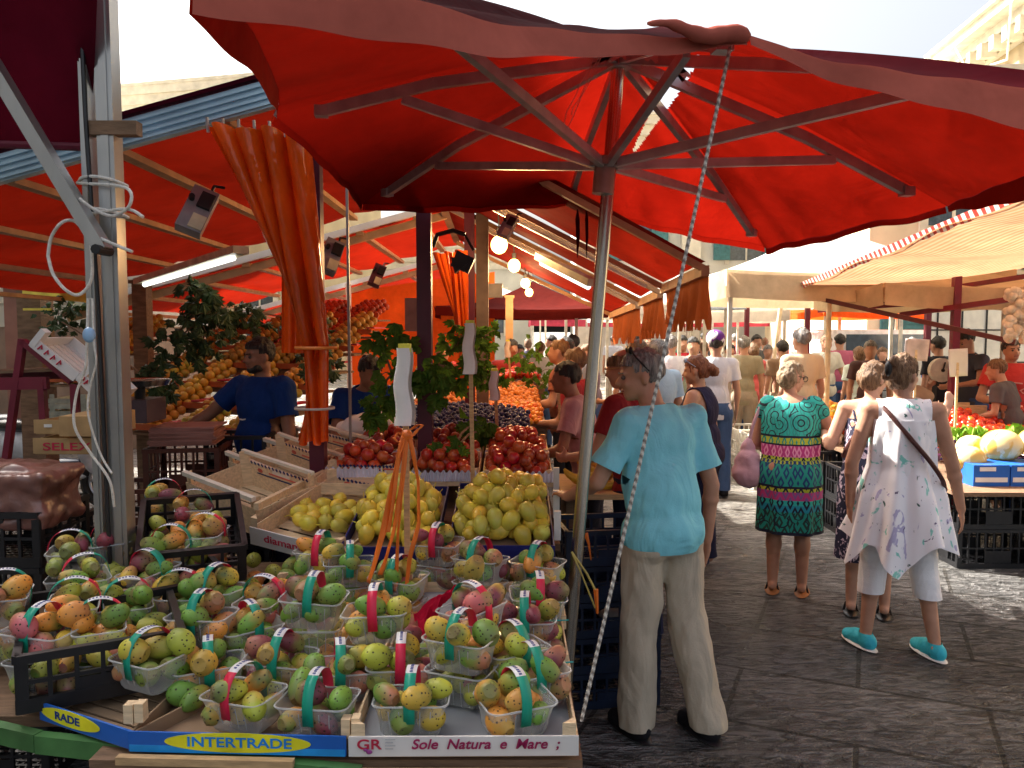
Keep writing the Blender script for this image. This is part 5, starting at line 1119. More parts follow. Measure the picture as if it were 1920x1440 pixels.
def cloth(ctx, name, mb, mat, vox=.011, cuts=(), fold=.006, fsc=(9, 9, 4), seed=0, sm=6, label=None, shell=True):
    me = remesh(mb, vox, sm, .5); 
    if fold: vnoise(me, fold, fsc, seed); vnoise(me, fold * .5, tuple(k * 2.6 for k in fsc), seed + 3)
    for c in cuts: cutplane(me, *c)
    if shell and cuts: me = fromobj(me, [('SOLIDIFY', dict(thickness=.004, offset=-1))])
    me.transform(ctx['T']); me.transform(Matrix.Translation(-ctx['at'])); me.materials.clear(); me.materials.append(mat); shade(me, 60)
    o = bpy.data.objects.new(name, me); COL.objects.link(o); o.parent = ctx['t']
    if label: o['label'] = label
    return o
def mkhair(ctx, kind, mat, vox):
    J, HR = ctx['J'], ctx['HR']; c = J['hed']; q = lambda x, y, z: c + HR @ V((x, y, z)); m = MB()
    m.ell(q(0, -.014, .034), (.082, .101, .091), HR, 20, 14)
    if kind in ('bob', 'bun', 'claw', 'tail'): m.ell(q(0, -.045, -.01), (.078, .07, .085), HR)
    if kind == 'bob': m.ell(q(0, -.04, .0), (.088, .082, .095), HR); m.ell(q(0, .035, .085), (.055, .04, .03), HR)
    if kind in ('bun', 'claw'): m.ell(q(0, -.11, .045 if kind == 'bun' else .03), (.045, .04, .055), HR); m.ell(q(.015, -.125, .075), (.03, .03, .035), HR); m.ell(q(-.02, -.13, .0), (.028, .028, .035), HR)
    if kind == 'tail': m.ell(q(0, -.12, .0), (.045, .045, .045), HR); m.ell(q(.0, -.145, -.03), (.035, .04, .05), HR)
    me = remesh(m, vox, 3, .5); inv = HR.transposed(); bm = bmesh.new(); bm.from_mesh(me)
    low = {'short': -.055, 'bald': -.05, 'bob': -.085, 'bun': -.07, 'claw': -.08, 'tail': -.07, 'crop': -.03}[kind]
    def keep(p):
        l = inv @ (p - c); front = .062 if kind != 'bald' else .0
        if l.y > .035 and l.z < front - .01: return False
        if l.y > .0 and abs(l.x) > .05 and l.z < .02 and kind in ('short', 'crop', 'bald'): return False
        if abs(l.x) > .062 and -.03 < l.y < .02 and l.z < .012 and kind in ('short', 'crop', 'bald', 'bun', 'claw', 'tail'): return False
        if kind == 'bald' and l.z > .08 and l.y > -.05: return False
        if l.z < low + (0 if l.y < -.03 else .03): return False
        return True
    bmesh.ops.delete(bm, geom=[f for f in bm.faces if not keep(f.calc_center_median())], context='FACES'); bm.to_mesh(me); bm.free()
    vnoise(me, .012, (30, 30, 10), 3); vnoise(me, .008, (110, 110, 22), 8); me.transform(ctx['T']); me.transform(Matrix.Translation(-ctx['at'])); me.materials.append(mat); shade(me, 80)
    o = bpy.data.objects.new('hair', me); COL.objects.link(o); o.parent = ctx['t']; return o
def tshirt(ctx, mat, sleeve=.62, hem=.86, g=.014, vox=.011, tank=False, flare=.0, name='shirt', seed=1, fold=.007, label=None, neck=.05):
    J, up, fw, sx = ctx['J'], ctx['up'], ctx['fw'], ctx['sx']; m = MB(); ctx['torso'](m, g + .002); cuts = []
    if flare: m.ell(J['pel'] + V((0, -.012, 0)), (.165 * ctx['b'] + .034, .118 * ctx['b'] + .036, .15), None, 20, 12)
    if flare: m.ell((J['che'] + J['pel']) * .5 - fw * .005, (.158 * ctx['b'] + g + flare, .112 * ctx['b'] + g + flare, .32), ctx['TR'], 20, 14)
    m.ell(J['pel'] + V((0, 0, -.02)), (.172 * ctx['b'] + g + flare, .125 * ctx['b'] + g + flare, .16), None, 20, 12)
    for s, i in (('l', -1), ('r', 1)):
        a, e = J[s + 'sho'], J[s + 'elb']; d = (e - a).normalized()
        if not tank:
            q = a.lerp(e, sleeve + .12); m.cap(a, q, .054 * ctx['b'] + g * .9, .050 * ctx['b'] + g * 1.15, 14); co = a.lerp(e, sleeve)
            cuts.append((co, d, lambda p, a=a, e=e, co=co, d=d: (p - co).dot(d) > -.03 and (p - (a + d * (p - a).dot(d))).length < .12 and (p - a).dot(d) > 0 and abs(p.x - J['che'].x) > .12))
    cuts.append((J['nck'] + up * .012 - fw * .0, up + fw * -.25 if False else up, lambda p: (p - J['nck']).length < .16)); cuts.append((V((0, 0, hem)), V((0, 0, -1)), None))
    if tank:
        for s, i in (('l', -1), ('r', 1)):
            co = J[s + 'sho'] - sx * i * .035; cuts.append((co, sx * i, lambda p, co=co: (p - co).dot(up) > -.19 * 1))
    return cloth(ctx, name, m, mat, vox, cuts, fold, (7, 7, 5), seed, 5, label)
def trousers(ctx, mat, to=.07, g=.018, vox=.011, top=1.02, wide=1., name='trousers', seed=5, fold=.008, label=None):
    J = ctx['J']; b = ctx['b']; m = MB(); m.ell(J['pel'] + V((0, -.012, .0)), (.165 * b + g, .118 * b + g, .14), None, 20, 12); m.ell(J['pel'] + V((0, 0, .08)), (.155 * b + g, .115 * b + g, .12), None, 20, 12)
    for s in 'lr':
        h, k, a = J[s + 'hip'], J[s + 'kne'], J[s + 'ank']; m.cap(h, k, .086 * b + g, .06 * b * wide + g, 16)
        e = k.lerp(a, 1.0); m.cap(k, e + (e - k).normalized() * .02, .06 * b * wide + g, .05 * b * wide + g * 1.3, 16); m.ell(h + V((0, -.012, -.02)), .092 * b + g)
    cuts = [(V((0, 0, to)), V((0, 0, -1)), None), (V((0, 0, top)), V((0, 0, 1)), None)]
    return cloth(ctx, name, m, mat, vox, cuts, fold, (10, 10, 5), seed, 5, label)
def shoe(ctx, s, mat, sole, kind='shoe', name='shoe', lift=0):
    J = ctx['J']; a = J[s + 'ank'].copy(); i = -1 if s == 'l' else 1; f = V(ctx.get('toe' + s, (.04 * i, 1, 0))).normalized(); r = Matrix.Rotation(math.atan2(-f.x, f.y), 3, 'Z'); m = MB(); z0 = a.z - .085
    if kind == 'shoe':
        m.ell(V((a.x, a.y, z0 + .05)) - f * .02, (.048, .062, .055), r); m.ell(V((a.x, a.y, z0 + .048)) + f * .06, (.050, .095, .050), r); m.ell(V((a.x, a.y, z0 + .038)) + f * .13, (.052, .065, .038), r)
        m.cap(V((a.x, a.y, z0 + .06)), V((a.x, a.y, z0 + .095)), .042, .04, 12)
        cloth(ctx, name, m, mat, .008, [(V((0, 0, z0 + .012)), V((0, 0, -1)), None), (V((0, 0, z0 + .1)), V((0, 0, 1)), None)], .001, sm=4, shell=False)
    so = MB().ell(V((a.x, a.y, z0 + .012)) + f * .055, (.056, .155, .014), r, 20, 8); 
    p = part('sole', so.xf(ctx['T']), sole, ctx['t'])
    if kind == 'sandal':
        p['label'] = 'thick sandal sole'; st = MB(); q = lambda x, y, z: V((a.x, a.y, z0)) + r @ V((x, y, z))
        st.tube([q(-.046, .02, .015), q(-.03, .06, .06), q(0, .12, .045), q(.0, .14, .03)], .008, 6).tube([q(.046, .02, .015), q(.03, .06, .06), q(0, .12, .045)], .008, 6); part('strap', st.xf(ctx['T']), mat, ctx['t'])
def loft(rings, n=72, cap=False):
    """rings: fn(theta)->Vector list"""
    m = MB(); vs = [rg(2 * PI * k / n) for rg in rings for k in range(n)]
    return m.add(vs, [(i * n + k, i * n + (k + 1) % n, (i + 1) * n + (k + 1) % n, (i + 1) * n + k) for i in range(len(rings) - 1) for k in range(n)])
def skirt(ctx, name, mat, prof, folds=9, amp=.02, hemfn=None, n=110, rows=40, label=None, seed=0, thick=.003):
    """prof: list of (z, cx, cy, rx, ry) from the top down"""
    zs = [p[0] for p in prof]
    def at(v, q):
        x = v * (len(prof) - 1); i = min(int(x), len(prof) - 2); f = x - i; f = f * f * (3 - 2 * f) if False else f; a, b = prof[i], prof[i + 1]; z, cx, cy, rx, ry = [a[k] + (b[k] - a[k]) * f for k in range(5)]
        w = amp * v * (math.sin(q * folds + seed) + .5 * math.sin(q * folds * 1.7 + 2 * seed + v * 3)) + .008 * noise.noise(V((math.cos(q) * 3, math.sin(q) * 3, v * 5 + seed)))
        dz = hemfn(q) * max(0, v - .45) / .55 if hemfn else 0
        return V((cx + (rx + w) * math.cos(q), cy + (ry + w) * math.sin(q), z + dz))
    m = loft([lambda q, v=j / rows: at(v, q) for j in range(rows + 1)], n); me = m.mesh(name, mat, False); me = fromobj(me, [('SOLIDIFY', dict(thickness=thick))]); me.transform(ctx['T']); me.transform(Matrix.Translation(-ctx['at'])); shade(me, 70)
    me.materials.clear(); me.materials.append(mat); o = bpy.data.objects.new(name, me); COL.objects.link(o); o.parent = ctx['t']
    if label: o['label'] = label
    return o
def local_yaw(at, to): d = V(to) - V(at); return math.atan2(-d.x, d.y)
# --- cloth materials ---
def cmat(name, c, var=.08, rough=.85, sc=5): return M(name, c, rough, var=var, scale=sc, bump=.25, bscale=160, spec=.2, wr=5.5)
cyan = cmat('cyan_cotton', (.24, .68, .80)); khaki = cmat('khaki_cotton', (.50, .43, .33)); navy = cmat('navy_cotton', (.015, .018, .05)); bluec_ = cmat('royal_blue_cotton', (.006, .035, .17)); redc = cmat('red_cotton', (.5, .03, .04))
whitec = cmat('white_cotton', (.86, .85, .87)); greyc = cmat('grey_cotton', (.12, .11, .12)); jeans = cmat('denim', (.05, .1, .24)); beige = cmat('beige_cotton', (.62, .52, .36)); blackc = cmat('black_cotton', (.012, .012, .015)); pinkc = cmat('pink_cloth', (.6, .36, .42)); brownleather = cmat('brown_leather', (.09, .035, .03), rough=.45); bluelt = cmat('light_blue_cotton', (.4, .6, .8))
# --- patterned dress ---
def banded(name):
    m, nt, bs, L = newmat(name); MC[name] = m; bs.inputs['Roughness'].default_value = .8; tc = NN(nt, 'ShaderNodeTexCoord'); sx = NN(nt, 'ShaderNodeSeparateXYZ'); L.new(tc.outputs['Object'], sx.inputs[0])
    mr = NN(nt, 'ShaderNodeMapRange'); mr.inputs[1].default_value = .42; mr.inputs[2].default_value = 1.38; L.new(sx.outputs[2], mr.inputs[0])
    at = NN(nt, 'ShaderNodeMath', operation='ARCTAN2'); L.new(sx.outputs[0], at.inputs[0]); L.new(sx.outputs[1], at.inputs[1])
    def ramp(stops):
        r = NN(nt, 'ShaderNodeValToRGB'); r.color_ramp.interpolation = 'CONSTANT'; e = r.color_ramp.elements; e[0].position = stops[0][0]; e[0].color = (*stops[0][1], 1); e[1].position = stops[1][0]; e[1].color = (*stops[1][1], 1)
        for p, c in stops[2:]: q = e.new(p); q.color = (*c, 1)
        L.new(mr.outputs[0], r.inputs[0]); return r.outputs[0]
    K = (.006, .008, .03); T = (.01, .30, .24); T2 = (.02, .45, .40); Y = (.42, .5, .03); Pk = (.5, .04, .22); Nv = (.01, .04, .16); Bl = (.01, .28, .4)
    A = ramp([(0, K), (.05, T), (.19, Bl), (.235, T2), (.27, Pk), (.33, Y), (.355, K), (.37, T), (.52, Nv), (.545, Y), (.57, Pk), (.645, K), (.66, Y), (.70, K), (.715, (.02, .42, .36))])
    B = ramp([(0, K), (.05, (.015, .05, .04)), (.19, K), (.235, K), (.27, (.2, .1, .3)), (.33, K), (.355, K), (.37, Nv), (.52, Y), (.545, K), (.57, (.75, .3, .5)), (.645, K), (.66, T), (.70, K), (.715, (.03, .30, .27))])
    # motif: diamonds (|x|+|z| waves)
    def tri(src, k, ph=0):
        a = NN(nt, 'ShaderNodeMath', operation='MULTIPLY_ADD'); a.inputs[1].default_value = k; a.inputs[2].default_value = ph; L.new(src, a.inputs[0]); b = NN(nt, 'ShaderNodeMath', operation='PINGPONG'); b.inputs[1].default_value = 1; L.new(a.outputs[0], b.inputs[0]); return b.outputs[0]
    s = NN(nt, 'ShaderNodeMath', operation='ADD'); L.new(tri(at.outputs[0], 5.6), s.inputs[0]); L.new(tri(sx.outputs[2], 15), s.inputs[1])
    g = NN(nt, 'ShaderNodeMath', operation='PINGPONG'); g.inputs[1].default_value = .5; L.new(s.outputs[0], g.inputs[0])
    h = NN(nt, 'ShaderNodeMath', operation='GREATER_THAN'); h.inputs[1].default_value = .30; L.new(g.outputs[0], h.inputs[0])
    mx = NN(nt, 'ShaderNodeMix', data_type='RGBA'); L.new(h.outputs[0], mx.inputs[0]); L.new(A, mx.inputs[6]); L.new(B, mx.inputs[7])
    vo = NN(nt, 'ShaderNodeTexVoronoi'); vo.inputs['Scale'].default_value = 9; L.new(tc.outputs['Object'], vo.inputs[0]); rg = NN(nt, 'ShaderNodeMath', operation='PINGPONG'); rg.inputs[1].default_value = .13; L.new(vo.outputs['Distance'], rg.inputs[0])
    r2 = NN(nt, 'ShaderNodeMath', operation='LESS_THAN'); r2.inputs[1].default_value = .03; L.new(rg.outputs[0], r2.inputs[0])
    t2 = NN(nt, 'ShaderNodeMath', operation='GREATER_THAN'); t2.inputs[1].default_value = 1.11; L.new(sx.outputs[2], t2.inputs[0]); t3 = NN(nt, 'ShaderNodeMath', operation='LESS_THAN'); t3.inputs[1].default_value = .60; L.new(sx.outputs[2], t3.inputs[0])
    t4 = NN(nt, 'ShaderNodeMath', operation='ADD'); L.new(t2.outputs[0], t4.inputs[0]); L.new(t3.outputs[0], t4.inputs[1]); f = NN(nt, 'ShaderNodeMath', operation='MULTIPLY'); L.new(r2.outputs[0], f.inputs[0]); L.new(t4.outputs[0], f.inputs[1])
    m3 = NN(nt, 'ShaderNodeMix', data_type='RGBA'); L.new(f.outputs[0], m3.inputs[0]); L.new(mx.outputs[2], m3.inputs[6]); m3.inputs[7].default_value = (.01, .02, .04, 1); L.new(m3.outputs[2], bs.inputs['Base Color']); return m
def blotch(name, base, spots, rough=.8, sc=6, th=.62, dist=1.5, stretch=(1, 1, .6)):
    m, nt, bs, L = newmat(name); MC[name] = m; bs.inputs['Roughness'].default_value = rough; tc = NN(nt, 'ShaderNodeTexCoord'); mp = NN(nt, 'ShaderNodeMapping'); mp.inputs['Scale'].default_value = stretch; L.new(tc.outputs['Object'], mp.inputs[0]); prev = None
    for i, (c, s, t) in enumerate(spots):
        n = NN(nt, 'ShaderNodeTexNoise'); n.noise_dimensions = '4D'; n.inputs['W'].default_value = i * 7.3; n.inputs['Scale'].default_value = s; n.inputs['Detail'].default_value = 3; n.inputs['Distortion'].default_value = dist; L.new(mp.outputs[0], n.inputs['Vector'])
        r = NN(nt, 'ShaderNodeMapRange'); r.inputs[1].default_value = t; r.inputs[2].default_value = t + .03; L.new(n.outputs[0], r.inputs[0]); x = NN(nt, 'ShaderNodeMix', data_type='RGBA'); L.new(r.outputs[0], x.inputs[0])
        if prev: L.new(prev, x.inputs[6])
        else: x.inputs[6].default_value = (*base, 1)
        x.inputs[7].default_value = (*c, 1); prev = x.outputs[2]
    L.new(prev, bs.inputs['Base Color']); return m
def bandtube(ctx, name, pts, w, mat, flat=.3, label=None):
    m = MB(); P_ = [V(p) for p in pts]; o = []
    for i in range(len(P_) - 1):
        a = P_[max(i - 1, 0)]; b = P_[i]; c = P_[i + 1]; d = P_[min(i + 2, len(P_) - 1)]
        for k in range(6): t = k / 6; o.append(.5 * ((2 * b) + (c - a) * t + (2 * a - 5 * b + 4 * c - d) * t * t + (3 * b - a - 3 * c + d) * t ** 3))
    o.append(P_[-1]); m.tube(o, w, 8); return part(name, m.xf(ctx['T']), mat, ctx['t'], label=label)
# 1. man in cyan T-shirt --------------------------------------------------
at = (.665, 3.50, 0)
c = person('grey haired man in cyan T-shirt and khaki trousers beside the steel pole, facing the stall', at, R(26), 1.74, .96, dict(**{'+hed': (-.05, .05, -.005), '+nck': (-.02, .02, 0)}, lean=3, lelb=(-.30, .06, 1.17), lwri=(-.33, .27, 1.07), relb=(.245, -.04, 1.13), rwri=(.25, -.01, .87), lkne=(-.1, .03, .50), lank=(-.11, .02, .085), rkne=(.125, -.04, .5), rank=(.165, -.13, .085)),
           SK1, .0075, 'short', HG, headrot=(-8, 0, 64), hands=((.15, 1, .05), (0, .25, -1)), handn=((0, 0, -1), (-1, 0, 0)), eyes=True, curl=(.7, .45))
tshirt(c, cyan, .74, .865, .020, .0095, fold=.017, seed=2, flare=.014); trousers(c, khaki, .055, .022, .0095, wide=1.12, fold=.013, top=.885)
for s in 'lr': shoe(c, s, blackc, blackp)
HRm = c['HR']; hd = c['J']['hed']; q = lambda x, y, z: hd + HRm @ V((x, y, z))
gl = MB()
for x in (-1, 1): gl.tube([q(x * .074, -.03, .02), q(x * .086, .02, .085), q(x * .05, .04, .125)], .004, 6)
gl.ell(q(-.035, .035, .12), (.03, .012, .018), HRm).ell(q(.035, .035, .12), (.03, .012, .018), HRm); part('sunglasses', gl.xf(c['T']), iron, c['t'])
# 2. woman in green patterned dress ---------------------------------------
at = (1.90, 5.42, 0)
c = person('woman with short blond grey hair in green banded dress carrying a pink shoulder bag', at, R(-20), 1.60, 1.18, dict(lean=6, lsho=(-.18, .06, 1.42), relb=(.31, .10, 1.17), rwri=(.33, .34, 1.14), lelb=(-.24, .09, 1.13), lwri=(-.2, .28, 1.04)),
           SK1, .009, 'bob', HBL, headrot=(-8, 0, -48), hands=((.3, 1, 0), (.0, 1, .1)), fem=True, eyes=True)
dr = banded('banded_dress'); skirt(c, 'dress', dr, [(1.485, 0, .07, .10, .07), (1.44, 0, .055, .205, .11), (1.35, 0, .05, .215, .15), (1.2, 0, .04, .205, .16), (1.05, 0, .02, .20, .16), (.92, 0, 0, .225, .18), (.7, 0, -.01, .225, .18), (.49, 0, -.01, .235, .185)], 7, .010, None, seed=2)
for s, i in (('l', -1), ('r', 1)): ca = MB(); J = c['J']; ca.cap(J[s + 'sho'] - V((i * .02, 0, 0)), J[s + 'sho'].lerp(J[s + 'elb'], .2), .078, .070, 14); cloth(c, 'cap_sleeve', ca, dr, .012, (), .002)
for s in 'lr': shoe(c, s, blackc, M('cork_sole', (.32, .14, .05), .7), 'sandal')
bg = MB(); bg.ell((-.30, -.02, .985), (.10, .07, .10)).ell((-.29, -.02, .90), (.125, .085, .11)).ell((-.30, 0, 1.09), (.055, .045, .09)); cloth(c, 'shoulder_bag', bg, pinkc, .012, (), .014, (9, 9, 9))
bandtube(c, 'bag_strap', [(-.30, .0, 1.12), (-.26, .0, 1.30), (-.185, .07, 1.49), (-.22, .14, 1.36), (-.29, .09, 1.12)], .013, pinkc)
hd = c['J']['hed']; HRm = c['HR']; q = lambda x, y, z: hd + HRm @ V((x, y, z)); gl = MB()
for x in (-1, 1):
    gl.tube([q(x * .078, -.01, .012), q(x * .066, .09, .01)], .0028, 6)
    gl.tube([q(x * .033 + .027 * math.cos(k * PI / 5), .098, .002 + .02 * math.sin(k * PI / 5)) for k in range(11)], .0025, 5)
part('glasses', gl.xf(c['T']), iron, c['t'])
# 3. woman in white handkerchief dress --------------------------------------
at = (2.18, 4.44, 0)
c = person('woman in white handkerchief hem tunic and white leggings with turquoise trainers, hand raised', at, R(-16), 1.68, 1.04, dict(lelb=(-.27, -.03, 1.12), lwri=(-.27, .0, .86), relb=(.27, .0, 1.12), rwri=(.33, .03, .86), **{'+lank': (-.06, -.0, 0), '+rank': (.09, -.06, 0), '+rkne': (.04, 0, 0), '+lkne': (-.03, 0, 0)}),
           SK1, .009, 'claw', HBR, headrot=(0, 0, -42), hands=((0, .1, -1), (.15, .1, -1)), fem=True, eyes=True, curl=(.4, .4))
wd = blotch('white_floral', (.88, .87, .90), [((.25, .62, .55), 7, .60), ((.45, .42, .62), 9, .64), ((.03, .10, .09), 13, .655), ((.10, .07, .16), 16, .665)], dist=2.2)
def hf(q):
    pk = lambda c, w: max(0, 1 - abs((q - c + PI) % (2 * PI) - PI) / w)
    return .04 - .20 * pk(-1.72 , .62) - .17 * pk(-2.75, .5) - .10 * pk(-.25, .6) - .15 * pk(1.2, .8)
tshirt(c, wd, .3, 1.0, .014, .0095, True, name='bodice', fold=.004)
skirt(c, 'tunic', wd, [(1.38, 0, 0, .165, .125), (1.25, 0, 0, .17, .135), (1.1, 0, 0, .175, .135), (.95, 0, -.01, .225, .185), (.80, 0, -.02, .255, .215), (.66, 0, -.02, .29, .25)], 8, .035, hf, seed=4)
J = c['J']; lg = MB()
for s in 'lr': lg.cap(J[s + 'hip'], J[s + 'kne'], .098, .080, 16); lg.cap(J[s + 'kne'], J[s + 'kne'].lerp(J[s + 'ank'], .55), .080, .074, 16)
lg.ell(J['pel'], (.19, .14, .14)); cloth(c, 'leggings', lg, whitec, .0095, [(V((0, 0, .345)), V((0, 0, -1)), None)], .003, (4, 4, 22))
turq = cmat('turquoise_mesh', (.05, .5, .62), rough=.6)
for s in 'lr': c['toe' + s] = (-.55, 1, 0) if s == 'l' else (-.45, 1, 0); shoe(c, s, turq, white)
bandtube(c, 'bag_strap', [(-.13, .02, 1.475), (-.09, -.10, 1.42), (.03, -.145, 1.27), (.12, -.15, 1.16), (.19, -.12, 1.06), (.23, -.03, .98)], .013, brownleather)
m = MB(); q = c['J']['hed'] + c['HR'] @ V((0, -.15, .04)); m.ell(q, (.02, .03, .045)); part('hair_clip', m.xf(c['T']), iron, c['t'])
# 4. woman behind, in dark floral dress
at = (2.27, 5.0, 0)
c = person('fair shouldered woman in navy and lilac leaf print dress half hidden between the other two', at, R(-22), 1.62, 1.06, dict(lean=7, lelb=(-.27, .05, 1.16), lwri=(-.31, .28, 1.22), relb=(.36, .2, 1.2), rwri=(.47, .26, 1.40)), SK2, .010, 'bob', HBR, headrot=(-12, 0, -40), hands=((.2, 1, .1), (.2, .35, 1)), handn=((0, 0, -1), (-.3, 1, 0)), curl=(.5, .15), fem=True)
fl = blotch('navy_leaf_print', (.012, .012, .04), [((.55, .45, .55), 13, .535)], dist=3.0, stretch=(1, 1, .8))
skirt(c, 'dress', fl, [(1.36, 0, .07, .175, .13), (1.2, 0, .05, .175, .145), (1.05, 0, .02, .175, .15), (.9, 0, 0, .205, .17), (.6, 0, 0, .20, .17), (.40, 0, 0, .215, .18)], 8, .014, None, seed=6)
bandtube(c, 'dress_strap', [(-.11, .15, 1.34), (-.13, .10, 1.47), (-.12, -.01, 1.40), (-.09, -.04, 1.3)], .009, fl); bandtube(c, 'bag_strap', [(.10, .10, 1.49), (.02, -.04, 1.42), (-.12, -.10, 1.24), (-.18, -.04, 1.1)], .017, brownleather)
for s in 'lr': shoe(c, s, blackc, blackp, 'sandal')
# 5. vendor in blue
at = (-1.66, 5.3, 0)
c = person('vendor in royal blue V neck shirt leaning one hand on the brown paper stack', at, R(150), 1.76, 1.12, dict(lsho=(-.2, 0, 1.43), rsho=(.2, 0, 1.43), relb=(.36, .14, 1.24), rwri=(.50, .34, 1.10), lelb=(-.27, .03, 1.14), lwri=(-.22, .16, .94)), SK3, .010, 'short', HBK, headrot=(-4, 0, -14), hands=((.2, .6, -.5), (.5, .8, -.75)), handn=((.6, 0, -.4), (-.1, .3, -1)), eyes=True, curl=(.6, .2), belly=.02)
tshirt(c, bluec_, .62, .86, .018, .011, fold=.012, seed=7); trousers(c, navy, .08, .02, .012)
bd = MB(); hd = c['J']['hed']; HRm = c['HR']; q = lambda x, y, z: hd + HRm @ V((x, y, z)); bd.ell(q(0, .052, -.082), (.042, .04, .032), HRm).ell(q(-.04, .03, -.07), (.02, .04, .032), HRm).ell(q(.04, .03, -.07), (.02, .04, .032), HRm); cloth(c, 'beard', bd, HBK, .008, (), .002)
m = MB().tube([(-.02, .165, 1.235), (.0, .168, 1.23), (.03, .165, 1.232)], .005, 6); part('shirt_logo', m.xf(c['T']), white, c['t'])
# 6. second vendor bending, blue shirt
at = (-1.12, 5.75, 0)
c = person('stooping vendor in dark blue shirt seen from behind the leaves, left of the middle post', at, R(-150), 1.7, 1.1, dict(lean=24, relb=(.27, .32, 1.12), rwri=(.2, .52, 1.05), lelb=(-.3, .30, 1.12), lwri=(-.2, .5, 1.04)), SK3, .013, 'short', HBK, headrot=(-20, 0, 10), belly=.02)
tshirt(c, bluec_, .6, .84, .02, .013, fold=.012, seed=9); trousers(c, navy, .08, .02, .015)
# 7. balding man with glasses in front/behind the cyan man
at = (.72, 4.45, 0)
c = person('balding man with spectacles and red shirt just behind the cyan shirt man', at, R(52), 1.72, 1.05, dict(lean=8, lelb=(-.28, .12, 1.16), lwri=(-.22, .34, 1.12)), SK1, .011, 'bald', HBR, headrot=(-8, 0, 14), eyes=False)
tshirt(c, cmat('maroon_cotton', (.22, .015, .02)), .6, .86, .016, .013, seed=11); trousers(c, navy, .08, .02, .015)
hd = c['J']['hed']; HRm = c['HR']; q = lambda x, y, z: hd + HRm @ V((x, y, z)); gl = MB()
for x in (-1, 1): gl.tube([q(x * .08, -.01, .012), q(x * .068, .09, .012)], .003, 6).tube([q(x * .034 + .026 * math.cos(k * PI / 5), .1, .004 + .018 * math.sin(k * PI / 5)) for k in range(11)], .003, 5)
part('glasses', gl.xf(c['T']), M('gilt', (.6, .45, .2), .3, .8), c['t'])
# 8. woman navy tank top, sunglasses on head
at = (1.44, 6.0, 0)
c = person('auburn haired woman in navy tank top with sunglasses pushed up on her head', at, R(60), 1.62, 1.18, dict(lean=4, lelb=(-.3, .08, 1.17), lwri=(-.2, .3, 1.15), relb=(.29, .0, 1.13), rwri=(.24, .2, 1.0)), SK1, .011, 'tail', HRD, headrot=(-10, 0, 8), fem=True)
tshirt(c, cmat('navy_tank', (.02, .018, .05)), .3, .75, .014, .012, True, seed=12); trousers(c, navy, .08, .02, .015)
hd = c['J']['hed']; HRm = c['HR']; q = lambda x, y, z: hd + HRm @ V((x, y, z)); gl = MB()
for x in (-1, 1): gl.ell(q(x * .038, .062, .092), (.03, .014, .02), HRm).tube([q(x * .07, .05, .09), q(x * .09, -.02, .03)], .004, 6)
part('sunglasses', gl.xf(c['T']), M('pale_lens', (.3, .35, .45), .15), c['t'])
# ---------------- simpler passers-by: a few figures, copied with their own clothes colours ----------------
OCm = M('garment', None, .85, objcol=True, var=.15, scale=6, bump=.2, bscale=120, wr=5.5)
def proto(pose, fem=False, hair='short', bulk=1., H=1.72, sleeve=.6, tank=False, dress=False, hm=HBK, headrot=(0, 0, 0), sk=SK1, vox=.016):
    c = person('x', (0, 0, 0), 0, H, bulk, pose, sk, vox, hair, hm, headrot=headrot, fem=fem); 
    s = tshirt(c, OCm, sleeve, .84, .016, vox, tank, seed=3)
    l = trousers(c, OCm, .08, .018, vox)
    for q in 'lr': shoe(c, q, blackc, blackp)
    return c['t']
PR = [proto({}, hm=HBK), proto(dict(lelb=(-.27, .1, 1.16), lwri=(-.2, .34, 1.15), relb=(.27, .08, 1.15), rwri=(.22, .32, 1.08), lean=4), hm=HBR, bulk=1.1),
      proto(dict(lean=14, lelb=(-.27, .18, 1.14), lwri=(-.18, .42, 1.05), relb=(.28, .16, 1.12), rwri=(.2, .4, 1.02)), hm=HBK, sk=SK3),
      proto(dict(lkne=(-.1, .12, .5), lank=(-.1, .2, .09), rkne=(.1, 0, .5), rank=(.1, -.22, .1)), True, 'bob', 1.0, 1.62, hm=HBR, sk=SK2),
      proto({}, False, 'short', 1.02, 1.72, hm=HG, sk=SK1)]
usedp = set()
def who(k, px, Y, yaw, shirt, legs, label, H=1., headtop=None, group=None, x=None):
    X = (px - 960) / 1500 * (Y * math.cos(PITCH) + .3 * math.sin(PITCH)) if x is None else x; loc = (X, Y, 0)
    if k in usedp: o = dup(PR[k], loc)
    else: o = PR[k]; o.location = loc; usedp.add(k)
    o['label'] = label; o['category'] = 'person'; o.rotation_euler = (0, 0, R(yaw)); o.scale = (H, H, H)
    for ch in o.children:
        n = ch.name.split('.')[0]
        if n == 'shirt': ch.color = (*shirt, 1)
        if n == 'trousers': ch.color = (*legs, 1)
    if group: o['group'] = group
    return o
dk_ = (.02, .02, .03); jn = (.05, .1, .22); tn = (.35, .28, .2); wh = (.75, .75, .75)
who(0, 1342, 8.6, 0, (.72, .72, .76), jn, 'man in white T-shirt and jeans with a purple and white cap, back turned', 1.03)
cap = MB().ell(V(((1342 - 960) / 1500 * 8.6, 8.62, 1.72)), (.10, .115, .095), None, 20, 14).ell(V(((1342 - 960) / 1500 * 8.6, 8.72, 1.69)), (.07, .09, .02)); one('cap', cap, blotch('purple_cap_print', (.75, .72, .75), [((.14, .02, .22), 9, .5)]), 'purple and white cap on the man in the white T-shirt', 'cap')
who(4, 1235, 6.9, 30, (.42, .58, .72), tn, 'grey haired man in pale blue shirt between the spectacled man and the navy tank woman')
who(1, 1205, 7.6, 60, (.25, .12, .14), dk_, 'man in checked maroon shirt close behind the cyan shirt man')
who(1, 1090, 6.2, 70, (.4, .02, .03), dk_, 'customer in red shirt reaching over the fruit behind the steel pole', .97)
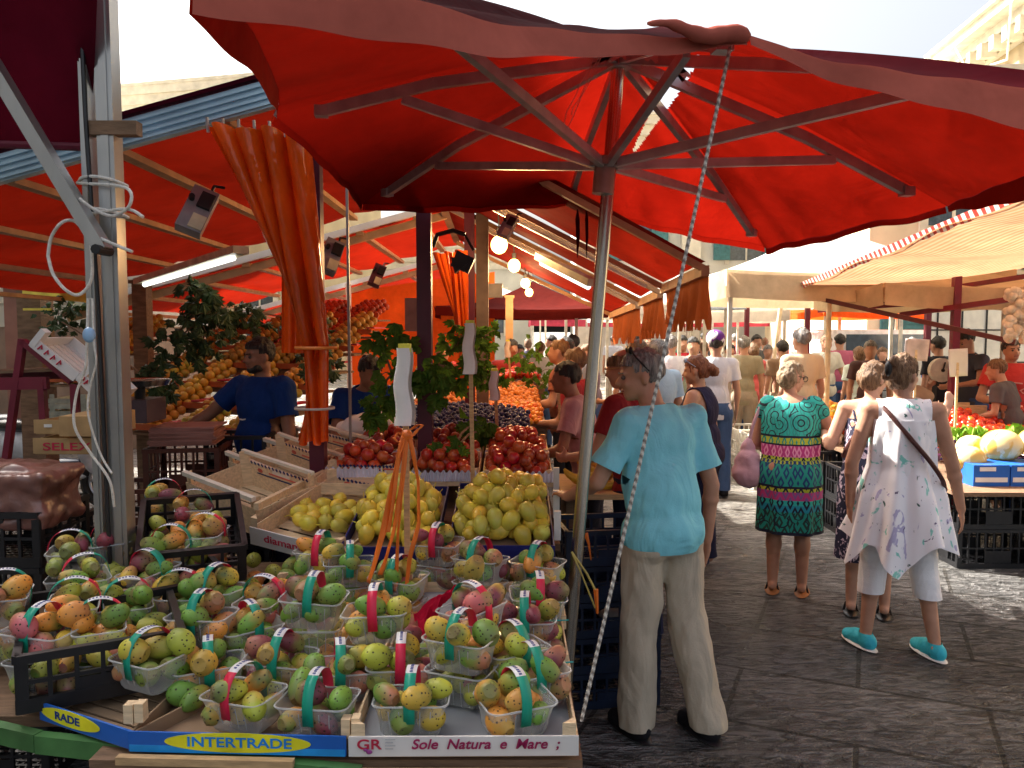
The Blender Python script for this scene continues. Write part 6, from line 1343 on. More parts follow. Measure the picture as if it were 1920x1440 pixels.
who(2, 1110, 5.2, 80, (.55, .3, .32), dk_, 'stooping customer in pink shirt beside the bananas', .95)
who(1, 1060, 7.5, 80, (.30, .10, .06), dk_, 'customer in rust brown shirt leaning over the apricots', 1.0)
who(0, 1062, 9.3, 90, (.06, .05, .06), dk_, 'dark shirted customer at the far end of the fruit stall', 1.0)
who(4, 1395, 10.5, -10, (.30, .26, .17), tn, 'man in khaki shirt and flat cap near the leaning cream pole')
who(0, 1279, 11.5, 180, (.5, .02, .04), tn, 'man in bright red T-shirt walking toward the camera in the distance')
who(4, 1504, 8.3, 20, (.66, .55, .36), jn, 'broad man in cream shirt at the far vegetable stall, back turned', 1.06)
who(3, 1225, 13, 170, (.6, .6, .65), dk_, 'woman in pale top far up the street left of the red T-shirt man')
who(2, 950, 9.6, 200, (.25, .02, .02), dk_, 'seller in dark red top behind the far tomatoes, left')
who(0, 830, 8.6, 190, (.3, .03, .02), dk_, 'seller in dark red top beside the second orange curtain', .98)
FAR = [(975, 13, 170, (.6, .5, .4), 'seen between the posts in a beige top'), (1015, 12, 20, (.7, .7, .7), 'in white seated height at the end of the stall row'), (1035, 14, 90, (.5, .4, .25), 'in ochre top far behind the apricots'), (990, 16, 0, (.1, .1, .15), 'in black top far behind the grey post'),
       (1180, 15, 0, (.7, .2, .2), 'in coral top just right of the steel pole'), (1252, 16, 10, (.15, .25, .2), 'in dark green top left of the red T-shirt man, farther'), (1305, 14.5, 180, (.75, .7, .75), 'in lilac white top right of the red T-shirt man'), (1320, 18, 0, (.05, .05, .06), 'in black far up the street'),
       (1365, 14, 170, (.75, .75, .75), 'in white between the capped men'), (1378, 17, 20, (.4, .05, .1), 'in wine red top behind the flat cap man'), (1418, 13, 190, (.1, .1, .1), 'in black right of the flat cap man'), (1435, 16, 0, (.7, .65, .6), 'in cream top by the leaning cream pole'),
       (1460, 18, 170, (.3, .1, .1), 'in brown top behind the leaning pole'), (1612, 10.6, 10, (.7, .85, .8), 'in mint white top beyond the white canopy pole'), (1632, 9.8, 160, (.08, .04, .04), 'in black vest beyond the sign'), (1590, 14, 0, (.75, .75, .78), 'in white by the blue van'),
       (1680, 14.6, 30, (.75, .78, .8), 'in white top at the green shutter'), (1150, 19, 0, (.5, .5, .55), 'small grey figure at the street end'), (1215, 20, 180, (.65, .2, .15), 'small figure in orange red at the street end'), (1290, 21, 0, (.2, .25, .4), 'small figure in blue at the street end'), (1345, 21, 170, (.7, .7, .65), 'small pale figure at the street end'), (1400, 20, 0, (.3, .3, .3), 'small dark figure at the street end')]
FAR += [(1192, 9.2, 20, (.6, .15, .12), 'in brick red top close behind the spectacled man'), (1212, 10.2, 190, (.2, .3, .45), 'in steel blue top behind the pale blue shirt'), (1258, 9.8, 0, (.7, .7, .72), 'in white top left of the red T-shirt man'), (1300, 10.4, 160, (.3, .32, .2), 'in olive top near the red T-shirt man'), (1322, 12.2, 0, (.65, .5, .4), 'in sand top behind the purple capped man'),
       (1368, 11.6, 180, (.12, .12, .2), 'in midnight blue behind the purple capped man'), (1412, 11.4, 20, (.55, .1, .1), 'in scarlet top right of the flat cap man'), (1440, 12.4, 170, (.7, .72, .7), 'in pale grey top at the leaning pole'), (1468, 10.8, 10, (.25, .16, .1), 'in brown top left of the cream shirt man'), (1545, 11.8, 190, (.6, .58, .5), 'in linen top behind the white canopy pole'),
       (1575, 12.4, 0, (.5, .12, .2), 'in magenta top behind the white canopy pole'), (1655, 12.2, 170, (.3, .35, .4), 'in slate top near the green shutter'), (1710, 11.6, 0, (.68, .66, .6), 'in ivory top near the green shutter'), (1075, 10.8, 60, (.55, .45, .3), 'in mustard top past the steel pole'), (1110, 9.4, 80, (.2, .2, .24), 'in charcoal top past the steel pole')]
for i, (px, Y, yaw, colr, lb) in enumerate(FAR): who(i % 5 if i % 5 != 2 else 0, px, Y, yaw, colr, RNG.choice([dk_, jn, tn]), 'passer-by ' + lb, RNG.uniform(.9, 1.04), group='distant passers-by')
# sellers at the right stall
at = (5.05, 8.1, 0)
c = person('seller in coral red T-shirt facing us behind the tomatoes at the right stall', at, R(165), 1.72, 1.1, dict(lelb=(-.29, .08, 1.14), lwri=(-.14, .3, 1.1), relb=(.29, .08, 1.14), rwri=(.14, .3, 1.1)), SK1, .012, 'crop', HBK, eyes=True, headrot=(0, 6, 8))
tshirt(c, cmat('coral_cotton', (.55, .05, .045)), .6, .86, .018, .012, seed=21); trousers(c, navy, .08, .02, .015)
m = MB().tube([(-.07, .15, 1.3), (.02, .16, 1.31), (.08, .15, 1.29)], .008, 6).tube([(-.09, .155, 1.25), (-.05, .16, 1.23), (-.08, .16, 1.2)], .007, 6); part('shirt_print', m.xf(c['T']), M('faded_print', (.7, .35, .33), .8), c['t'])
at = (5.15, 8.9, 0)
c = person('young man in grey T-shirt looking down behind the coral shirt seller', at, R(105), 1.82, .95, dict(lean=9, lelb=(-.27, .2, 1.2), lwri=(-.16, .42, 1.16), relb=(.27, .2, 1.2), rwri=(.16, .42, 1.14)), SK1, .012, 'crop', HBK, headrot=(-28, 0, 0), eyes=True)
tshirt(c, cmat('slate_cotton', (.06, .065, .09)), .55, .86, .015, .012, seed=22); trousers(c, jeans, .08, .02, .015)
at = (4.75, 7.5, 0)
c = person('boy in grey T-shirt cut by the right picture edge, bending over the tomatoes', at, R(40), 1.56, .95, dict(lean=16, lelb=(-.25, .12, 1.16), lwri=(-.2, .36, 1.08)), SK1, .012, 'short', HBR, headrot=(-10, 0, 10))
tshirt(c, cmat('ash_cotton', (.10, .09, .10)), .6, .86, .018, .012, seed=23); trousers(c, jeans, .08, .02, .015)
who(0, 1760, 10.2, 20, (.012, .012, .02), dk_, 'man in black jacket standing before the green shutter', 1.0)
# ---------------- right stall produce ----------------
BEFORE = set(COL.objects)
blk = dict(mat=blackp)
for i, (x, y, z, rz, lb) in enumerate(((3.02, 4.72, 0, 62, 'bottom black crate of the near right stack'), (3.02, 4.72, .3, 62, 'second black crate of the near right stack'), (3.38, 4.2, 0, 0, 'bottom black crate at the right picture edge'), (3.38, 4.2, .3, 0, 'upper black crate at the right picture edge'))): pass
def stackc(x, y, n, lb, yaw=0, w=.6, d=.4, h=.3, mat=None, grp='black crates under the right stall', z0=0):
    for k in range(n): black_crate(f"{('bottom', 'second', 'third', 'fourth', 'fifth')[k]} {lb}", mtx((x, y, z0 + k * (h + .003)), yaw), w, d, h, mat, grp)
stackc(3.0, 4.75, 2, 'black crate at the near corner of the right stall'); stackc(3.62, 4.70, 2, 'black crate at the right edge of the right stall'); stackc(4.25, 4.66, 2, 'black crate farthest right')
stackc(2.92, 5.6, 2, 'black crate behind the white tunic woman', R(90) ); stackc(2.92, 6.35, 2, 'black crate mid right stall', R(90)); stackc(2.9, 7.1, 2, 'black crate beyond the banded dress woman', R(90))
stackc(2.86, 8.4, 2, 'pale plastic crate under the far vegetable stall', R(90), mat=M('pale_plastic', (.6, .58, .5), .5), grp='pale crates under the far vegetable stall'); stackc(2.86, 9.2, 2, 'pale plastic crate nearer the flat cap man', R(90), mat=M('pale_plastic', (0, 0, 0)), grp='pale crates under the far vegetable stall')
t = thing('market_table', 'board top of the right vegetable stall', 'table', (3.8, 6.2, 0)); part('top', MB().box((3.85, 6.0, .635), (2.0, 2.6, .03)).box((3.3, 8.4, .66), (1.0, 2.1, .03)), woodd, t, False)
for x, y in ((2.95, 7.2), (4.7, 7.2), (4.7, 4.8), (3.7, 9.4)): part('leg', MB().box((x, y, .31), (.05, .05, .62)), woodd, t, False)
mb = [('ripe red', (.65, .03, .015)), ('orange red', (.75, .14, .02)), ('dark red', (.4, .02, .01))]
def rz_(x, y): return .80 + .16 * (y - 5.6)
RT = [fmesh('plum_tomato', (.036, .036, .045), bloommat('plum_tomato_skin', (.7, .06, .02), .18), None, 12, 8)]
rest = field(RT, 'plum_tomato', 3.35, 4.7, 5.75, 6.9, lambda x, y: .80 + .16 * (y - 5.6) + .04 * math.sin(x * 7), .085, lambda a: RNG.choice(mb), 'plum tomato heaped on the right vegetable stall', 'plum tomatoes on the right stall', 280)
# aubergines (glossy dark), green peppers
AU = [fmesh('aubergine', (.032, .032, .085), bloommat('aubergine_skin', (.05, .01, .04), .12), lambda d: 1 - .25 * max(0, d.z), 12, 10, lambda mb: mb.tube([(0, 0, .07), (0, 0, .1)], .008, 6))]
pts = field(None, '', 3.02, 4.4, 5.15, 5.85, lambda x, y: .79 + .10 * (y - 5.1), .088, None, '', '')
for p in pts:
    if p.y > 5.55 and RNG.random() < .6: continue
    put(AU[0], 'aubergine', p, (RNG.uniform(1.2, 1.9), 0, RNG.uniform(0, 6.3)), jit((.025, .01, .03)), 'small glossy dark aubergine on the right vegetable stall', 'aubergine', 'aubergines on the right stall', RNG.uniform(.75, 1))
for p in field(None, '', 3.05, 3.45, 6.0, 7.6, lambda x, y: .78 + .02 * (y - 6), .09, None, '', ''):
    put(AU[0], 'aubergine', p, (RNG.uniform(1.2, 1.9), 0, RNG.uniform(0, 6.3)), jit((.03, .02, .03)), 'dark aubergine in the bed behind the three women', 'aubergine', 'aubergines behind the women', RNG.uniform(.75, 1))
PEP = [fmesh('pepper', (.042, .042, .055), bloommat('pepper_skin', (.7, .4, .03), .2), lambda d: 1 + .08 * math.cos(3 * math.atan2(d.y, d.x)) * (1 - abs(d.z)), 14, 9)]
rest = field(PEP, 'pepper', 2.95, 3.75, 7.3, 9.3, lambda x, y: .80 + .05 * math.sin(x * 8) + .1 * (y - 7.3) * .5, .098, lambda a: RNG.choice([('yellow', (.8, .5, .03)), ('red', (.65, .04, .02)), ('orange', (.8, .22, .02)), ('green', (.2, .4, .05)), ('yellow', (.8, .55, .05))]), 'pepper on the far part of the right stall', 'peppers on the far part of the right stall', 200)
def leafblob(pts, size, n, mt, label, cat, name='greens', up=.6, seed=3):
    r = random.Random(seed); m = MB()
    for (c, rad) in pts:
        for _ in range(n):
            d = V((r.gauss(0, 1), r.gauss(0, 1), r.gauss(0, 1))).normalized() * rad * r.uniform(.3, 1); q = V(c) + V((d.x, d.y, abs(d.z) * .6)); a = V((r.gauss(0, 1), r.gauss(0, 1), r.gauss(up, 1))).normalized() * size * r.uniform(.6, 1.2)
            s = a.cross(V((r.gauss(0, 1), r.gauss(0, 1), r.gauss(0, 1)))).normalized() * size * .35; m.add([q, q + a * .5 + s, q + a, q + a * .5 - s], [(0, 1, 2, 3)])
    return one(name, m, mt, label, cat, kind=None, smooth=False)
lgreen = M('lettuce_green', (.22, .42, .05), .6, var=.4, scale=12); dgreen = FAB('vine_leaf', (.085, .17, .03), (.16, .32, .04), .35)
for i, (x, y, lb) in enumerate(((3.5, 5.62, 'bunch of pale green beans on the aubergines, left one'), (3.95, 5.62, 'bunch of pale green beans on the aubergines, middle one'), (4.35, 5.5, 'bunch of pale green beans by the melons'))): leafblob([((x, y, .88), .17)], .09, 150, lgreen, lb, 'greens', seed=i)
# melons and blue boxes
def melon(x, y, z, r, label, c=(.8, .6, .2)):
    m = MB().ell((x, y, z + r * .95), (r * 1.2, r, r), Matrix.Rotation(RNG.uniform(-.5, .5), 3, 'Z'), 28, 16, lambda d: 1 + .012 * math.cos(10 * math.atan2(d.z, d.y)))
    m.tube([(x + r * 1.15, y, z + r), (x + r * 1.3, y - .01, z + r * 1.1)], .012, 6); return one('melon', m, blotch('melon_skin', (.75, .48, .10), [((.85, .72, .35), 7, .52)], .5), label, 'melon', 'yellow melons over the blue boxes')
for x, y, z, r, lb in ((3.13, 4.9, .72, .105, 'small yellow melon left of the blue boxes'), (3.42, 4.98, .80, .125, 'large yellow melon over the blue boxes'), (3.72, 5.02, .82, .12, 'yellow melon at the right picture edge'), (3.3, 5.2, .78, .10, 'yellow melon behind the large one')): melon(x, y, z, r, lb)
for i, (x, lb) in enumerate(((3.18, 'left blue and white fruit box under the melons'), (3.46, 'right blue and white fruit box under the melons'))):
    t = thing('fruit_box', lb, 'box', (x, 4.78, .65), 'blue and white fruit boxes'); part('body', MB().box((x, 4.82, .73), (.27, .3, .16)), bluec, t, False)
    part('white_band', MB().box((x, 4.668, .70), (.24, .003, .035)).box((x - .03, 4.668, .78), (.12, .003, .03)), white, t, False)
one('paper_sheet', MB().grid(lambda u, v: V((3.6 + 1.1 * u, 4.65 + .35 * v, .84 - .03 * math.cos(u * 9) * (1 - v) - .17 * (1 - v) ** 2)), 20, 8), paper, 'white paper sheet hanging over the edge of the right stall', 'paper')
one('wooden_tray', MB().box((3.9, 7.05, 1.02), (.9, .03, .1)).box((3.9, 7.35, 1.02), (.9, .03, .1)).box((3.9, 7.2, .98), (.9, .3, .02)), woodl, 'pale wooden tray behind the price signs', 'tray', smooth=False)
bagm = FAB('pale_bag', (.6, .45, .36), (.5, .35, .25), .2)
m = MB().ell((3.82, 6.55, 1.1), (.2, .15, .12)).ell((3.72, 6.5, 1.06), (.14, .12, .09)); me = remesh(m, .015, 3); vnoise(me, .03, (8, 8, 8), 3); me.materials.append(bagm); shade(me, 70); one('bag', me, bagm, 'crumpled beige bag in front of the coral shirt seller', 'bag')
for o_ in [o for o in COL.objects if o not in BEFORE and o.parent is None]:
    y_ = o_.location.y; o_.location.x += .40 - .03 * (y_ - 4.7); o_.location.y += 1.25 - .18 * (y_ - 4.7)
def sign(px, py, Y, w, h, zb, label, mt=paper, stick=None, tilt=0, lines=None):
    p = P(px, py, Y); t = thing('price_sign', label, 'sign', (p.x, p.y, zb)); Rm = Matrix.Rotation(tilt, 3, 'Y')
    def f(u, v): q = p + Rm @ V(((u - .5) * w, 0, (v - .5) * h)); q.y += .012 * math.sin(u * 3 + v * 2); return q
    me = MB().grid(f, 8, 8).mesh('card', mt); me = fromobj(me, [('SOLIDIFY', dict(thickness=.002))]); part('card', me, None, t)
    part('stick', MB().beam(p + V((0, .012, 0)) , (p.x, p.y + .012, zb), .02, .012), stick or woodl, t, False)
    if lines:
        m = MB()
        for a, b in lines: m.tube([f(x, z) + V((0, -.006, 0)) for x, z in (a, ((a[0] + b[0]) / 2 + .03, (a[1] + b[1]) / 2), b)], .004, 5)
        part('handwriting', m, M('pencil_grey', (.3, .28, .3), .7), t)
    return t
sign(1719, 656, 7.0, .20, .19, .95, 'pinkish square card sign on a wooden stick over the tomatoes', M('pink_card', (.66, .56, .54), .8), tilt=R(3))
sign(1797, 680, 6.9, .155, .24, .95, 'bright white card sign on a wooden stick right of the pink one', tilt=R(-4))
sign(1888, 560, 6.2, .0, .0, 1.0, 'x') if False else None
# scale clock
t = thing('hanging_scale', 'round white dial scale near the man in the black jacket', 'scale', (4.55, 9.0, .9)); p = P(1764, 694, 9.0)
part('dial', MB().lathe((0, 0, 0), [(.135, -.03), (.135, .03), (.12, .035)], 28).xf(Matrix.Translation(p) @ Matrix.Rotation(PI / 2, 4, 'X')), M('dial_cream', (.75, .72, .6), .4), t); part('needle', MB().beam(p + V((0, -.05, 0)), p + V((.02, -.05, .09)), .012).ell(p + V((0, -.05, 0)), .02), iron, t, False); part('stand', MB().box(p + V((0, .03, -.35)), (.1, .1, .5)), iron, t, False)
# garlic strings right edge
m = MB(); r_ = random.Random(4)
for k in range(60): m.ell(P(1903, 545 + k * 1.6, 6.8) + V((r_.uniform(-.07, .1), r_.uniform(-.05, .05), 0)), .035, None, 8, 6)
one('garlic_string', m, M('garlic', (.7, .6, .48), .6), 'hanging string of pale garlic at the right picture edge', 'garlic string')
# blue van far
t = thing('van', 'blue and white van parked beyond the white canopy', 'van', (5.6, 13.6, 0)); m = MB().box((6.3, 14.6, .75), (1.7, 2.6, .7)); part('body', m, M('van_blue', (.02, .14, .5), .3), t, False); part('cab', MB().box((6.3, 14.7, 1.45), (1.6, 2.3, .7)), M('van_white', (.72, .74, .76), .3), t, False)
part('windscreen', MB().box((6.3, 13.54, 1.5), (1.3, .02, .45)), glassm, t, False)
for x in (5.55, 7.05): part('wheel', MB().lathe((0, 0, 0), [(.28, -.09), (.3, 0), (.28, .09)], 20).xf(Matrix.Translation((x, 13.7, .3)) @ Matrix.Rotation(PI / 2, 4, 'Y')), blackp, t)
# ---------------- bits round the fruit stall ----------------
def stick(px, yt, yb, Y, label, pw, ph, folded=True):
    a = P(px, yt, Y); b = P(px + 6, yb, Y); t = thing('price_sign', label, 'sign', tuple(b)); part('stick', MB().beam(a, b, .022, .02), wood, t, False)
    c0 = P(px, yt + ph / 2, Y); w = pw * Y / 1500; h = ph * Y / 1500
    def f(u, v): q = u * 2 * PI * .8 + .4; return c0 + V((w * .5 * math.cos(q) * (1.05 - .25 * v), -.018 + .022 * math.sin(q), (.5 - v) * -h)) + V((.006 * math.sin(v * 9), 0, 0))
    part('rolled_paper', MB().grid(lambda u, v: f(u, 1 - v), 24, 10), paper, t)
    part('yellow_tip', MB().box(a + V((0, 0, .0)), (w * .6, .03, .03)), M('yellow_tip', (.7, .7, .08), .6), t, False); return t
stick(759, 652, 1112, 2.92, 'tall wooden stick wrapped in white paper, tied with orange ribbon', 38, 145)
stick(881, 606, 925, 4.0, 'tall wooden stick with rolled white paper between the pear heaps', 26, 95)
stick(927, 695, 820, 5.2, 'short stick with white paper over the apricots', 20, 55); stick(1045, 700, 800, 5.6, 'thin stick at the right edge of the apricots', 10, 20); stick(952, 640, 720, 8.2, 'thin far stick with paper scrap', 12, 30); stick(785, 690, 760, 6.4, 'short stick among the vine leaves', 14, 40)
t = thing('ribbon', 'orange plastic ribbons knotted round the paper wrapped stick', 'ribbon', tuple(P(765, 1100, 2.86))); orr = M('orange_ribbon', (.72, .16, .02), .35, var=.15)
def rib(pts, w, nm='strand', seed=0):
    def f(u, v):
        x = u * (len(pts) - 1); i = min(int(x), len(pts) - 2); a, b = pts[i], pts[i + 1]; k = x - i; px, py = a[0] + (b[0] - a[0]) * k, a[1] + (b[1] - a[1]) * k
        tw = math.sin(u * 5 + seed) * .9; p = P(px, py, 2.84 - .04 * u); return p + V((w * .72 * (v - .5) * math.cos(tw), w * .72 * (v - .5) * math.sin(tw), .004 * math.sin(u * 20)))
    me = MB().grid(f, 40, 3).mesh(nm, orr); me = fromobj(me, [('SOLIDIFY', dict(thickness=.0015))]); part(nm, me, None, t)
for k, (pts, w) in enumerate((([(758, 818), (738, 900), (718, 1000), (690, 1095)], .034), ([(762, 820), (752, 920), (735, 1010), (712, 1080)], .026), ([(764, 820), (756, 900), (746, 1000), (742, 1110)], .018), ([(768, 820), (784, 900), (785, 980), (768, 1050), (760, 1118)], .024), ([(760, 822), (748, 850), (735, 960), (728, 1000)], .02), ([(760, 815), (775, 800), (792, 796), (780, 812), (764, 818)], .02), ([(764, 815), (748, 812), (736, 822), (752, 830)], .014))): rib(pts, w, seed=k)
part('knot', MB().ell(P(763, 816, 2.85), (.022, .02, .02), None, 10, 8, lambda d: 1 + .3 * noise.noise(d * 3)), orr, t)
# vine leaves
def leafmesh(m, q, a, n, s):
    """one lobed leaf"""
    a = a.normalized(); n = (n - a * n.dot(a)).normalized(); b = a.cross(n); o = [(0, 0), (.25, -.42), (.1, -.1 * 3), (.45, -.55), (.5, -.28), (.8, -.38), (.75, -.14), (1.1, 0), (.75, .14), (.8, .38), (.5, .28), (.45, .55), (.1, .3), (.25, .42)]
    vs = [q + (a * x + b * y + n * (-.15 * (x * x + y * y))) * s for x, y in o]; c = q + a * .4 * s + n * .03; k = len(m.v); m.add(vs + [c], [(i, (i + 1) % len(o), len(o)) for i in range(len(o))])
def vine(label, blobs, n, s, seed, mt=None):
    mt = mt or (M('shaded_vine_leaf', (.035, .07, .02), .6, var=.4, scale=12) if seed in (5, 6, 7) else dgreen); r = random.Random(seed); t = thing('vine_branch', label, 'vine branch', tuple(V(blobs[0][0]))); m = MB(); st = MB()  # left vines use a darker leaf colour, their shade put into the material
    for c, rad in blobs:
        c = V(c); 
        for k in range(n):
            d = V((r.gauss(0, 1), r.gauss(0, .6), r.gauss(0, 1))); d = d.normalized() * rad * r.random() ** .6; q = c + d; a = V((r.gauss(d.x * 4, .7), r.gauss(-.4, .7), r.gauss(-.5, .6))); leafmesh(m, q, a, V((r.gauss(0, .5), -.7, r.gauss(.5, .5))), s * r.uniform(.6, 1.2))
            if k % 5 == 0: st.tube([c + d * .1, c + d * .6 + V((0, 0, .01)), q], .003, 4)
    for i in range(len(blobs) - 1): st.tube([V(blobs[i][0]), (V(blobs[i][0]) + V(blobs[i + 1][0])) / 2 + V((0, 0, .03)), V(blobs[i + 1][0])], .007, 6)
    part('foliage', m, mt, t, False); part('stem', st, woodd, t); return t
vine('vine branch with broad leaves left of the middle post', [(P(745, 640, 4.6), .11), (P(712, 655, 4.6), .10), (P(735, 700, 4.5), .12), (P(715, 745, 4.5), .09), (P(700, 780, 4.5), .06)], 18, .085, 1)
vine('vine branch with leaves hanging right of the middle post', [(P(805, 690, 4.6), .11), (P(850, 700, 4.8), .11), (P(825, 735, 4.6), .10), (P(790, 715, 4.6), .08)], 20, .085, 2)
vine('vine leaves round the second price stick', [(P(865, 630, 5.4), .13), (P(905, 635, 5.8), .13), (P(918, 700, 5.8), .13), (P(890, 680, 5.6), .1)], 26, .09, 3)
vine('sprig of green leaves on the nectarines', [(P(880, 800, 4.8), .08), (P(850, 845, 4.4), .08), (P(905, 805, 4.9), .08)], 12, .09, 4)
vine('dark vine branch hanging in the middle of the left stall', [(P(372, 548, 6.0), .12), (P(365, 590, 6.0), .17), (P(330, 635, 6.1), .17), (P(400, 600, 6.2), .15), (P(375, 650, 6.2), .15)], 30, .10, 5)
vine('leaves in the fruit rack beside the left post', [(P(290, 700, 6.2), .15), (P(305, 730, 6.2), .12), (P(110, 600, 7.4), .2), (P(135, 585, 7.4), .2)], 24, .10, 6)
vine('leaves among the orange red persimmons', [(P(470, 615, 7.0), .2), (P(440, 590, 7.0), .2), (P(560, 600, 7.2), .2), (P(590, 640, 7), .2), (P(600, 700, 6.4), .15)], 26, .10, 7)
vine('green leaves lying over the far tomatoes', [(P(985, 680, 8.4), .3), (P(1010, 700, 8), .25)], 26, .1, 8)
# white bag, bananas
m = MB().ell(P(690, 800, 5.0), (.16, .12, .09)).ell(P(720, 790, 5.1), (.1, .1, .09)).ell(P(660, 805, 5.1), (.09, .1, .06)); me = remesh(m, .014, 3); vnoise(me, .03, (9, 9, 9), 6); shade(me, 70); one('bag', me, FAB('white_bag', (.55, .52, .5), (.5, .45, .42), .25), 'crumpled white plastic bag behind the nectarines', 'bag'); bpy.data.objects[-1] if False else None
bpy.context.scene.objects[-1] if False else None
def banana(c, rz, s, k, label):
    m = MB(); pts = []; rs = []
    for i in range(11):
        q = -1.0 + 2.0 * i / 10; pts.append(V(c) + Matrix.Rotation(rz, 3, 'Z') @ V((.10 * s * math.sin(q), .0, .10 * s * (1 - math.cos(q))))); rs.append(.019 * s * (1 - abs(q) ** 4 * .75) + .002)
    m.tube(pts, rs, 8); return one('banana', m, M('banana_skin', (.7, .45, .04), .45, var=.2, scale=20), label, 'banana', 'bananas on the board beside the steel pole')
bb = P(1108, 890, 4.55)
for k in range(9): banana((bb.x + RNG.uniform(-.07, .08), bb.y + .03 * k - .12, bb.z - .04 + .03 * (k % 3)), RNG.uniform(-.5, .5), 1.15, k, 'ripe yellow banana on the board beside the steel pole')
t = thing('side_table', 'low board beside the pole carrying bananas', 'table', (.5, 4.6, 0)); part('top', MB().box((.52, 4.6, bb.z - .075), (.5, .62, .03)), wood, t, False)
for x in (.32, .72): part('leg', MB().box((x, 4.6, (bb.z - .09) / 2), (.04, .5, bb.z - .09)), woodd, t, False)
stackc(.26, 3.72, 5, 'navy crate of the stack against the stall side', R(8), .46, .34, .172, bluep, 'navy crates stacked at the stall side')
one('plastic_strip', MB().tube([P(1072, 1035, 3.3), P(1100, 1075, 3.3), P(1118, 1110, 3.3)], .005, 5).tube([P(1072, 1035, 3.3), P(1092, 1080, 3.28), P(1116, 1140, 3.3)], .004, 5), M('straw_yellow', (.5, .4, .1), .5), 'thin yellow packing strip hanging on the navy crates', 'strip')
one('plastic_net', MB().tube([P(1098, 1000, 3.5), P(1104, 1020, 3.48), P(1108, 1050, 3.5)], [.012, .006, .003], 6).tube([P(1117, 1105, 3.3), P(1120, 1150, 3.3)], [.012, .006], 6), orr, 'scraps of orange netting on the navy crates', 'netting')
# hidden man's pink cloth etc beside the pole: white shoe
one('shoe', MB().ell(P(1160, 1156, 3.95), (.055, .11, .04), Matrix.Rotation(R(70), 3, 'Z')), white, 'pale shoe showing beneath the navy crates behind the khaki trousers', 'shoe')
# black pole lying on the ground by the rope
one('strap', MB().tube([(.33, 2.62, .02), (.45, 2.9, .02), (.55, 2.6, .02), (.72, 2.5, .02)], .018, 8), blackp, 'black strap lying on the paving at the foot of the guy rope', 'strap')
# scale, paper stack, boxes behind
t = thing('weighing_scale', 'market scale with steel pan behind the left post', 'scale', tuple(P(262, 790, 4.6))); p = P(262, 722, 4.6)
part('pan', MB().lathe(p, [(.17, .03), (.175, .032), (.16, .0), (.05, -.02)], 30), M('polished_steel', (.6, .62, .64), .2, 1.), t); part('neck', MB().tube([p + V((0, 0, -.02)), p + V((0, 0, -.14))], .03, 10), iron, t)
q = P(245, 768, 4.6); part('body', MB().box(q, (.30, .25, .13)), M('scale_body', (.08, .05, .06), .4), t, False); part('display', MB().box(q + V((-.07, -.128, .01)), (.13, .01, .08)), M('scale_face', (.55, .62, .68), .3), t, False); part('button', MB().box(q + V((.04, -.13, .02)), (.03, .01, .03)), M('tag_red', (0, 0, 0)), t, False)
t = thing('paper_stack', 'stack of brown wrapping paper sheets under the vendor hand', 'paper stack', tuple(P(350, 830, 4.75))); p = P(352, 798, 4.75); m = MB(); r_ = random.Random(2)
for k in range(9): m.box(p + V((r_.uniform(-.01, .01), r_.uniform(-.01, .01), -.012 * k)), (.36, .3, .011), Matrix.Rotation(r_.uniform(-.06, .06) + .15, 3, 'Z'))
part('sheets', m, M('pink_brown_paper', (.33, .15, .12), .85, var=.15), t, False)
black_crate('dark crate under the brown paper stack', mtx(p + V((-.2, -.15, -.40)), R(8)), .42, .36, .28, M('rust_plastic', (.09, .025, .015), .5)); black_crate('dark crate below the paper stack crate', mtx(p + V((-.2, -.15, -.70)), R(8)), .42, .36, .28, M('rust_plastic', (0, 0, 0)))
black_crate('rust coloured crate under the scale', mtx(V((-2.32, 4.45, .62)), R(5)), .42, .36, .30, M('rust_plastic', (0, 0, 0))); black_crate('lower rust coloured crate under the scale', mtx(V((-2.32, 4.45, .30)), R(5)), .42, .36, .30, M('rust_plastic', (0, 0, 0)))
for k in range(5): black_crate(f"{('bottom', 'second', 'third', 'fourth', 'top')[k]} black crate of the stack beside the vendor", mtx(V((-1.92, 4.95, k * .232)), R(4)), .38, .3, .23, None, 'black crates stacked beside the vendor')
for k in range(4): black_crate(f"{('bottom', 'second', 'third', 'top')[k]} black crate under the red lettered carton", mtx(V((-2.05, 3.55, k * .235 )), R(3)), .36, .4, .232, None, 'black crates stacked under the carton')
# cartons at left
cx = P(128, 838, 3.6); Mx = mtx((cx.x - .16, cx.y, cx.z - .035)); t = wood_crate('shallow brown carton with red lettering on the left crate stack', Mx, .285, .35, .085, M('tan_card', (.42, .27, .12), .8), 1, posts=False, name='carton')
frontpanel_text(t, Mx, [('lettering', 'SELEX', .155, .035, .05, M('red_ink', (0, 0, 0)), 0, .22)])
Mx = mtx((cx.x - .165, cx.y + .02, cx.z + .055), R(-4)); t = wood_crate('open brown carton on top of the lettered one', Mx, .165, .3, .075, M('tan_card', (0, 0, 0)), 1, posts=False, name='carton'); part('hand_hole', MB().box(Mx @ V((.07, -.003, .04)), (.035, .003, .014)), white, t, False)
one('carton_flap', MB().box((cx.x + .09, cx.y + .1, cx.z + .10), (.2, .3, .09)), M('tan_card', (0, 0, 0)), 'dark brown carton side behind the open carton', 'carton', smooth=False)
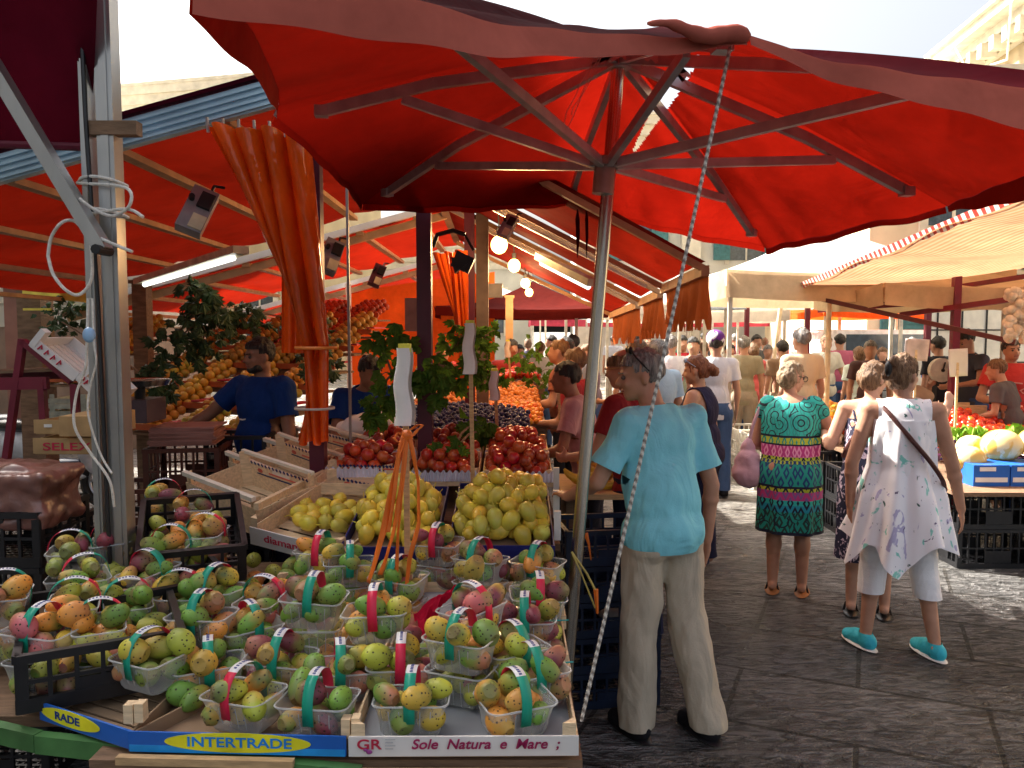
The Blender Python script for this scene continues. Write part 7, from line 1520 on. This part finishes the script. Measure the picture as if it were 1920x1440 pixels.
# pink plastic wrapped bundle lower left
m = MB().box(P(25, 930, 3.25), (.42, .3, .22)).box(P(0, 885, 3.3), (.36, .26, .08)); me = remesh(m, .011, 8); vnoise(me, .03, (5, 5, 12), 2); vnoise(me, .012, (18, 18, 30), 5); shade(me, 70)
one('wrapped_bundle', me, M('pinkish_plastic', (.17, .075, .06), .3, var=.4, scale=7, bump=.6, bscale=18, spec=.7), 'bundle wrapped in pinkish clear plastic at the left picture edge', 'bundle')
me.materials.clear(); me.materials.append(MC['pinkish_plastic'])
for k in range(5): black_crate(f"{('bottom', 'second', 'third', 'fourth', 'top')[k]} black crate under the plastic wrapped bundle", mtx(V((-2.28, 3.1, k * .222))), .42, .36, .22, None, 'black crates under the wrapped bundle')
# red metal rack with tilted white boxes
t = thing('metal_rack', 'dark red metal frame propping tilted white boxes at the left', 'frame', tuple(P(20, 850, 3.9)))
Yf = 3.9; F_ = lambda x, y, d=0: P(x, y, Yf + d)
for a, b in (((43, 636), (12, 862)), ((43, 640), (135, 715)), ((78, 712), (84, 805)), ((140, 720), (143, 800))): part('leg' if a[1] > 640 or b[0] < 20 else 'rail', MB().beam(F_(*a), F_(*b), .035, .03), redpaint, t, False)
part('rail', MB().beam(F_(-20, 705, .3), F_(150, 700, .3), .035, .05), redpaint, t, False); part('rail', MB().beam(F_(-20, 720), F_(90, 718), .03, .06), redpaint, t, False)
part('shelf', MB().beam(F_(-30, 697, .2), F_(155, 690, .2), .3, .015), woodd, t, False)
def tiltbox(a, b, th, label, lt):
    A = P(*a, 3.85); B = P(*b, 3.85); d = (B - A); L = d.length; x = d.normalized(); y = V((0, 1, 0)); z = x.cross(y); z = z if z.z > 0 else -z; Mx = Matrix(((x.x, y.x, z.x, A.x), (x.y, y.y, z.y, A.y), (x.z, y.z, z.z, A.z), (0, 0, 0, 1)))
    t = wood_crate(label, Mx, L, .35, th, whitep, 1, posts=False, name='white_box'); part('end_lip', MB().box((.015, .02, th), (.03, .05, .09)).xf(Mx), whitep, t, False)
    m = MB()
    for k, s in enumerate(lt): m.tube([Mx @ V((L * (.18 + .14 * k), -.006, th * .3)), Mx @ V((L * (.2 + .14 * k), -.006, th * .75)), Mx @ V((L * (.24 + .14 * k), -.006, th * .5))], .004, 5)
    part('scribble', m, M('red_ink', (0, 0, 0)), t); return t
tiltbox((52, 648), (136, 716), .062, 'white slanted fruit box with red script on the dark red frame', 'abcd'); tiltbox((140, 712), (182, 752), .06, 'second white slanted box, lower on the dark red frame', 'ab')
# green-white small crates behind
for k in range(3): wood_crate(f"{('bottom', 'middle', 'top')[k]} pale green printed crate beyond the dark red frame", mtx(P(92, 800, 5.4) + V((0, 0, .0 + k * .085 - .05))), .26, .3, .075, M('pale_green_card', (.42, .46, .36), .7, var=.3, scale=20), 2, name='small_crate', group='pale green crates by the scooter')
# scooter
def scooter(x, y, yaw, label, body):
    f = Matrix.Translation((x, y, 0)) @ Matrix.Rotation(yaw, 4, 'Z'); t = thing('scooter', label, 'scooter', (x, y, 0))
    for wx in (-.62, .62):
        t_ = MB()
        pts = [V((wx + .24 * math.cos(2 * PI * k / 28), 0, .27 + .24 * math.sin(2 * PI * k / 28))) for k in range(29)]; w_o = part('wheel', t_.tube(pts, .05, 8).xf(f), blackp, t)
        r2 = MB()
        for k in range(6): q = k * PI / 3; r2.beam((wx, 0, .27), (wx + .2 * math.cos(q), 0, .27 + .2 * math.sin(q)), .02)
        r2.tube([V((wx + .19 * math.cos(2 * PI * k / 24), 0, .27 + .19 * math.sin(2 * PI * k / 24))) for k in range(25)], .015, 6); o = MB(); part('rim', r2.xf(f), M('rim_grey', (.35, .35, .37), .3, .8), w_o)
    b = MB().ell((-.45, 0, .62), (.42, .17, .17)).ell((.05, 0, .32), (.4, .14, .07)).ell((.47, 0, .62), (.1, .2, .33), Matrix.Rotation(R(-20), 3, 'Y')); me = remesh(b, .02, 4); me.transform(f); me.transform(Matrix.Translation(-V((x, y, 0)))); shade(me, 60); me.materials.append(body); o = bpy.data.objects.new('body', me); COL.objects.link(o); o.parent = t
    part('seat', MB().ell((-.35, 0, .82), (.38, .15, .07)).xf(f), blackp, t); part('handlebar', MB().tube([(.42, -.32, .98), (.45, 0, 1.02), (.42, .32, .98)], .018, 8).tube([(.62, 0, .3), (.45, 0, 1.02)], .03, 8).xf(f), iron, t); part('headlight', MB().ell((.56, 0, .93), (.06, .09, .07)).xf(f), M('lamp_lens', (0, 0, 0)), t)
    part('mudguard', MB().ell((.62, 0, .47), (.24, .08, .1)).xf(f), body, t)
scooter(-4.75, 8.2, R(-12), 'white scooter parked behind the dark red frame at the left', M('scooter_white', (.6, .62, .65), .25)); scooter(-5.2, 8.8, R(14), 'dark scooter behind the white one', M('scooter_navy', (.02, .03, .06), .25))
for k, (px, Y, lb) in enumerate(((70, 7.6, 'dark timber post left of the fruit rack'), (45, 8.6, 'brown pillar at the left picture edge'))): x = (px - 960) / 1500 * Y; one('pillar', MB().box((x, Y, 1.15), (.22 if k == 0 else .25, .22, 2.3)).box((x, Y, 2.3), (.3, .3, .06)), woodd if k == 0 else M('brown_pillar', (.3, .14, .1), .8, var=.3, scale=3), lb, 'pillar', smooth=False)
m = MB().box(P(105, 552, 7.3), (.6, .02, .09), Euler((0, R(6), 0)).to_matrix()).box(P(70, 580, 7.3), (.25, .02, .02)); one('sign_strip', m, M('sign_yellow', (.8, .65, .1), .5), 'yellow and white sign strip hanging at the back of the left stall', 'sign', smooth=False)
# crate rails in dark under the main stall seen at left: scattered stems, hanging bag board
one('notice_board', MB().box(P(773, 590, 6.8), (.12, .03, .28)), M('grey_board', (.35, .27, .24), .7), 'grey board hanging beside the middle wine red post', 'board', smooth=False)
t = thing('junction_box', 'grey metal box on the pale post under the bulbs', 'box', tuple(P(925, 545, 7.0))); part('case', MB().box(P(925, 545, 7.0), (.16, .1, .12)), M('box_grey', (.4, .4, .36), .5), t, False)

# litter on the paving
for k in (0, 6, 12):
    x, y = RNG.uniform(.6, 3.2), RNG.uniform(2.4, 7.5); m = MB(); a = RNG.uniform(0, 6); s_ = RNG.uniform(.015, .035)
    m.add([V((x + s_ * math.cos(a + q) * (1 + .3 * (q % 2)), y + s_ * math.sin(a + q), .006 + .006 * (i % 2))) for i, q in enumerate((0, 1.3, 2.6, 3.9, 5.1))], [(0, 1, 2, 3, 4)])
    one('litter_scrap', m, MC['paper'] if k % 3 == 0 else MC['vine_leaf'] if k % 3 == 1 else MC['straw_yellow'], ('small white paper scrap', 'small trampled green leaf', 'small yellow straw scrap')[k % 3] + ' lying on the dark paving', 'scrap', 'scraps on the dark paving')
